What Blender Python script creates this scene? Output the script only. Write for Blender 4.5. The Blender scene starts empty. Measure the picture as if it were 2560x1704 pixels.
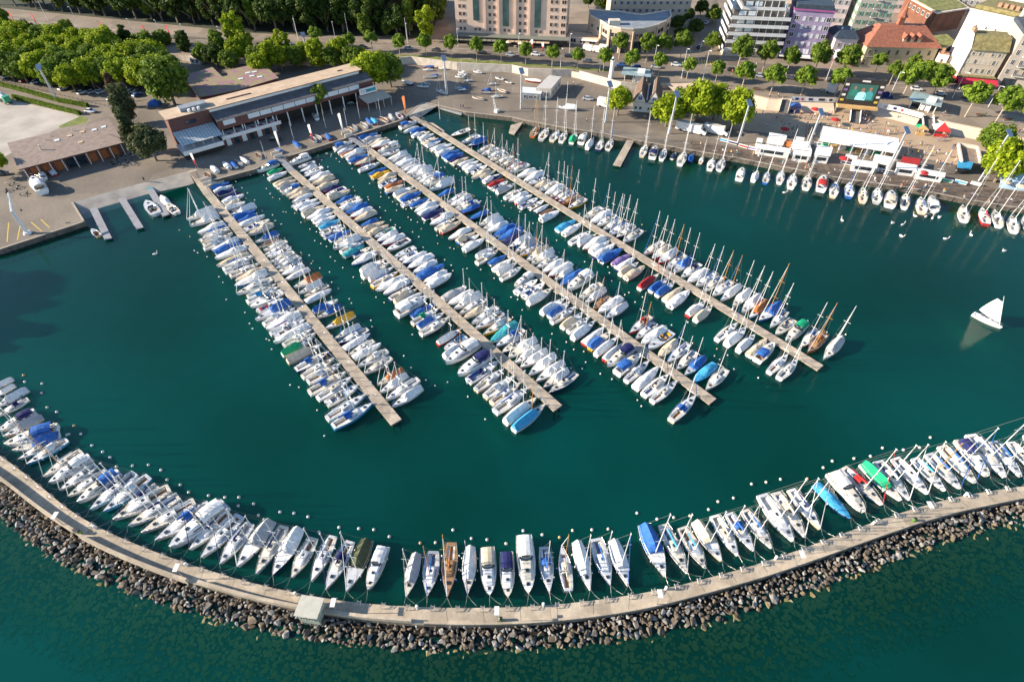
import bpy, bmesh, math, random
from mathutils import Vector, noise
R = math.radians
rnd = random.Random(7)
S = bpy.context.scene
COL = S.collection

# ---------------------------------------------------------------- camera, world, sun
H = 97.0; FP = 1430.0; PITCH = R(45)
cam = bpy.data.cameras.new('camera'); cam.sensor_width = 36; cam.lens = 36 * FP / 2560; cam.clip_end = 4000; cam.clip_start = 0.5
co = bpy.data.objects.new('camera', cam); COL.objects.link(co)
co.location = (0, 0, H); co.rotation_euler = (R(90) - PITCH, 0, 0); S.camera = co
SUN_EL = R(21.5); SUN_AZ = R(180.5)            # azimuth, counter-clockwise from +X, of the direction towards the sun
W = bpy.data.worlds.new('World'); S.world = W; W.use_nodes = True
nt = W.node_tree; bg = nt.nodes['Background']; sky = nt.nodes.new('ShaderNodeTexSky')
sky.sky_type = 'NISHITA'; sky.sun_disc = False; sky.sun_elevation = SUN_EL; sky.sun_rotation = R(90) - SUN_AZ
sky.altitude = 400; sky.air_density = 1.0; sky.dust_density = 0.2; sky.ozone_density = 2.5
nt.links.new(sky.outputs[0], bg.inputs[0]); bg.inputs[1].default_value = 0.10
sl = bpy.data.lights.new('sun', 'SUN'); sl.energy = 5.0; sl.angle = R(0.5); sl.color = (1.0, 0.87, 0.70)
so = bpy.data.objects.new('sun', sl); COL.objects.link(so)
sd = Vector((math.cos(SUN_EL) * math.cos(SUN_AZ), math.cos(SUN_EL) * math.sin(SUN_AZ), math.sin(SUN_EL)))
so.rotation_euler = sd.to_track_quat('Z', 'Y').to_euler()
S.view_settings.view_transform = 'Standard'; S.view_settings.look = 'None'; S.view_settings.exposure = 1.25; S.view_settings.gamma = 1.0

# ---------------------------------------------------------------- helpers
def G(u, v, z=0.0):
    """point of the place at height z seen at photo position (u, v) of 2560 x 1704"""
    x = (u - 1280) / FP; y = (852 - v) / FP
    d = Vector((x, math.cos(PITCH) + y * math.sin(PITCH), -math.sin(PITCH) + y * math.cos(PITCH)))
    t = (z - H) / d.z
    return Vector((d.x * t, d.y * t, z))
TL = {'A': (450, 430, 7.3625), 'B': (520, 640, 7.3625), 'C': (680, 800, 5.89), 'D': (640, 370, 7.3625), 'E': (820, 540, 7.3625),
      'F': (1000, 700, 7.3625), 'G': (1120, 840, 6.929), 'H': (820, 320, 7.3625), 'I': (1060, 440, 7.3625), 'J': (1280, 580, 7.3625),
      'K': (1480, 740, 6.533), 'L': (990, 280, 7.3625), 'M': (1260, 400, 7.3625), 'N': (1520, 540, 7.3625), 'O': (1780, 640, 6.197),
      'P': (0, 852, 3.6813), 'Q': (0, 1278, 3.6813), 'R': (640, 1278, 3.6813), 'S': (1280, 1278, 3.6813), 'T': (1920, 1278, 3.6813),
      'U': (1920, 852, 3.6813), 'V': (1280, 0, 3.6813), 'W': (1280, 426, 3.6813), 'X': (1920, 426, 3.6813), 'Y': (0, 426, 3.6813),
      '1': (0, 0, 3.6813), '2': (640, 0, 3.6813), '4': (1920, 0, 3.6813), 'Z': (0, 0, 1.0)}
def PX(t, x, y):
    a = TL[t]; return a[0] + x / a[2], a[1] + y / a[2]
def GT(t, x, y, z=0.0):
    return G(*PX(t, x, y), z)
class MB:
    def __init__(s): s.v = []; s.f = []; s.m = []
    def add(s, vs, fs, m=0):
        k = len(s.v); s.v += [tuple(p) for p in vs]
        for f in fs: s.f.append([i + k for i in f]); s.m.append(m)
    def box(s, c, d, m=0, rz=0.0, top=1.0):
        x, y, z = d[0] / 2, d[1] / 2, d[2] / 2; ca, sa = math.cos(rz), math.sin(rz); vs = []
        for k in (-1, 1):
            t = top if k > 0 else 1.0
            for a, b in ((-1, -1), (1, -1), (1, 1), (-1, 1)):
                px, py = a * x * t, b * y * t
                vs.append((c[0] + px * ca - py * sa, c[1] + px * sa + py * ca, c[2] + k * z))
        s.add(vs, [(3, 2, 1, 0), (4, 5, 6, 7), (0, 1, 5, 4), (1, 2, 6, 5), (2, 3, 7, 6), (3, 0, 4, 7)], m); return s
    def tube(s, a, b, r, r2=None, n=6, m=0):
        a = Vector(a); b = Vector(b); r2 = r if r2 is None else r2; d = (b - a)
        if d.length < 1e-6: return s
        q = d.to_track_quat('Z', 'Y'); vs = []
        for p, rr in ((a, r), (b, r2)):
            for i in range(n):
                t = 2 * math.pi * i / n; vs.append(p + q @ Vector((rr * math.cos(t), rr * math.sin(t), 0)))
        s.add(vs, [(i, (i + 1) % n, n + (i + 1) % n, n + i) for i in range(n)] + [tuple(range(n - 1, -1, -1)), tuple(range(n, 2 * n))], m); return s
    def path(s, pts, r, n=5, m=0):
        for a, b in zip(pts, pts[1:]): s.tube(a, b, r, n=n, m=m)
        return s
    def prism(s, pts, z0, z1, m=0, mt=None, bottom=True):
        n = len(pts); vs = [(p[0], p[1], z0) for p in pts] + [(p[0], p[1], z1) for p in pts]
        ar = sum(pts[i][0] * pts[(i + 1) % n][1] - pts[(i + 1) % n][0] * pts[i][1] for i in range(n))
        side = [(i, (i + 1) % n, n + (i + 1) % n, n + i) for i in range(n)]; tp = [tuple(range(n, 2 * n))]; bt = [tuple(range(n - 1, -1, -1))]
        if ar < 0: side = [f[::-1] for f in side]; tp = [tp[0][::-1]]; bt = [bt[0][::-1]]
        s.add(vs, side + (bt if bottom else []), m); s.add(vs, tp, m if mt is None else mt); return s
    def loft(s, rows, m=0, closed=False, caps=True):
        n = len(rows[0]); vs = [p for r in rows for p in r]; fs = []
        for i in range(len(rows) - 1):
            for j in range(n if closed else n - 1):
                fs.append((i * n + j, i * n + (j + 1) % n, (i + 1) * n + (j + 1) % n, (i + 1) * n + j))
        if caps: fs += [tuple(range(n - 1, -1, -1)), tuple(range((len(rows) - 1) * n, len(rows) * n))]
        s.add(vs, fs, m); return s
    def ball(s, c, r, m=0, n=8, k=5, sz=1.0):
        rows = []
        for i in range(1, k):
            a = math.pi * i / k; rows.append([(c[0] + r * math.sin(a) * math.cos(2 * math.pi * j / n), c[1] + r * math.sin(a) * math.sin(2 * math.pi * j / n), c[2] - sz * r * math.cos(a)) for j in range(n)])
        s.loft(rows, m, True, True); return s
    def mesh(s, name, smooth=False):
        me = bpy.data.meshes.new(name); me.from_pydata(s.v, [], s.f)
        mx = max(s.m) if s.m else 0
        for i in range(mx + 1): me.materials.append(None)
        me.polygons.foreach_set('material_index', s.m)
        if smooth: me.polygons.foreach_set('use_smooth', [True] * len(s.f))
        me.update(); return me
    def build(s, name, mats, parent=None, smooth=False, loc=None):
        me = s.mesh(name, smooth); mats = mats if isinstance(mats, (list, tuple)) else [mats]
        for i in range(len(me.materials)): me.materials[i] = mats[min(i, len(mats) - 1)]
        o = bpy.data.objects.new(name, me); COL.objects.link(o); o.parent = parent
        if loc is not None: o.location = loc
        return o
def inst(name, me, mats, parent=None, loc=None, rz=0.0, scale=None):
    """one more object on a shared mesh, with materials of its own"""
    o = bpy.data.objects.new(name, me); COL.objects.link(o); o.parent = parent
    for i, m in enumerate(mats):
        if i < len(o.material_slots): o.material_slots[i].link = 'OBJECT'; o.material_slots[i].material = m
    if loc is not None: o.location = loc
    if rz: o.rotation_euler = (0, 0, rz)
    if scale is not None: o.scale = scale if hasattr(scale, '__len__') else (scale,) * 3
    return o
def empty(name, loc, rz=0.0, scale=1.0):
    o = bpy.data.objects.new(name, None); COL.objects.link(o); o.location = loc; o.rotation_euler = (0, 0, rz); o.scale = (scale,) * 3; o.empty_display_size = 0.5; return o
def tag(o, label=None, cat=None, group=None, kind=None):
    if label: o['label'] = label
    if cat: o['category'] = cat
    if group: o['group'] = group
    if kind: o['kind'] = kind
    return o
def nth(i):
    return '%d%s' % (i, 'th' if 10 <= i % 100 <= 20 else {1: 'st', 2: 'nd', 3: 'rd'}.get(i % 10, 'th'))

# ---------------------------------------------------------------- materials
MT = {}
def mat(name, c, rough=0.6, amt=0.12, sc=3.0, bump=0.0, metal=0.0, c2=None, det=4, coat=0.0, spec=0.5, patch=0.0):
    if name in MT: return MT[name]
    m = bpy.data.materials.new(name); m.use_nodes = True; t = m.node_tree; b = t.nodes['Principled BSDF']
    b.inputs['Roughness'].default_value = rough; b.inputs['Metallic'].default_value = metal; b.inputs['Specular IOR Level'].default_value = spec
    if coat: b.inputs['Coat Weight'].default_value = coat
    tc = t.nodes.new('ShaderNodeTexCoord'); n = t.nodes.new('ShaderNodeTexNoise'); n.inputs['Scale'].default_value = sc; n.inputs['Detail'].default_value = det
    t.links.new(tc.outputs['Object'], n.inputs['Vector'])
    r = t.nodes.new('ShaderNodeValToRGB'); lo = tuple(x * (1 - amt) for x in c); hi = tuple(min(1, x * (1 + amt)) for x in (c2 or c))
    if c2: lo = c; hi = c2
    r.color_ramp.elements[0].position = 0.35; r.color_ramp.elements[1].position = 0.65
    r.color_ramp.elements[0].color = (*lo, 1); r.color_ramp.elements[1].color = (*hi, 1)
    t.links.new(n.outputs['Fac'], r.inputs[0]); t.links.new(r.outputs[0], b.inputs['Base Color'])
    if patch:
        vo = t.nodes.new('ShaderNodeTexVoronoi'); vo.inputs['Scale'].default_value = patch; vo.distance = 'CHEBYCHEV'; t.links.new(tc.outputs['Object'], vo.inputs['Vector'])
        sp = t.nodes.new('ShaderNodeSeparateColor'); t.links.new(vo.outputs['Color'], sp.inputs[0]); mr = t.nodes.new('ShaderNodeMapRange'); mr.inputs[3].default_value = 0.80; mr.inputs[4].default_value = 1.16; t.links.new(sp.outputs[0], mr.inputs[0])
        n3 = t.nodes.new('ShaderNodeTexNoise'); n3.inputs['Scale'].default_value = 1.7; n3.inputs['Detail'].default_value = 8; t.links.new(tc.outputs['Object'], n3.inputs['Vector']); m3 = t.nodes.new('ShaderNodeMapRange'); m3.inputs[1].default_value = .3; m3.inputs[2].default_value = .7; m3.inputs[3].default_value = 0.86; m3.inputs[4].default_value = 1.12; t.links.new(n3.outputs['Fac'], m3.inputs[0])
        mu = t.nodes.new('ShaderNodeMath'); mu.operation = 'MULTIPLY'; t.links.new(mr.outputs[0], mu.inputs[0]); t.links.new(m3.outputs[0], mu.inputs[1])
        vm = t.nodes.new('ShaderNodeVectorMath'); vm.operation = 'SCALE'; t.links.new(r.outputs[0], vm.inputs[0]); t.links.new(mu.outputs[0], vm.inputs['Scale']); t.links.new(vm.outputs[0], b.inputs['Base Color'])
    if bump:
        bp = t.nodes.new('ShaderNodeBump'); bp.inputs['Strength'].default_value = bump; bp.inputs['Distance'].default_value = 0.1
        t.links.new(n.outputs['Fac'], bp.inputs['Height']); t.links.new(bp.outputs[0], b.inputs['Normal'])
    MT[name] = m; return m
def glass(name='dark_glass', c=(0.02, 0.03, 0.04), rough=0.08):
    return mat(name, c, rough, 0.5, 0.7, spec=0.8)
CLR = {'w': (0.78, 0.77, 0.74), 'e': (0.62, 0.52, 0.38), 'b': (0.03, 0.12, 0.38), 'n': (0.02, 0.025, 0.10), 'l': (0.05, 0.30, 0.52), 't': (0.04, 0.30, 0.33),
       'g': (0.01, 0.30, 0.14), 'r': (0.40, 0.03, 0.03), 'y': (0.72, 0.38, 0.03), 'o': (0.42, 0.14, 0.04), 'x': (0.42, 0.42, 0.42), 'p': (0.22, 0.15, 0.36), 'k': (0.07, 0.08, 0.04)}
CNM = {'w': 'white', 'e': 'beige', 'b': 'blue', 'n': 'navy', 'l': 'light blue', 't': 'teal', 'g': 'green', 'r': 'red', 'y': 'yellow', 'o': 'brown', 'x': 'grey', 'p': 'purple', 'k': 'olive'}
FAB = {k: mat('canvas_' + CNM[k].replace(' ', '_'), tuple(v * (0.92 if k in 'wex' else 1) for v in c), 0.8, 0.16, 1.1, bump=0.35, spec=0.2) for k, c in CLR.items()}
GEL = {k: mat('gelcoat_' + CNM[k].replace(' ', '_'), c, 0.22, 0.05, 1.5, coat=0.3) for k, c in CLR.items()}
DECK = [mat('deck_white', (0.72, 0.71, 0.68), 0.5, 0.06, 4), mat('deck_cream', (0.62, 0.57, 0.47), 0.55, 0.08, 4), mat('deck_grey', (0.52, 0.54, 0.56), 0.55, 0.08, 4), mat('deck_teak', (0.30, 0.17, 0.08), 0.6, 0.25, 9)]
WELL = [mat('cockpit_floor_grey', (0.36, 0.36, 0.36), 0.6, 0.2, 3), mat('cockpit_teak', (0.26, 0.13, 0.06), 0.6, 0.25, 8), mat('cockpit_floor_blue', (0.10, 0.16, 0.28), 0.7, 0.2, 3)]
ALU = mat('aluminium', (0.80, 0.79, 0.77), 0.4, 0.05, 2, metal=0.1); STEEL = mat('stainless_rail', (0.5, 0.5, 0.5), 0.3, 0.05, 2, metal=0.7)
WOODM = mat('varnished_spar', (0.50, 0.24, 0.06), 0.4, 0.15, 5); GLS = glass(); BLK = mat('black_plastic', (0.02, 0.02, 0.022), 0.4, 0.2, 4)
BOOT = [mat('antifouling_blue', (0.02, 0.06, 0.2), 0.5, 0.1, 3), mat('antifouling_red', (0.25, 0.03, 0.02), 0.5, 0.1, 3), mat('antifouling_black', (0.02, 0.02, 0.02), 0.5, 0.1, 3)]
WIRE = mat('rigging_wire', (0.33, 0.33, 0.31), 0.4, 0.05, 2, metal=0.5)
CONC = mat('concrete', (0.34, 0.29, 0.23), 0.9, 0.13, 0.35, bump=0.05, det=8)

# ---------------------------------------------------------------- water and lake bed
def water_material():
    m = bpy.data.materials.new('lake_water'); m.use_nodes = True; t = m.node_tree; N = t.nodes; N.remove(N['Principled BSDF']); out = N['Material Output']
    gm = N.new('ShaderNodeNewGeometry')
    n1 = N.new('ShaderNodeTexNoise'); n1.inputs['Scale'].default_value = 1.3; n1.inputs['Detail'].default_value = 3
    n2 = N.new('ShaderNodeTexNoise'); n2.inputs['Scale'].default_value = 0.011; n2.inputs['Detail'].default_value = 2
    t.links.new(gm.outputs['Position'], n1.inputs['Vector']); t.links.new(gm.outputs['Position'], n2.inputs['Vector'])
    bp = N.new('ShaderNodeBump'); bp.inputs['Strength'].default_value = 0.32; bp.inputs['Distance'].default_value = 0.12; t.links.new(n1.outputs['Fac'], bp.inputs['Height'])
    rp = N.new('ShaderNodeValToRGB'); rp.color_ramp.elements[0].position = 0.35; rp.color_ramp.elements[1].position = 0.7
    rp.color_ramp.elements[0].color = WCA; rp.color_ramp.elements[1].color = WCB; t.links.new(n2.outputs['Fac'], rp.inputs[0])
    df = N.new('ShaderNodeBsdfDiffuse'); t.links.new(rp.outputs[0], df.inputs['Color'])
    tr = N.new('ShaderNodeBsdfTransparent'); tr.inputs[0].default_value = (0.95, 0.98, 0.93, 1)
    mx = N.new('ShaderNodeMixShader'); mx.inputs[0].default_value = 0.89; t.links.new(df.outputs[0], mx.inputs[1]); t.links.new(tr.outputs[0], mx.inputs[2])
    gl = N.new('ShaderNodeBsdfGlossy'); gl.inputs['Roughness'].default_value = 0.04; t.links.new(bp.outputs[0], gl.inputs['Normal'])
    fr = N.new('ShaderNodeFresnel'); fr.inputs['IOR'].default_value = 1.33; t.links.new(bp.outputs[0], fr.inputs['Normal'])
    mg = N.new('ShaderNodeMixShader'); t.links.new(fr.outputs[0], mg.inputs[0]); t.links.new(mx.outputs[0], mg.inputs[1]); t.links.new(gl.outputs[0], mg.inputs[2])
    t.links.new(mg.outputs[0], out.inputs['Surface'])
    va = N.new('ShaderNodeVolumeAbsorption'); va.inputs['Color'].default_value = (0.25, 0.80, 0.55, 1); va.inputs['Density'].default_value = 0.22
    t.links.new(va.outputs[0], out.inputs['Volume'])
    return m
WCA = (0.0, 0.17, 0.11, 1); WCB = (0.0, 0.33, 0.26, 1)
w = MB(); w.box((0, 150, -2), (1400, 900, 4.0)); tag(w.build('water', water_material()), kind='structure')
b = MB(); b.add([(-690, -290, -3.4), (690, -290, -3.4), (690, 590, -3.4), (-690, 590, -3.4)], [(0, 1, 2, 3)])
tag(b.build('lake_bed', mat('lake_bed_scatter', (0.02, 0.20, 0.19), 0.9, 0, 0.02, c2=(0.05, 0.40, 0.42))), kind='structure')  # teal colour stands in for light scattered back by deep water

# ---------------------------------------------------------------- breakwater walkway
INN = [(-160, 1020), (-60, 1100), (0, 1137), (81, 1197), (174, 1277), (272, 1332), (408, 1387), (543, 1432), (640, 1459), (749, 1484), (885, 1506), (993, 1514), (1129, 1519), (1280, 1518), (1389, 1511),
       (1525, 1495), (1633, 1478), (1742, 1452), (1851, 1422), (1920, 1402), (2029, 1362), (2137, 1322), (2241, 1284), (2327, 1258), (2409, 1237), (2560, 1214), (2680, 1200)]
OUT = [(-160, 1085), (-60, 1158), (0, 1198), (106, 1282), (190, 1335), (299, 1388), (435, 1441), (543, 1473), (640, 1500), (749, 1522), (857, 1540), (993, 1554), (1143, 1560), (1280, 1559), (1443, 1546), (1606, 1522),
       (1715, 1495), (1823, 1465), (1920, 1438), (2056, 1391), (2192, 1342), (2287, 1309), (2390, 1278), (2560, 1243), (2680, 1222)]
WTR = [(-160, 1180), (-60, 1250), (0, 1290), (35, 1319), (109, 1381), (152, 1411), (236, 1449), (312, 1476), (408, 1512), (503, 1538), (571, 1558), (640, 1574), (749, 1592), (857, 1609), (966, 1622), (1102, 1627), (1280, 1625),
       (1443, 1617), (1525, 1598), (1633, 1582), (1742, 1564), (1851, 1539), (1920, 1516), (2029, 1470), (2137, 1436), (2246, 1397), (2344, 1361), (2436, 1329), (2560, 1303), (2680, 1280)]
def smooth_line(pts, z, n=120):
    P = [G(u, v, z) for u, v in pts]
    d = [0.0]
    for a, b in zip(P, P[1:]): d.append(d[-1] + (b - a).length)
    def at(s):
        i = max(k for k in range(len(d)) if d[k] <= s + 1e-9); i = min(i, len(P) - 2); return P[i].lerp(P[i + 1], (s - d[i]) / (d[i + 1] - d[i]))
    q = [at(d[-1] * k / n) for k in range(n + 1)]
    for _ in range(6): q = [q[0]] + [(q[i - 1] + 2 * q[i] + q[i + 1]) / 4 for i in range(1, n)] + [q[-1]]
    return q
ZW = 1.5
inn = smooth_line(INN, ZW); out = smooth_line(OUT, ZW + 0.5); wtr = smooth_line(WTR, 0.0)
for p in out: p.z = ZW
def near(line, p):
    return min(line, key=lambda q: (q.x - p[0]) ** 2 + (q.y - p[1]) ** 2)
slab = mat('walkway_concrete', (0.42, 0.35, 0.26), 0.9, 0.1, 0.5, bump=0.03, det=9, patch=.22)
m = MB(); N_ = len(inn)
m.add([(p.x, p.y, z) for z in (ZW, -4) for p in inn] + [(p.x, p.y, z) for z in (ZW, -4) for p in out],
      [f for i in range(N_ - 1) for f in ((i, i + 1, 2 * N_ + i + 1, 2 * N_ + i), (i + 1, i, N_ + i, N_ + i + 1), (2 * N_ + i, 2 * N_ + i + 1, 3 * N_ + i + 1, 3 * N_ + i))])
bwk = tag(m.build('breakwater_walkway', slab), kind='structure')
# joints: narrow dark strips of bitumen between the slabs
m = MB()
acc = 0; last = None
for i in range(1, N_ - 1):
    acc += (inn[i] - inn[i - 1]).length
    if acc > 5.2:
        acc = 0; a = inn[i]; b_ = near(out, a); d = (b_ - a).normalized(); nrm = Vector((-d.y, d.x, 0)) * 0.035
        e = 0.003; m.add([(a + nrm + Vector((0, 0, e))), (a - nrm + Vector((0, 0, e))), (b_ - nrm + Vector((0, 0, e))), (b_ + nrm + Vector((0, 0, e)))], [(0, 1, 2, 3)])
m.build('slab_joints', mat('bitumen_joint', (0.10, 0.085, 0.07), 0.9, 0.1, 2), bwk)
# parapet along the outer edge
par = []
for i, p in enumerate(out):
    a = out[max(0, i - 1)]; b_ = out[min(N_ - 1, i + 1)]; t_ = (b_ - a).normalized(); par.append((p, Vector((-t_.y, t_.x, 0))))
def parapet(i0, i1, off, wd, h, label):
    rows = [[(p + n * (off + 0.0)) + Vector((0, 0, 0.0 - 0.6)), (p + n * off) + Vector((0, 0, h)), (p + n * (off + wd)) + Vector((0, 0, h)), (p + n * (off + wd)) + Vector((0, 0, 0.002))] for p, n in par[i0:i1 + 1]]
    q = MB(); q.loft(rows); o = q.build('parapet', slab); tag(o, label, 'wall', 'parapet walls along the breakwater'); return o
k1 = min(range(N_), key=lambda i: (out[i] - G(190, 1335, ZW)).length); k2 = min(range(N_), key=lambda i: (out[i] - G(480, 1462, ZW)).length); k3 = min(range(N_), key=lambda i: (out[i] - G(1020, 1556, ZW)).length)
parapet(0, k1, 0.02, 0.45, 1.15, 'concrete parapet at the left end of the curved breakwater')
parapet(k1 + 1, k2, -0.25, 0.45, 1.15, 'concrete parapet section second from the left on the breakwater')
parapet(k2 + 1, k3, 0.0, 0.5, 1.0, 'concrete parapet beside the small green hut on the breakwater')
parapet(k3 + 1, N_ - 1, 0.0, 0.35, 0.32, 'low concrete kerb wall along the right half of the breakwater')

# ---------------------------------------------------------------- boulders
def rock_mesh(seed, name):
    r = random.Random(seed); bm = bmesh.new()
    for i in range(11):
        v = Vector((r.gauss(0, 1), r.gauss(0, 1), r.gauss(0, 1))).normalized() * r.uniform(0.42, 0.56); bm.verts.new((v.x * 1.1, v.y * 0.9, v.z * 0.75))
    g = bmesh.ops.convex_hull(bm, input=bm.verts)
    bmesh.ops.delete(bm, geom=[v for v in bm.verts if not v.link_faces], context='VERTS')
    bmesh.ops.bevel(bm, geom=list(bm.edges), offset=0.02, segments=1, affect='EDGES')
    me = bpy.data.meshes.new(name); bm.to_mesh(me); bm.free(); me.materials.append(None); return me
ROCKS = [rock_mesh(100 + i, 'boulder') for i in range(9)]
def rock_mat(name, a, b_):
    m = mat(name, a, 0.92, 0, 1.6, bump=0.5, c2=b_, det=8, spec=0.3)
    t = m.node_tree; N = t.nodes; gm = N.new('ShaderNodeNewGeometry'); sp = N.new('ShaderNodeSeparateXYZ'); mr = N.new('ShaderNodeMapRange'); mr.inputs[1].default_value = 0.20; mr.inputs[2].default_value = -0.15
    mi = N.new('ShaderNodeMix'); mi.data_type = 'RGBA'; B = N['Principled BSDF']; src = B.inputs['Base Color'].links[0].from_socket
    t.links.new(gm.outputs['Position'], sp.inputs[0]); t.links.new(sp.outputs[2], mr.inputs[0]); t.links.new(mr.outputs[0], mi.inputs[0]); t.links.new(src, mi.inputs[6]); mi.inputs[7].default_value = (0.30, 0.25, 0.05, 1)
    m5 = N.new('ShaderNodeMapRange'); m5.inputs[1].default_value = -1.7; m5.inputs[2].default_value = -3.3; t.links.new(sp.outputs[2], m5.inputs[0])
    m6 = N.new('ShaderNodeMix'); m6.data_type = 'RGBA'; t.links.new(m5.outputs[0], m6.inputs[0]); t.links.new(mi.outputs[2], m6.inputs[6]); m6.inputs[7].default_value = (0.035, 0.30, 0.30, 1)   # deep-water haze painted on: low stones take the bed colour
    t.links.new(m6.outputs[2], B.inputs['Base Color']); return m          # weed grows on the stones at and below the waterline
RM = [rock_mat('boulder_tan', (0.10, 0.078, 0.056), (0.23, 0.18, 0.13)), rock_mat('boulder_grey', (0.095, 0.088, 0.08), (0.21, 0.19, 0.165)), rock_mat('boulder_brown', (0.06, 0.05, 0.04), (0.15, 0.125, 0.10)), rock_mat('boulder_pale', (0.19, 0.18, 0.165), (0.36, 0.34, 0.31))]
BANK = mat('rubble_gap_shade', (0.014, 0.013, 0.011), 0.95, 0.4, 1.2, bump=.8)  # near-black colour stands in for shade in the gaps between boulders
RNM = ['tan', 'grey', 'brown', 'pale grey']
rk = random.Random(31); rocks = []
L_ = 0.0
OD = []
for i in range(N_):
    wa = near(wtr, out[i]); OD.append(Vector((wa.x - out[i].x, wa.y - out[i].y, 0)))
OW = [v.length for v in OD]
OD = []
for i in range(N_):
    a = out[max(0, i - 2)]; b_ = out[min(N_ - 1, i + 2)]; t_ = (b_ - a).normalized(); OD.append(Vector((t_.y, -t_.x, 0)))
for _ in range(6): OW = [OW[0]] + [(OW[i - 1] + OW[i] + OW[i + 1]) / 3 for i in range(1, N_ - 1)] + [OW[-1]]
for i in range(0, N_ - 1):
    a, b_ = out[i], out[i + 1]; sg = (b_ - a).length; wd = OW[i]
    tot = wd + 13; n = int(sg * tot / 0.20)
    for k in range(n):
        s = rk.random(); d = rk.uniform(0.15, tot) ; p = a.lerp(b_, s) + OD[i].lerp(OD[i + 1], s).normalized() * d
        f = d / wd
        z = 0.95 * (1 - f) + 0.06 if f < 1 else -.25 - (d - wd) * 0.27
        sz = rk.choice((rk.uniform(.42, .75), rk.uniform(.7, 1.25))) * (0.85 if f < .3 else 1.0) * (1.25 if rk.random() < 0.07 else 1.0) * (1.0 if f < 1 else 1.12)
        if f < .2: sz *= .9
        if .75 < f < 1: sz *= 1.12
        if f > 1 and rk.random() < (d - wd) / 16: continue
        rocks.append((L_ + s * sg, f, Vector((p.x, p.y, z + rk.uniform(-.16, .12))), sz, rk.randrange(9), rk.randrange(4) if rk.random() < .8 else 0))
    L_ += sg
# thin out stones that crowd each other
grid = {}; keep = []
for r_ in rocks:
    key = (int(r_[2].x // 1.0), int(r_[2].y // 1.0)); ok = True
    for dx in (-1, 0, 1):
        for dy in (-1, 0, 1):
            for q in grid.get((key[0] + dx, key[1] + dy), ()):
                if (q[2].xy - r_[2].xy).length < 0.285 * (q[3] + r_[3]): ok = False
    if ok: grid.setdefault(key, []).append(r_); keep.append(r_)
def inview(p):
    q = Vector((p.x, p.y, p.z - H)); cy, cz = math.cos(PITCH), math.sin(PITCH)
    dz = q.y * cy - q.z * cz
    if dz <= 1: return None
    return 1280 + FP * q.x / dz, 852 - FP * (q.y * cz + q.z * cy) / dz, FP / dz
dry = [r_ for r_ in keep if r_[1] < 1.02 and r_[2].z > 0.02]
sc_ = []
for r_ in dry:
    v = inview(r_[2])
    if v and 10 < v[0] < 2550 and v[1] < 1694: sc_.append((r_[3] * v[2], r_))
sc_.sort(key=lambda a: -a[0]); solo = set(id(a[1]) for a in sc_[:290])
solo_l = sorted([r_ for r_ in keep if id(r_) in solo], key=lambda a: a[0])
RX = random.Random(5)
def rrot(): return (RX.uniform(-.5, .5), RX.uniform(-.5, .5), RX.uniform(0, 6.28))
for i, r_ in enumerate(solo_l):
    o = inst('boulder', ROCKS[r_[4]], [RM[r_[5]]], loc=r_[2]); o.rotation_euler = rrot(); s = r_[3] * 1.18; o.scale = (s, s * RX.uniform(.8, 1.1), s)
    place = 'by the walkway' if r_[1] < .35 else ('half way down' if r_[1] < .72 else 'at the waterline')
    tag(o, '%s %s boulder %s, %s large stone from left end of breakwater' % ('large' if r_[3] > .95 else 'mid-sized', RNM[r_[5]], place, nth(i + 1)), 'boulder', 'boulders of the breakwater slope')
def rock_mass(name, lst):
    from mathutils import Euler, Matrix
    vs = []; fs = []; ms = []
    for r_ in lst:
        me = ROCKS[r_[4]]; k = len(vs); M = Euler(rrot()).to_matrix(); s = r_[3] * 1.18
        for v in me.vertices: vs.append(tuple(r_[2] + M @ (v.co * s)))
        for p in me.polygons: fs.append([j + k for j in p.vertices]); ms.append(r_[5])
    mb = MB(); mb.v = vs; mb.f = fs; mb.m = ms; return mb.build(name, RM)
tag(rock_mass('boulder_slope', [r_ for r_ in keep if id(r_) not in solo and r_[1] < 1.02]), 'smaller tan and grey boulders filling the outer slope of the breakwater', 'boulders', kind='stuff')
tag(rock_mass('submerged_boulders', [r_ for r_ in keep if r_[1] >= 1.02]), 'weedy boulders under water at the foot of the breakwater', 'boulders', kind='stuff')
def deep_water_fade(m):  # paints the fade into deep water: low parts blend to the bed colour
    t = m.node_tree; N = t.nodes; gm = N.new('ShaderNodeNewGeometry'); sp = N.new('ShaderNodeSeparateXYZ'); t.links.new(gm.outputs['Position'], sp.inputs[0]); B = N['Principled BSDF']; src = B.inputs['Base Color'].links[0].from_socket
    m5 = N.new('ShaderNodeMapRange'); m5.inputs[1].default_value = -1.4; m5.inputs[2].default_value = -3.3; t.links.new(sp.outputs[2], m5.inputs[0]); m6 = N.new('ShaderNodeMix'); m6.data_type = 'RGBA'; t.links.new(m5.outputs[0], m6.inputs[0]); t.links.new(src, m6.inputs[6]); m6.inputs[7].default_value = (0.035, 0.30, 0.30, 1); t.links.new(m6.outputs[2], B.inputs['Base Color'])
deep_water_fade(BANK)
# bank of small stone under the boulders
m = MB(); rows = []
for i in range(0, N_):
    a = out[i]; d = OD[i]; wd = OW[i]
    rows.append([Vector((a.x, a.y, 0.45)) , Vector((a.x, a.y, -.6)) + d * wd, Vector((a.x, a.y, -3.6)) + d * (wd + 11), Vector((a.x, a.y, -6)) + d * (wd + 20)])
m.loft(rows, caps=False); tag(m.build('stone_bank', BANK), kind='structure')
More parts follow.
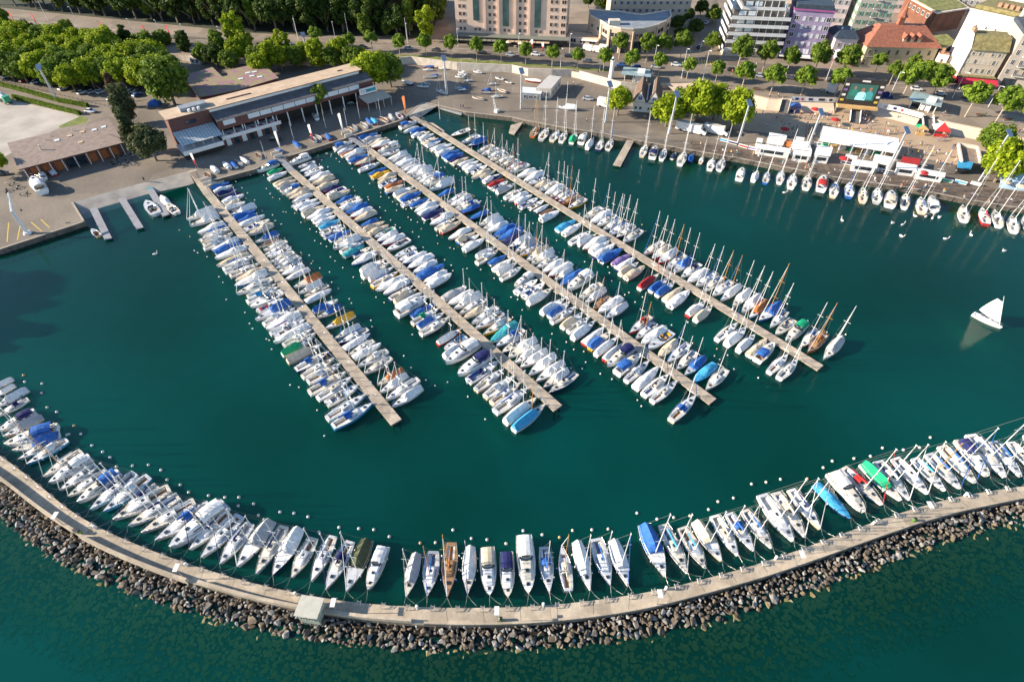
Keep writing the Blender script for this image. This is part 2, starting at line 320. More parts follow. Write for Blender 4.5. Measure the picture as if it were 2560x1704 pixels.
# stony bed on the harbour side, in the shade of the wall
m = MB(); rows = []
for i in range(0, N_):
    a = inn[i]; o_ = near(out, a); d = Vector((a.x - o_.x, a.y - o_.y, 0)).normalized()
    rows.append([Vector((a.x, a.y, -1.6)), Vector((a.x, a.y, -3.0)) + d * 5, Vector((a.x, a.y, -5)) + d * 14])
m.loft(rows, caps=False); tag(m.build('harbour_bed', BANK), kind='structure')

# ================================================================= boats
def hb(s, kind):
    if kind == 's':
        f = 0.66 + 0.34 * math.sin(math.pi / 2 * s / 0.42) if s < 0.42 else max(0.0, math.cos(math.pi / 2 * (s - 0.42) / 0.58)) ** 1.0
    else:
        f = 0.86 + 0.14 * math.sin(math.pi / 2 * s / 0.4) if s < 0.4 else max(0.0, math.cos(math.pi / 2 * (s - 0.4) / 0.6)) ** 0.6
    return f
NL = 8.0
def hull(L, B, h, kind, n=12):
    m = MB(); rows = []
    for i in range(n + 1):
        s = i / n; x = -L / 2 + L * s; b = max(0.015, B / 2 * hb(s, kind)); zt = h * (0.92 + 0.18 * s * s)
        k = 1 - 0.55 * max(0, (s - .75) / .25); xr = x - (0.05 * L * max(0, s - 0.5) * 2)
        half = [(xr, b * 0.45, -0.35 * k), (xr + (x - xr) * .5, b * 0.86, 0.10), (x, b * 0.99, zt * 0.7), (x, b, zt)]
        rows.append([(p[0], -p[1], p[2]) for p in half[::-1]] + half)
    N8 = 8
    for i in range(n):
        for j in range(N8 - 1):
            mm = 1 if j in (2, 3, 4) else 0
            m.add([rows[i][j], rows[i + 1][j], rows[i + 1][j + 1], rows[i][j + 1]], [(0, 1, 2, 3)], mm)
    m.add(rows[0], [tuple(range(N8))], 0)
    # rubbing strake
    for sg in (-1, 1):
        e = [(r[0][0], sg * (abs(r[0][1]) + 0.02), r[0][2] - 0.03) for r in rows]
        m.path(e, 0.035, 4, 2)
    return m
def deck(L, B, h, kind, c0, c1, cw, n=16):
    m = MB()
    def row(s):
        x = -L / 2 + L * s; b = max(0.01, B / 2 * hb(s, kind) - 0.03); z = h * (0.92 + 0.18 * s * s) - 0.04; w = min(cw * B / 2, b * 0.9)
        return [(x, -b, z), (x, -w, z + .02), (x, w, z + .02), (x, b, z)]
    ss = sorted(set([round(i / n, 4) for i in range(n + 1)] + [c0, c1]))
    for a, c in zip(ss, ss[1:]):
        r0, r1 = row(a), row(c)
        for j in range(3):
            if j == 1 and c0 - 1e-6 <= a and c <= c1 + 1e-6: continue
            m.add([r0[j], r1[j], r1[j + 1], r0[j + 1]], [(0, 1, 2, 3)])
    return m
def well(L, B, h, kind, c0, c1, cw, depth=0.45):
    m = MB(); x0, x1 = -L / 2 + L * c0, -L / 2 + L * c1; w0 = min(cw * B / 2, (B / 2 * hb(c0, kind)) * .88); w1 = min(cw * B / 2, B / 2 * hb(c1, kind) * .88); z = h * .92
    t = [(x0, -w0, z), (x1, -w1, z), (x1, w1, z), (x0, w0, z)]; f = [(p[0], p[1], z - depth) for p in t]
    m.add(t + f, [(4, 5, 6, 7)], 0); m.add(t + f, [(0, 1, 5, 4), (1, 2, 6, 5), (2, 3, 7, 6), (3, 0, 4, 7)], 1)
    for sg in (-1, 1):
        m.box(((x0 + x1) / 2, sg * (min(w0, w1) - .16), z - depth + .17), ((x1 - x0) * .92, .3, .3), 1)
    return m
def cabin(x0, x1, w0, w1, z, hh, front=0.5):
    m = MB(); rows = []
    for t, x, w, k in ((0, x0, w0, 1.0), (.5, (x0 + x1) / 2, (w0 + w1) / 2 * 1.03, 1.05), (.82, x0 + (x1 - x0) * .8, w0 * .25 + w1 * .75, .86), (1, x1, w1 * .75, .12)):
        rows.append([(x, -w, z - .05), (x, -w * .93, z + hh * k * .75), (x, -w * .6, z + hh * k), (x, w * .6, z + hh * k), (x, w * .93, z + hh * k * .75), (x, w, z - .05)])
    m.loft(rows, 0, False, True); return m
def cabin_windows(x0, x1, w0, w1, z, hh, sides=(-1, 1)):
    m = MB()
    for sg in sides:
        a = x0 + (x1 - x0) * .12; c = x0 + (x1 - x0) * .62
        wa = w0 * .985 + .012; wc = (w0 * .35 + w1 * .65) * 1.0 + .03
        m.add([(a, sg * wa, z + hh * .22), (c, sg * wc, z + hh * .24), (c, sg * (wc - .03), z + hh * .60), (a, sg * (wa - .035), z + hh * .60)], [(0, 1, 2, 3)])
        m.add([(a, sg * (wa + .012), z + hh * .22), (c, sg * (wc + .012), z + hh * .24), (c, sg * (wc - .018), z + hh * .60), (a, sg * (wa - .023), z + hh * .60)], [(0, 1, 2, 3)])
    return m
def tarp(L, B, h, kind, var, seed, s0=0.0, s1=1.0):
    r = random.Random(seed); rows = []; n = 9
    hump = {0: [.30, .45, .62, .95, .80, .45, .28, .16, .08, .02], 1: [.62, .70, 1.02, 1.10, 1.12, .62, .30, .20, .10, .02], 2: [.20, .50, .60, .62, .60, .56, .42, .28, .14, .03], 3: [1.15, 1.3, 1.36, 1.30, .72, .45, .30, .18, .09, .02]}[var]
    for i in range(n + 1):
        s = s0 + (s1 - s0) * i / n; x = -L / 2 + L * s + r.uniform(-.1, .1) * (0 < i < n); b = max(.03, B / 2 * hb(min(s, .995), kind)); zt = h * (0.92 + 0.18 * s * s); g = hump[i] * r.uniform(.9, 1.08)
        w = b + .05; ex = 1.6 if var != 1 else 3.0; row = [(x, -w, zt - .22), (x, -w * 1.0, zt + .03)]
        for t in (-.72, -.38, 0, .38, .72):
            row.append((x, t * w, zt + .03 + g * (1 - abs(t) ** ex) + r.uniform(-.06, .06)))
        row += [(x, w, zt + .03), (x, w, zt - .22)]; rows.append(row)
    m = MB(); m.loft(rows, 0, False, True); return m
def tent(L, B, h, kind, seed, s0, s1, ridge=1.35):
    r = random.Random(seed); rows = []; n = 6
    for i in range(n + 1):
        t = i / n; s = s0 + (s1 - s0) * t; x = -L / 2 + L * s; b = max(.05, B / 2 * hb(min(s, .99), kind)); zt = h * (0.92 + 0.18 * s * s)
        g = ridge * (.72 if i == 0 else (1.0 - .10 * t if i < n else .35)) * r.uniform(.96, 1.03); sag = r.uniform(-.05, .05)
        rows.append([(x, -b - .03, zt - .18), (x, -b, zt + .12), (x + sag, -b * .52, zt + .1 + g * .5 + sag), (x, 0, zt + .1 + g), (x - sag, b * .52, zt + .1 + g * .5 - sag), (x, b, zt + .12), (x, b + .03, zt - .18)])
    m = MB(); m.loft(rows, 0, False, True); return m
def rail(L, B, h, kind):
    m = MB()
    def pt(s, dz): return Vector((-L / 2 + L * s, 0, h * (0.92 + 0.18 * s * s) + dz)), B / 2 * hb(min(s, .99), kind) - .05
    for sg in (-1, 1):
        line = []
        for s in (.03, .2, .38, .56, .74, .88):
            p, b = pt(s, 0); q = Vector((p.x, sg * b, p.z)); line.append(q + Vector((0, 0, .55))); m.tube(q, q + Vector((0, 0, .55)), .018, n=4)
        p, b = pt(.985, 0); line.append(Vector((p.x, 0, p.z + .58))); m.path(line, .014, 4)
    return m
def outboard(x, z):
    m = MB(); m.box((x - .25, 0, z + .30), (.42, .30, .42), 0, top=.8); m.tube((x - .25, 0, z + .1), (x - .30, 0, z - .75), .07, n=6); return m
def steps(m, *a): return m
RC = {}
def rec(kind, parts): RC[kind] = parts
# each entry: (part name, mesh, slot keys, parent index or None)
for v in range(3):
    B = (2.55, 2.35, 2.75)[v]; h = 0.9
    c0, c1, cw = (.06, .36, .52)
    cx0, cx1 = -4 + 8 * .36, -4 + 8 * (.70, .64, .74)[v]
    P = [('hull', hull(8, B, h, 's').mesh('hull', True), ('hull', 'boot', 'trim'), None), ('deck', deck(8, B, h, 's', c0, c1, cw).mesh('deck'), ('deck',), None),
         ('cockpit', well(8, B, h, 's', c0, c1, cw).mesh('cockpit'), ('well', 'deck2'), None),
         ('cabin', cabin(cx0, cx1, B * .33, B * .24, h * .92, .42).mesh('cabin'), ('cab',), None), ('window', cabin_windows(cx0, cx1, B * .33, B * .24, h * .92, .42, (-1,)).mesh('window'), ('glass',), 3), ('window', cabin_windows(cx0, cx1, B * .33, B * .24, h * .92, .42, (1,)).mesh('window'), ('glass',), 3)]
    hm = MB(); hx = -4 + 8 * (.80, .75, .83)[v]; hm.box((hx, 0, h * .92 + .16), (.52, .52, .05)); P.append(('hatch', hm.mesh('hatch'), ('glass',), None))
    hm = MB(); hm.box((cx0 + .9, 0, h * .92 + .455), (.5, .45, .05)); P.append(('hatch', hm.mesh('hatch'), ('glass',), None))
    hm = MB(); hm.box((cx0 + .02, 0, h * .92 + .16), (.06, .55, .5)); P.append(('companionway', hm.mesh('companionway'), ('glass',), None))
    P.append(('rail', rail(8, B, h, 's').mesh('rail'), ('steel',), None))
    RC['s%d' % v] = P
    RC['u%d' % v] = P
    RC['t%d' % v] = P[:2] + [P[6]] + [('tent_cover', tent(8, B, h, 's', 40 + v, .02, (.62, .70, .56)[v]).mesh('tent_cover'), ('fab',), None), P[9]]
def rig(parts, H_m, B=2.5):
    """mast and rigging for an 8 m hull, mast H_m high"""
    mx = .5; z0 = 1.2
    m = MB(); m.tube((mx, 0, .7), (mx, 0, H_m), .07, .055, 6); m.box((mx, 0, H_m + .05), (.35, .08, .08)); A = ('mast', m.mesh('mast'), ('mast',), None)
    Bp = []
    for f in ((.52,) if H_m < 11 else (.38, .68)): sp = MB(); sp.tube((mx, -.75, H_m * f), (mx, .75, H_m * f), .035, n=4); Bp.append(('spreader', sp.mesh('spreader'), ('mast',), 'mast'))
    w = MB(); zz = .95
    for sg in (-1, 1):
        w.tube((mx - .1, sg * B * .45, zz), (mx, sg * .75, H_m * .52), .012, n=3); w.tube((mx, sg * .75, H_m * .52), (mx, 0, H_m * .97), .012, n=3)
    w.tube((-3.9, 0, zz), (mx, 0, H_m), .014, n=3)
    Cp = ('rigging', w.mesh('rigging'), ('wire',), None)
    f = MB(); f.tube((3.85, 0, 1.15), (mx + .08, 0, H_m * .95), .075, .03, 6); Dp = ('furled_sail', f.mesh('furled_sail'), ('furl',), None)
    return [A] + Bp + [Cp, Dp]
RIG = {k: rig(None, k) for k in (7.8, 9.0, 10.4, 12.0, 13.6, 15.6)}
bm_ = MB(); rows = []
for i in range(7):
    t = i / 6; x = .42 - 3.0 * t; r = .20 * (1 - .45 * t) * (1.0 if i else .6); z = 1.95 - .05 * math.sin(t * 3)
    rows.append([(x, r * .75 * math.cos(a * math.pi / 4), z + r * 1.25 * math.sin(a * math.pi / 4)) for a in range(8)])
bm_.loft(rows, 0, True, True); COVER = ('sail_cover', bm_.mesh('sail_cover'), ('fab',), 'boom')
bo = MB(); bo.tube((.5, 0, 1.80), (-2.8, 0, 1.74), .055, n=6); BOOM = ('boom', bo.mesh('boom'), ('mast',), None)
dg = MB()
dg.loft([[(-.4 + .5 * 0, y, z) for y, z in ((-.85, 1.0), (-.8, 1.55), (-.4, 1.75), (.4, 1.75), (.8, 1.55), (.85, 1.0))], [(.35 - .9, y, z) for y, z in ((-.85, 1.0), (-.8, 1.6), (-.4, 1.8), (.4, 1.8), (.8, 1.6), (.85, 1.0))], [(-1.6, y, z) for y, z in ((-.85, 1.35), (-.8, 1.6), (-.4, 1.78), (.4, 1.78), (.8, 1.6), (.85, 1.35))]], 0, False, False)
SPRAY = ('spray_hood', dg.mesh('spray_hood'), ('fab',), None)
for v in range(4):
    B = (2.55, 2.75, 2.4, 2.8)[v]; h = .85
    P = [('hull', hull(8, B, h, 'm').mesh('hull', True), ('hull', 'boot', 'trim'), None), ('tarpaulin', tarp(8, B, h, 'm', v, 60 + v).mesh('tarpaulin'), ('fab',), None), ('outboard_motor', outboard(-4, .5).mesh('outboard_motor'), ('engine',), None)]
    RC['c%d' % v] = P
    RC['C%d' % v] = P[:2]
def windscreen(x, w, z, hh):
    m = MB(); a = [(x - .55, -w, z), (x + .15, -w * .75, z), (x + .3, 0, z), (x + .15, w * .75, z), (x - .55, w, z)]; b = [(p[0] - .4, p[1] * .9, z + hh) for p in a]
    m.loft([a, b], 0, False, False); m.path(b, .03, 4, 1); return m
for v in range(2):
    B = (2.7, 2.9)[v]; h = .9; c0, c1, cw = ((.07, .52, .72), (.08, .45, .74))[v]
    P = [('hull', hull(8, B, h, 'm').mesh('hull', True), ('hull', 'boot', 'trim'), None), ('deck', deck(8, B, h, 'm', c0, c1, cw).mesh('deck'), ('deck',), None), ('cockpit', well(8, B, h, 'm', c0, c1, cw, .5).mesh('cockpit'), ('well', 'fab2'), None),
         ('windscreen', windscreen(-4 + 8 * c1 + .35, B * .36, .84, .42).mesh('windscreen'), ('glass', 'steel'), None), ('outboard_motor', outboard(-4, .5).mesh('outboard_motor'), ('engine',), None)]
    q = MB()
    for sx in ((-.6, .55), (-.9, .5))[v:v + 1]:
        for sy in (-.55, .55): q = MB(); q.box((-4 + 8 * c1 - .7, sy, .62), (.5, .5, .35), 0); q.box((-4 + 8 * c1 - .95, sy, .9), (.12, .5, .45), 0); P.append(('seat', q.mesh('seat'), ('fab',), None))
    q = MB(); q.box((-4 + 8 * c0 + .35, 0, .62), (.5, 1.5, .35), 0); P.append(('stern_seat', q.mesh('stern_seat'), ('fab',), None))
    hm = MB(); hm.box((2.2, 0, .97), (.5, .5, .05)); P.append(('hatch', hm.mesh('hatch'), ('glass',), None))
    RC['m%d' % v] = P
    # cabin cruiser
    B = (2.85, 3.0)[v]; h = 1.15; c0, c1, cw = (.06, .30, .7)
    P = [('hull', hull(8, B, h, 'm').mesh('hull', True), ('hull', 'boot', 'trim'), None), ('deck', deck(8, B, h, 'm', c0, c1, cw).mesh('deck'), ('deck',), None), ('cockpit', well(8, B, h, 'm', c0, c1, cw, .5).mesh('cockpit'), ('well', 'deck2'), None),
         ('cabin', cabin(-1.55, 2.6, B * .40, B * .28, h * .95, .62).mesh('cabin'), ('cab',), None), ('window', cabin_windows(-1.55, 2.6, B * .40, B * .28, h * .95, .62, (-1,)).mesh('window'), ('glass',), 3), ('window', cabin_windows(-1.55, 2.6, B * .40, B * .28, h * .95, .62, (1,)).mesh('window'), ('glass',), 3),
         ('windscreen', windscreen(-.1, B * .38, h * .95 + .5, .5).mesh('windscreen'), ('glass', 'steel'), None)]
    q = MB(); rows = []
    for x, k in ((-3.5, .9), (-2.7, 1.05), (-1.6, 1.12), (-.5, 1.0)):
        rows.append([(x, y * B * .40, 1.15 + z * k) for y, z in ((-1, .35), (-.97, .85), (-.6, 1.12), (0, 1.2), (.6, 1.12), (.97, .85), (1, .35))])
    q.loft(rows, 0, False, False); P.append(('canopy', q.mesh('canopy'), ('fab',), None))
    for hx, hz in ((2.9, 1.22), (1.3, 1.74 + .02)):
        hm = MB(); hm.box((hx, 0, hz), (.5, .5, .05)); P.append(('hatch', hm.mesh('hatch'), ('glass',), None))
    P.append(('rail', rail(8, B, h, 'm').mesh('rail'), ('steel',), None))
    RC['k%d' % v] = P
q = MB(); q.box((-1.8, 0, .45), (.35, 1.8, .06)); q.box((.2, 0, .48), (.35, 2.1, .06)); q.box((2, 0, .5), (.35, 1.5, .06))
RC['d0'] = [('hull', hull(8, 2.6, .75, 's').mesh('hull', True), ('hull', 'boot', 'trim'), None), ('bottom_boards', well(8, 2.6, .75, 's', .04, .86, .8, .4).mesh('bottom_boards'), ('well', 'well'), None), ('bench', q.mesh('bench'), ('wood',), None)]
q = MB(); q.tube((0, 0, -.09), (0, 0, .09), .09, n=6); q = MB()
q.tube((0, 0, .15), (0, 0, -.45), .11, n=6); FEND = q.mesh('fender', True)
BR = random.Random(99)
def build_boat(spec, pos, ang, L, label, group, mastf=1.12, big=False, name=None):
    kind = spec[0]; col = spec[1] if len(spec) > 1 and spec[1] in CLR else 'w'; hc = spec.split('/')[1][0] if '/' in spec else None
    nm = {'s': 'sailboat', 't': 'sailboat', 'c': 'motorboat', 'm': 'motorboat', 'k': 'cabin_cruiser', 'd': 'rowing_boat', 'C': 'motorboat'}[kind]
    root = empty(name or nm, pos, ang, L / NL)
    hullc = GEL[hc] if hc else GEL[BR.choice('wwwwwwwwwxen')] if kind in 'st' and BR.random() < .7 else GEL['w']
    if kind in 'cC' and not hc: hullc = GEL[BR.choice('wwwwwwnbxr')]
    boot = BR.choice(BOOT); wood = hc == 'o'; teak = col == 'o'
    if teak and not wood and kind == 's': col = 'w'
    M = {'hull': hullc, 'boot': boot, 'trim': BR.choice([GEL['w'], GEL['x'], GEL['n'], GEL['w']]), 'deck': BR.choice(DECK[:3] if not wood else [DECK[3]]), 'well': WELL[1] if wood or teak else BR.choice(WELL), 'deck2': BR.choice(DECK[:2]), 'cab': BR.choice(DECK[:2]) if not wood else DECK[3],
         'glass': GLS, 'steel': STEEL, 'fab': FAB[col], 'fab2': FAB[BR.choice('wwexb')], 'mast': WOODM if wood else (ALU if BR.random() < .94 else WOODM), 'wire': WIRE, 'furl': FAB[col if col in 'bnlr' and BR.random() < .6 else BR.choice('wwwwwxb')], 'engine': BR.choice([BLK, BLK, GEL['w'], GEL['x']]), 'wood': DECK[3]}
    if kind == 'm': M['fab'] = FAB[col]
    key = {'s': 's%d' % BR.randrange(3), 't': 't%d' % BR.randrange(3), 'c': ('c%d' if BR.random() < .5 else 'C%d') % BR.choice((0, 0, 1, 1, 2, 3)), 'C': 'C1', 'm': 'm%d' % BR.randrange(2), 'k': 'k%d' % BR.randrange(2), 'd': 'd0'}[kind]
    parts = list(RC[key])
    if kind in 'st':
        k = min(RIG, key=lambda q: abs(q - mastf * 8)); parts += [p for p in RIG[k] if not (p[0] == 'furled_sail' and BR.random() < .35)]
        if kind == 's': parts += [BOOM, COVER] + ([SPRAY] if BR.random() < .3 else [])
    objs = []; byname = {}
    for (pn, me, slots, par) in parts:
        pr = root if par is None else (objs[par] if isinstance(par, int) else byname.get(par, root))
        o = inst(pn, me, [M[s] for s in slots], pr); objs.append(o); byname.setdefault(pn, o)
    if big:
        for sg in (-1, 1):
            for s in (.25, .5, .68):
                if BR.random() < .75:
                    B = 2.6; y = B / 2 * hb(s, 's' if kind in 'st' else 'm') + .1; inst('fender', FEND, [BR.choice([GEL['w'], GEL['w'], GEL['n'], GEL['b']])], root, (-4 + 8 * s, sg * y, .75))
    desc = {'s': 'white sailboat with %s sail cover', 't': 'sailboat under %s tent cover', 'c': 'motorboat under %s tarpaulin', 'C': 'boat under %s tarpaulin', 'm': 'open motorboat with %s seats', 'k': 'cabin cruiser with %s canopy', 'd': 'small open rowing boat'}[kind]
    if '%s' in desc: desc = desc % CNM[col]
    tag(root, desc + ', ' + label, {'s': 'sailboat', 't': 'sailboat', 'c': 'motorboat', 'C': 'motorboat', 'm': 'motorboat', 'k': 'cabin cruiser', 'd': 'rowing boat'}[kind], group)
    return root
# buoy
q = MB(); q.ball((0, 0, .12), .36, 0, 10, 7); q.tube((0, 0, .44), (0, 0, .60), .06, n=6, m=1); BUOY = q.mesh('buoy', True)
BUM = [mat('buoy_ochre', (0.50, 0.33, 0.16), .6, .2, 4), mat('buoy_white', (0.72, 0.70, 0.66), .5, .12, 3), mat('buoy_worn', (0.62, 0.58, 0.50), .6, .25, 4)]
nbuoy = 0
def buoy(p, label, s=1.0, m=None):
    global nbuoy
    if nbuoy >= 292: return
    nbuoy += 1; o = inst('mooring_buoy', BUOY, [m or BR.choice(BUM[1:] * 6 + BUM), STEEL], loc=(p[0], p[1], 0), scale=s); tag(o, label, 'buoy', 'mooring buoys'); return o

# ---------------------------------------------------------------- piers
ZP = .8
PIERS = [((517, 479.5), (991, 1055)), ((728, 425), (1395, 1020)), ((906, 362), (1782.5, 1003.3)), ((1056, 304), (2051.7, 919.4))]
pname = ['first pier from the left', 'second pier from the left', 'third pier from the left', 'rightmost pier']
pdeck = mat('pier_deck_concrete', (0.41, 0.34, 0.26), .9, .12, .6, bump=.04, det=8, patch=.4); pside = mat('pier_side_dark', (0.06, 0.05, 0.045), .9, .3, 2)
PW = []
for i, (a, b_) in enumerate(PIERS):
    A = G(*a, ZP); B_ = G(*b_, ZP); d = (B_ - A); L = d.length; d.normalize(); nrm = Vector((-d.y, d.x, 0)); PW.append((A, B_, d, nrm, L))
    root = empty('pier', A, math.atan2(d.y, d.x)); tag(root, 'long narrow concrete pier with moored boats on both sides, ' + pname[i], 'pier', 'four long piers of the marina')
    q = MB(); n = int(L / 6.0); x = 0; k = 0
    for k in range(n):
        x0 = L * k / n; x1 = L * (k + 1) / n - .06; q.box(((x0 + x1) / 2, 0, -.12), (x1 - x0, 2.5, .24))
    q.build('deck', pdeck, root)
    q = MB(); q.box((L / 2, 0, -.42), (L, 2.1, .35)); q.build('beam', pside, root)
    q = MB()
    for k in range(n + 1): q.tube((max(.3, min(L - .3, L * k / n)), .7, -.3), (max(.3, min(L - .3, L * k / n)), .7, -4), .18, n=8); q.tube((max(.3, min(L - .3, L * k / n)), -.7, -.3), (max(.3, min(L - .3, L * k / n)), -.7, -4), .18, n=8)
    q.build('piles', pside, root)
    for k in range(2, n, 3):
        p = root.matrix_basis @ Vector((L * k / n, 1.0, .0)); q = MB(); q.box((0, 0, .45), (.3, .3, .9), 0, top=.85); q.box((0, 0, .95), (.34, .34, .1), 1)
        o = q.build('service_pedestal', [GEL['w'], GEL['x']], None, loc=p); tag(o, 'white power and water post, %s from shore on the %s' % (nth(k // 3 + 1), pname[i]), 'service post', 'service posts on the piers')
    q = MB()
    for k in range(3, n, 2):
        x = L * (k + .5) / n; pts = [(x + .28 * math.cos(t * .7), .28 * math.sin(t * .7), .01) for t in range(10)]; q.path(pts, .025, 4)
    q.build('mooring_rings', STEEL, root)
DATA = {}
DATA['1R'] = """A 620 205 ce! 6.5;740 230 cb! 7;790 290 cw! 7;860 345 cn! 7;930 420 cn 7;980 475 cw! 8;920 560 ce 6;1010 600 cw! 7;1070 640 dn 5;1140 700 tw 9;1190 765 cb! 8;1200 830 cb 7;1300 885 cw! 9;1420 960 mw! 9;1430 1060 ce 9;1600 1190 tb 8;1550 1310 do 6.5;1750 1340 sw 8;1760 1420 sw 8;1770 1480 mw 8
B 1330 15 sw 8;1420 55 sw 8;1470 110 sw 8.5;1490 190 mw 7.5;1540 245 cw 7.5;1640 315 cw 8;1830 450 to 9;1880 570 tw 8;1990 620 sw 8;2030 710 cw! 8.5;2160 900 tb! 8;2230 1010 tb 7.5
C 930 40 ty 9;1110 165 tw 8;1190 230 sb 9;1250 300 cw! 8.5;1300 400 sw 8;1400 440 cw! 8.5;1470 560 sw 9;1530 670 sw 8.5;1740 830 to 8;1780 930 tw 8.5;1900 1020 sw 10;1990 1120 tw 9"""
DATA['1L'] = """A 390 770 tw! 10;450 880 tw! 10;570 1020 cw! 9;780 990 cb 7;720 1080 sb 9;650 1150 sw 10;700 1225 sw 10;680 1300 sw 9;830 1330 cw! 9;950 1350 cb 9;1010 1440 cw! 10
B 450 60 ce! 10;560 110 sb 10;540 195 sw 8;700 230 sn 9.5;800 320 ce! 9;830 400 cw! 10;900 530 sw! 11;1000 615 sw 9;1080 670 sl 10;1130 760 mw! 10;1150 880 mr 8;1300 960 tb! 11;1330 1090 sw 10;1450 1160 cw! 10;1560 1220 sp 10;1500 1310 mw 9.5;1550 1410 cw! 10.5
C 400 230 sw 9;440 285 sw 9;370 380 tg 9;480 480 te/e 10;600 590 sb/n 10;680 690 so 9.5;780 760 so 9.5;820 910 sb 10.5;980 960 sw 10;1060 1070 mw 9;1150 1240 sw 11;1230 1370 sb/l 11"""
DATA['2L'] = """D 230 340 kb! 9;370 400 cg 6.5;430 480 cw 8;500 590 ce 8;560 640 ce 8;660 680 cx 8;640 760 kb! 7.5;740 800 ce! 8;790 850 ce! 8;860 900 cw! 8;800 1000 mw! 7;990 990 cw 9;1000 1060 cw 8;1090 1130 ce 9;1170 1195 cw! 9;1290 1235 cw 8;1290 1310 cw 8;1360 1385 cl 8
E 60 230 mw 8;110 290 mn 8;220 340 cb 8;330 400 sw 8;350 490 tw! 10;450 550 sw 9;480 625 ct 8;620 640 mb 7;660 770 cw! 9;830 900 tw 9;930 960 tw 10;980 1050 tw 9;1060 1145 sb/y 10;1200 1205 cw! 10;1290 1280 cw! 9;1400 1375 sn/n 9;1450 1440 te/e 8.5;1560 1500 cw 9
F 240 460 kw 11;450 525 cb 8;480 645 sg/e 9.5;640 690 tb 9;700 800 sw 10;950 1000 tw/r 8.5;1010 1130 ml! 7.5;1130 1215 tw 10;1220 1290 kw! 11
G 470 480 kn! 11;610 600 mn 10;730 740 sx/e 10;900 860 sw 10;1020 965 sb 10;1130 1080 sb 11;1270 1270 tw 11;1480 1350 tl/w 11"""
DATA['2R'] = """D 780 220 kw 9;920 290 mb 7;960 360 cw 7;1050 400 mw 8;1040 450 cw 7;1150 480 mn 7;1100 540 cw 9;1190 595 ce 9;1300 680 ce! 9;1370 730 cn 7;1430 800 mn 8.5;1480 860 ce! 9;1610 940 cb 7;1720 965 mw 8;1760 1025 cw! 9;1840 1110 cb 9;1890 1190 cw 9;1930 1265 ce 9
E 720 115 cb 7;830 180 ce! 8;900 250 ce! 8;1040 290 mg 8;1050 380 cw 8;1160 440 cw 9;1240 535 mn 9;1360 670 mw 8;1430 740 mb 7;1530 785 cw 9;1640 855 cw 10;1740 940 cw 9;1850 1030 cb! 10;1930 1120 cw 8.5;2010 1190 cw! 9
F 970 245 cx! 9;1100 315 cw 9;1180 410 tw 10;1320 475 sw 10;1320 595 ce 8;1560 640 so 10;1640 740 sw 10;1720 880 sw/y 10;1870 980 ct 10;2010 1060 sb 10;1960 1250 mx/n 8
G 1240 230 tw 10;1350 330 tw 9;1420 430 tw 9.5;1600 510 tw 10;1710 650 tw 10;1860 730 tw 9;1970 820 sn 10"""
DATA['3L'] = """H 290 310 kb 9;200 360 mw 6;380 355 cx 8;330 400 cw 7;380 445 co 7;460 455 cw! 9;560 475 cx 9;570 545 cb 9;670 605 ce! 9;760 700 sb 9.5;920 780 cb 8;970 840 cy 8;1080 880 ce! 8;1100 935 ce 8;1110 990 mw 8;1220 1025 co 8;1230 1100 ce 8;1320 970 cn 7;1400 1150 tw 9;1480 1200 ce 9;1540 1245 cb 9;1530 1340 mw 8;1680 1355 cb 8;1800 1330 mn 7;1800 1440 cw! 9
I 100 610 cw 9;210 665 cn 9;300 715 mr 7;310 790 cw! 9;400 865 sb 9;530 905 ce 9;650 1055 cw! 9;790 1105 ce 8;870 1140 mn 7.5;960 1230 cw 9;1160 1375 tw 8;1170 1470 sw 9.5;1370 1515 cb 7
J -140 570 cw 8;-60 640 tw 8;20 600 sw 8;70 700 sw 9;240 860 kw! 8;270 985 mw 9;460 1025 mw 9;540 1155 tw 10;760 1350 tw 9.5;920 1385 tb 9;1000 1480 sw 10
W 560 1370 te 9;625 1405 sw 9;680 1450 tw 10
K 90 600 cw 9;150 700 tb/y 9;250 800 tw 9.5;370 890 tw/r 9;460 975 kn! 10;660 1060 kb 10;750 1210 sw 10;900 1320 cw 10;1050 1440 sn 10;1250 1500 sw 10
U -990 560 sb 10.5
Z 1713 1015 sb 11"""
DATA['3L'] = DATA['3L'].replace('U -990 560 sb 10.5\n', '')
DATA['3R'] = """H 690 160 cb! 9;760 205 cx! 9;800 250 cx 8;850 285 ce 9;930 305 cw 9;1040 400 kw 10;1110 450 mw 8;1250 520 cw 9;1340 555 cx 9;1370 610 cw 8;1380 650 cw 9;1470 695 cx 9;1440 745 cw 8;1560 785 cw 9;1660 840 tw 10;1740 900 sw 10;1790 940 cw 9;1880 990 kb 10;2000 1080 tw 11;2120 1195 cb 7
I 570 415 sw 9;640 465 cw 9;710 525 sn 9;750 570 sb 9.5;770 625 cb/r 8;960 725 cb 8;1200 805 tw 9;1250 880 tw 9;1310 940 cw 9;1430 1015 cb 10;1540 1085 cb 10;1600 1155 cn 8;1700 1230 tw 10;1880 1275 tx 10;1920 1370 sb/y 9;2060 1440 te 10
J 490 490 tw 10;620 545 sw 9;680 650 cw 9;820 715 cw 10;950 770 tw 8;1060 850 cb 10;1180 940 kw 11;1430 1080 sw 10;1490 1195 tw 9;1620 1300 so/o 8;1750 1360 cw 10;1900 1455 tw 9
K 790 460 sr/r 10;880 555 sb 9;970 655 cw 10;1070 740 my 10;1190 875 ce 8;1380 940 sb 10;1540 1040 sn 9;1640 1165 tb 9;1780 1290 cl/b 9;2010 1370 se 10"""
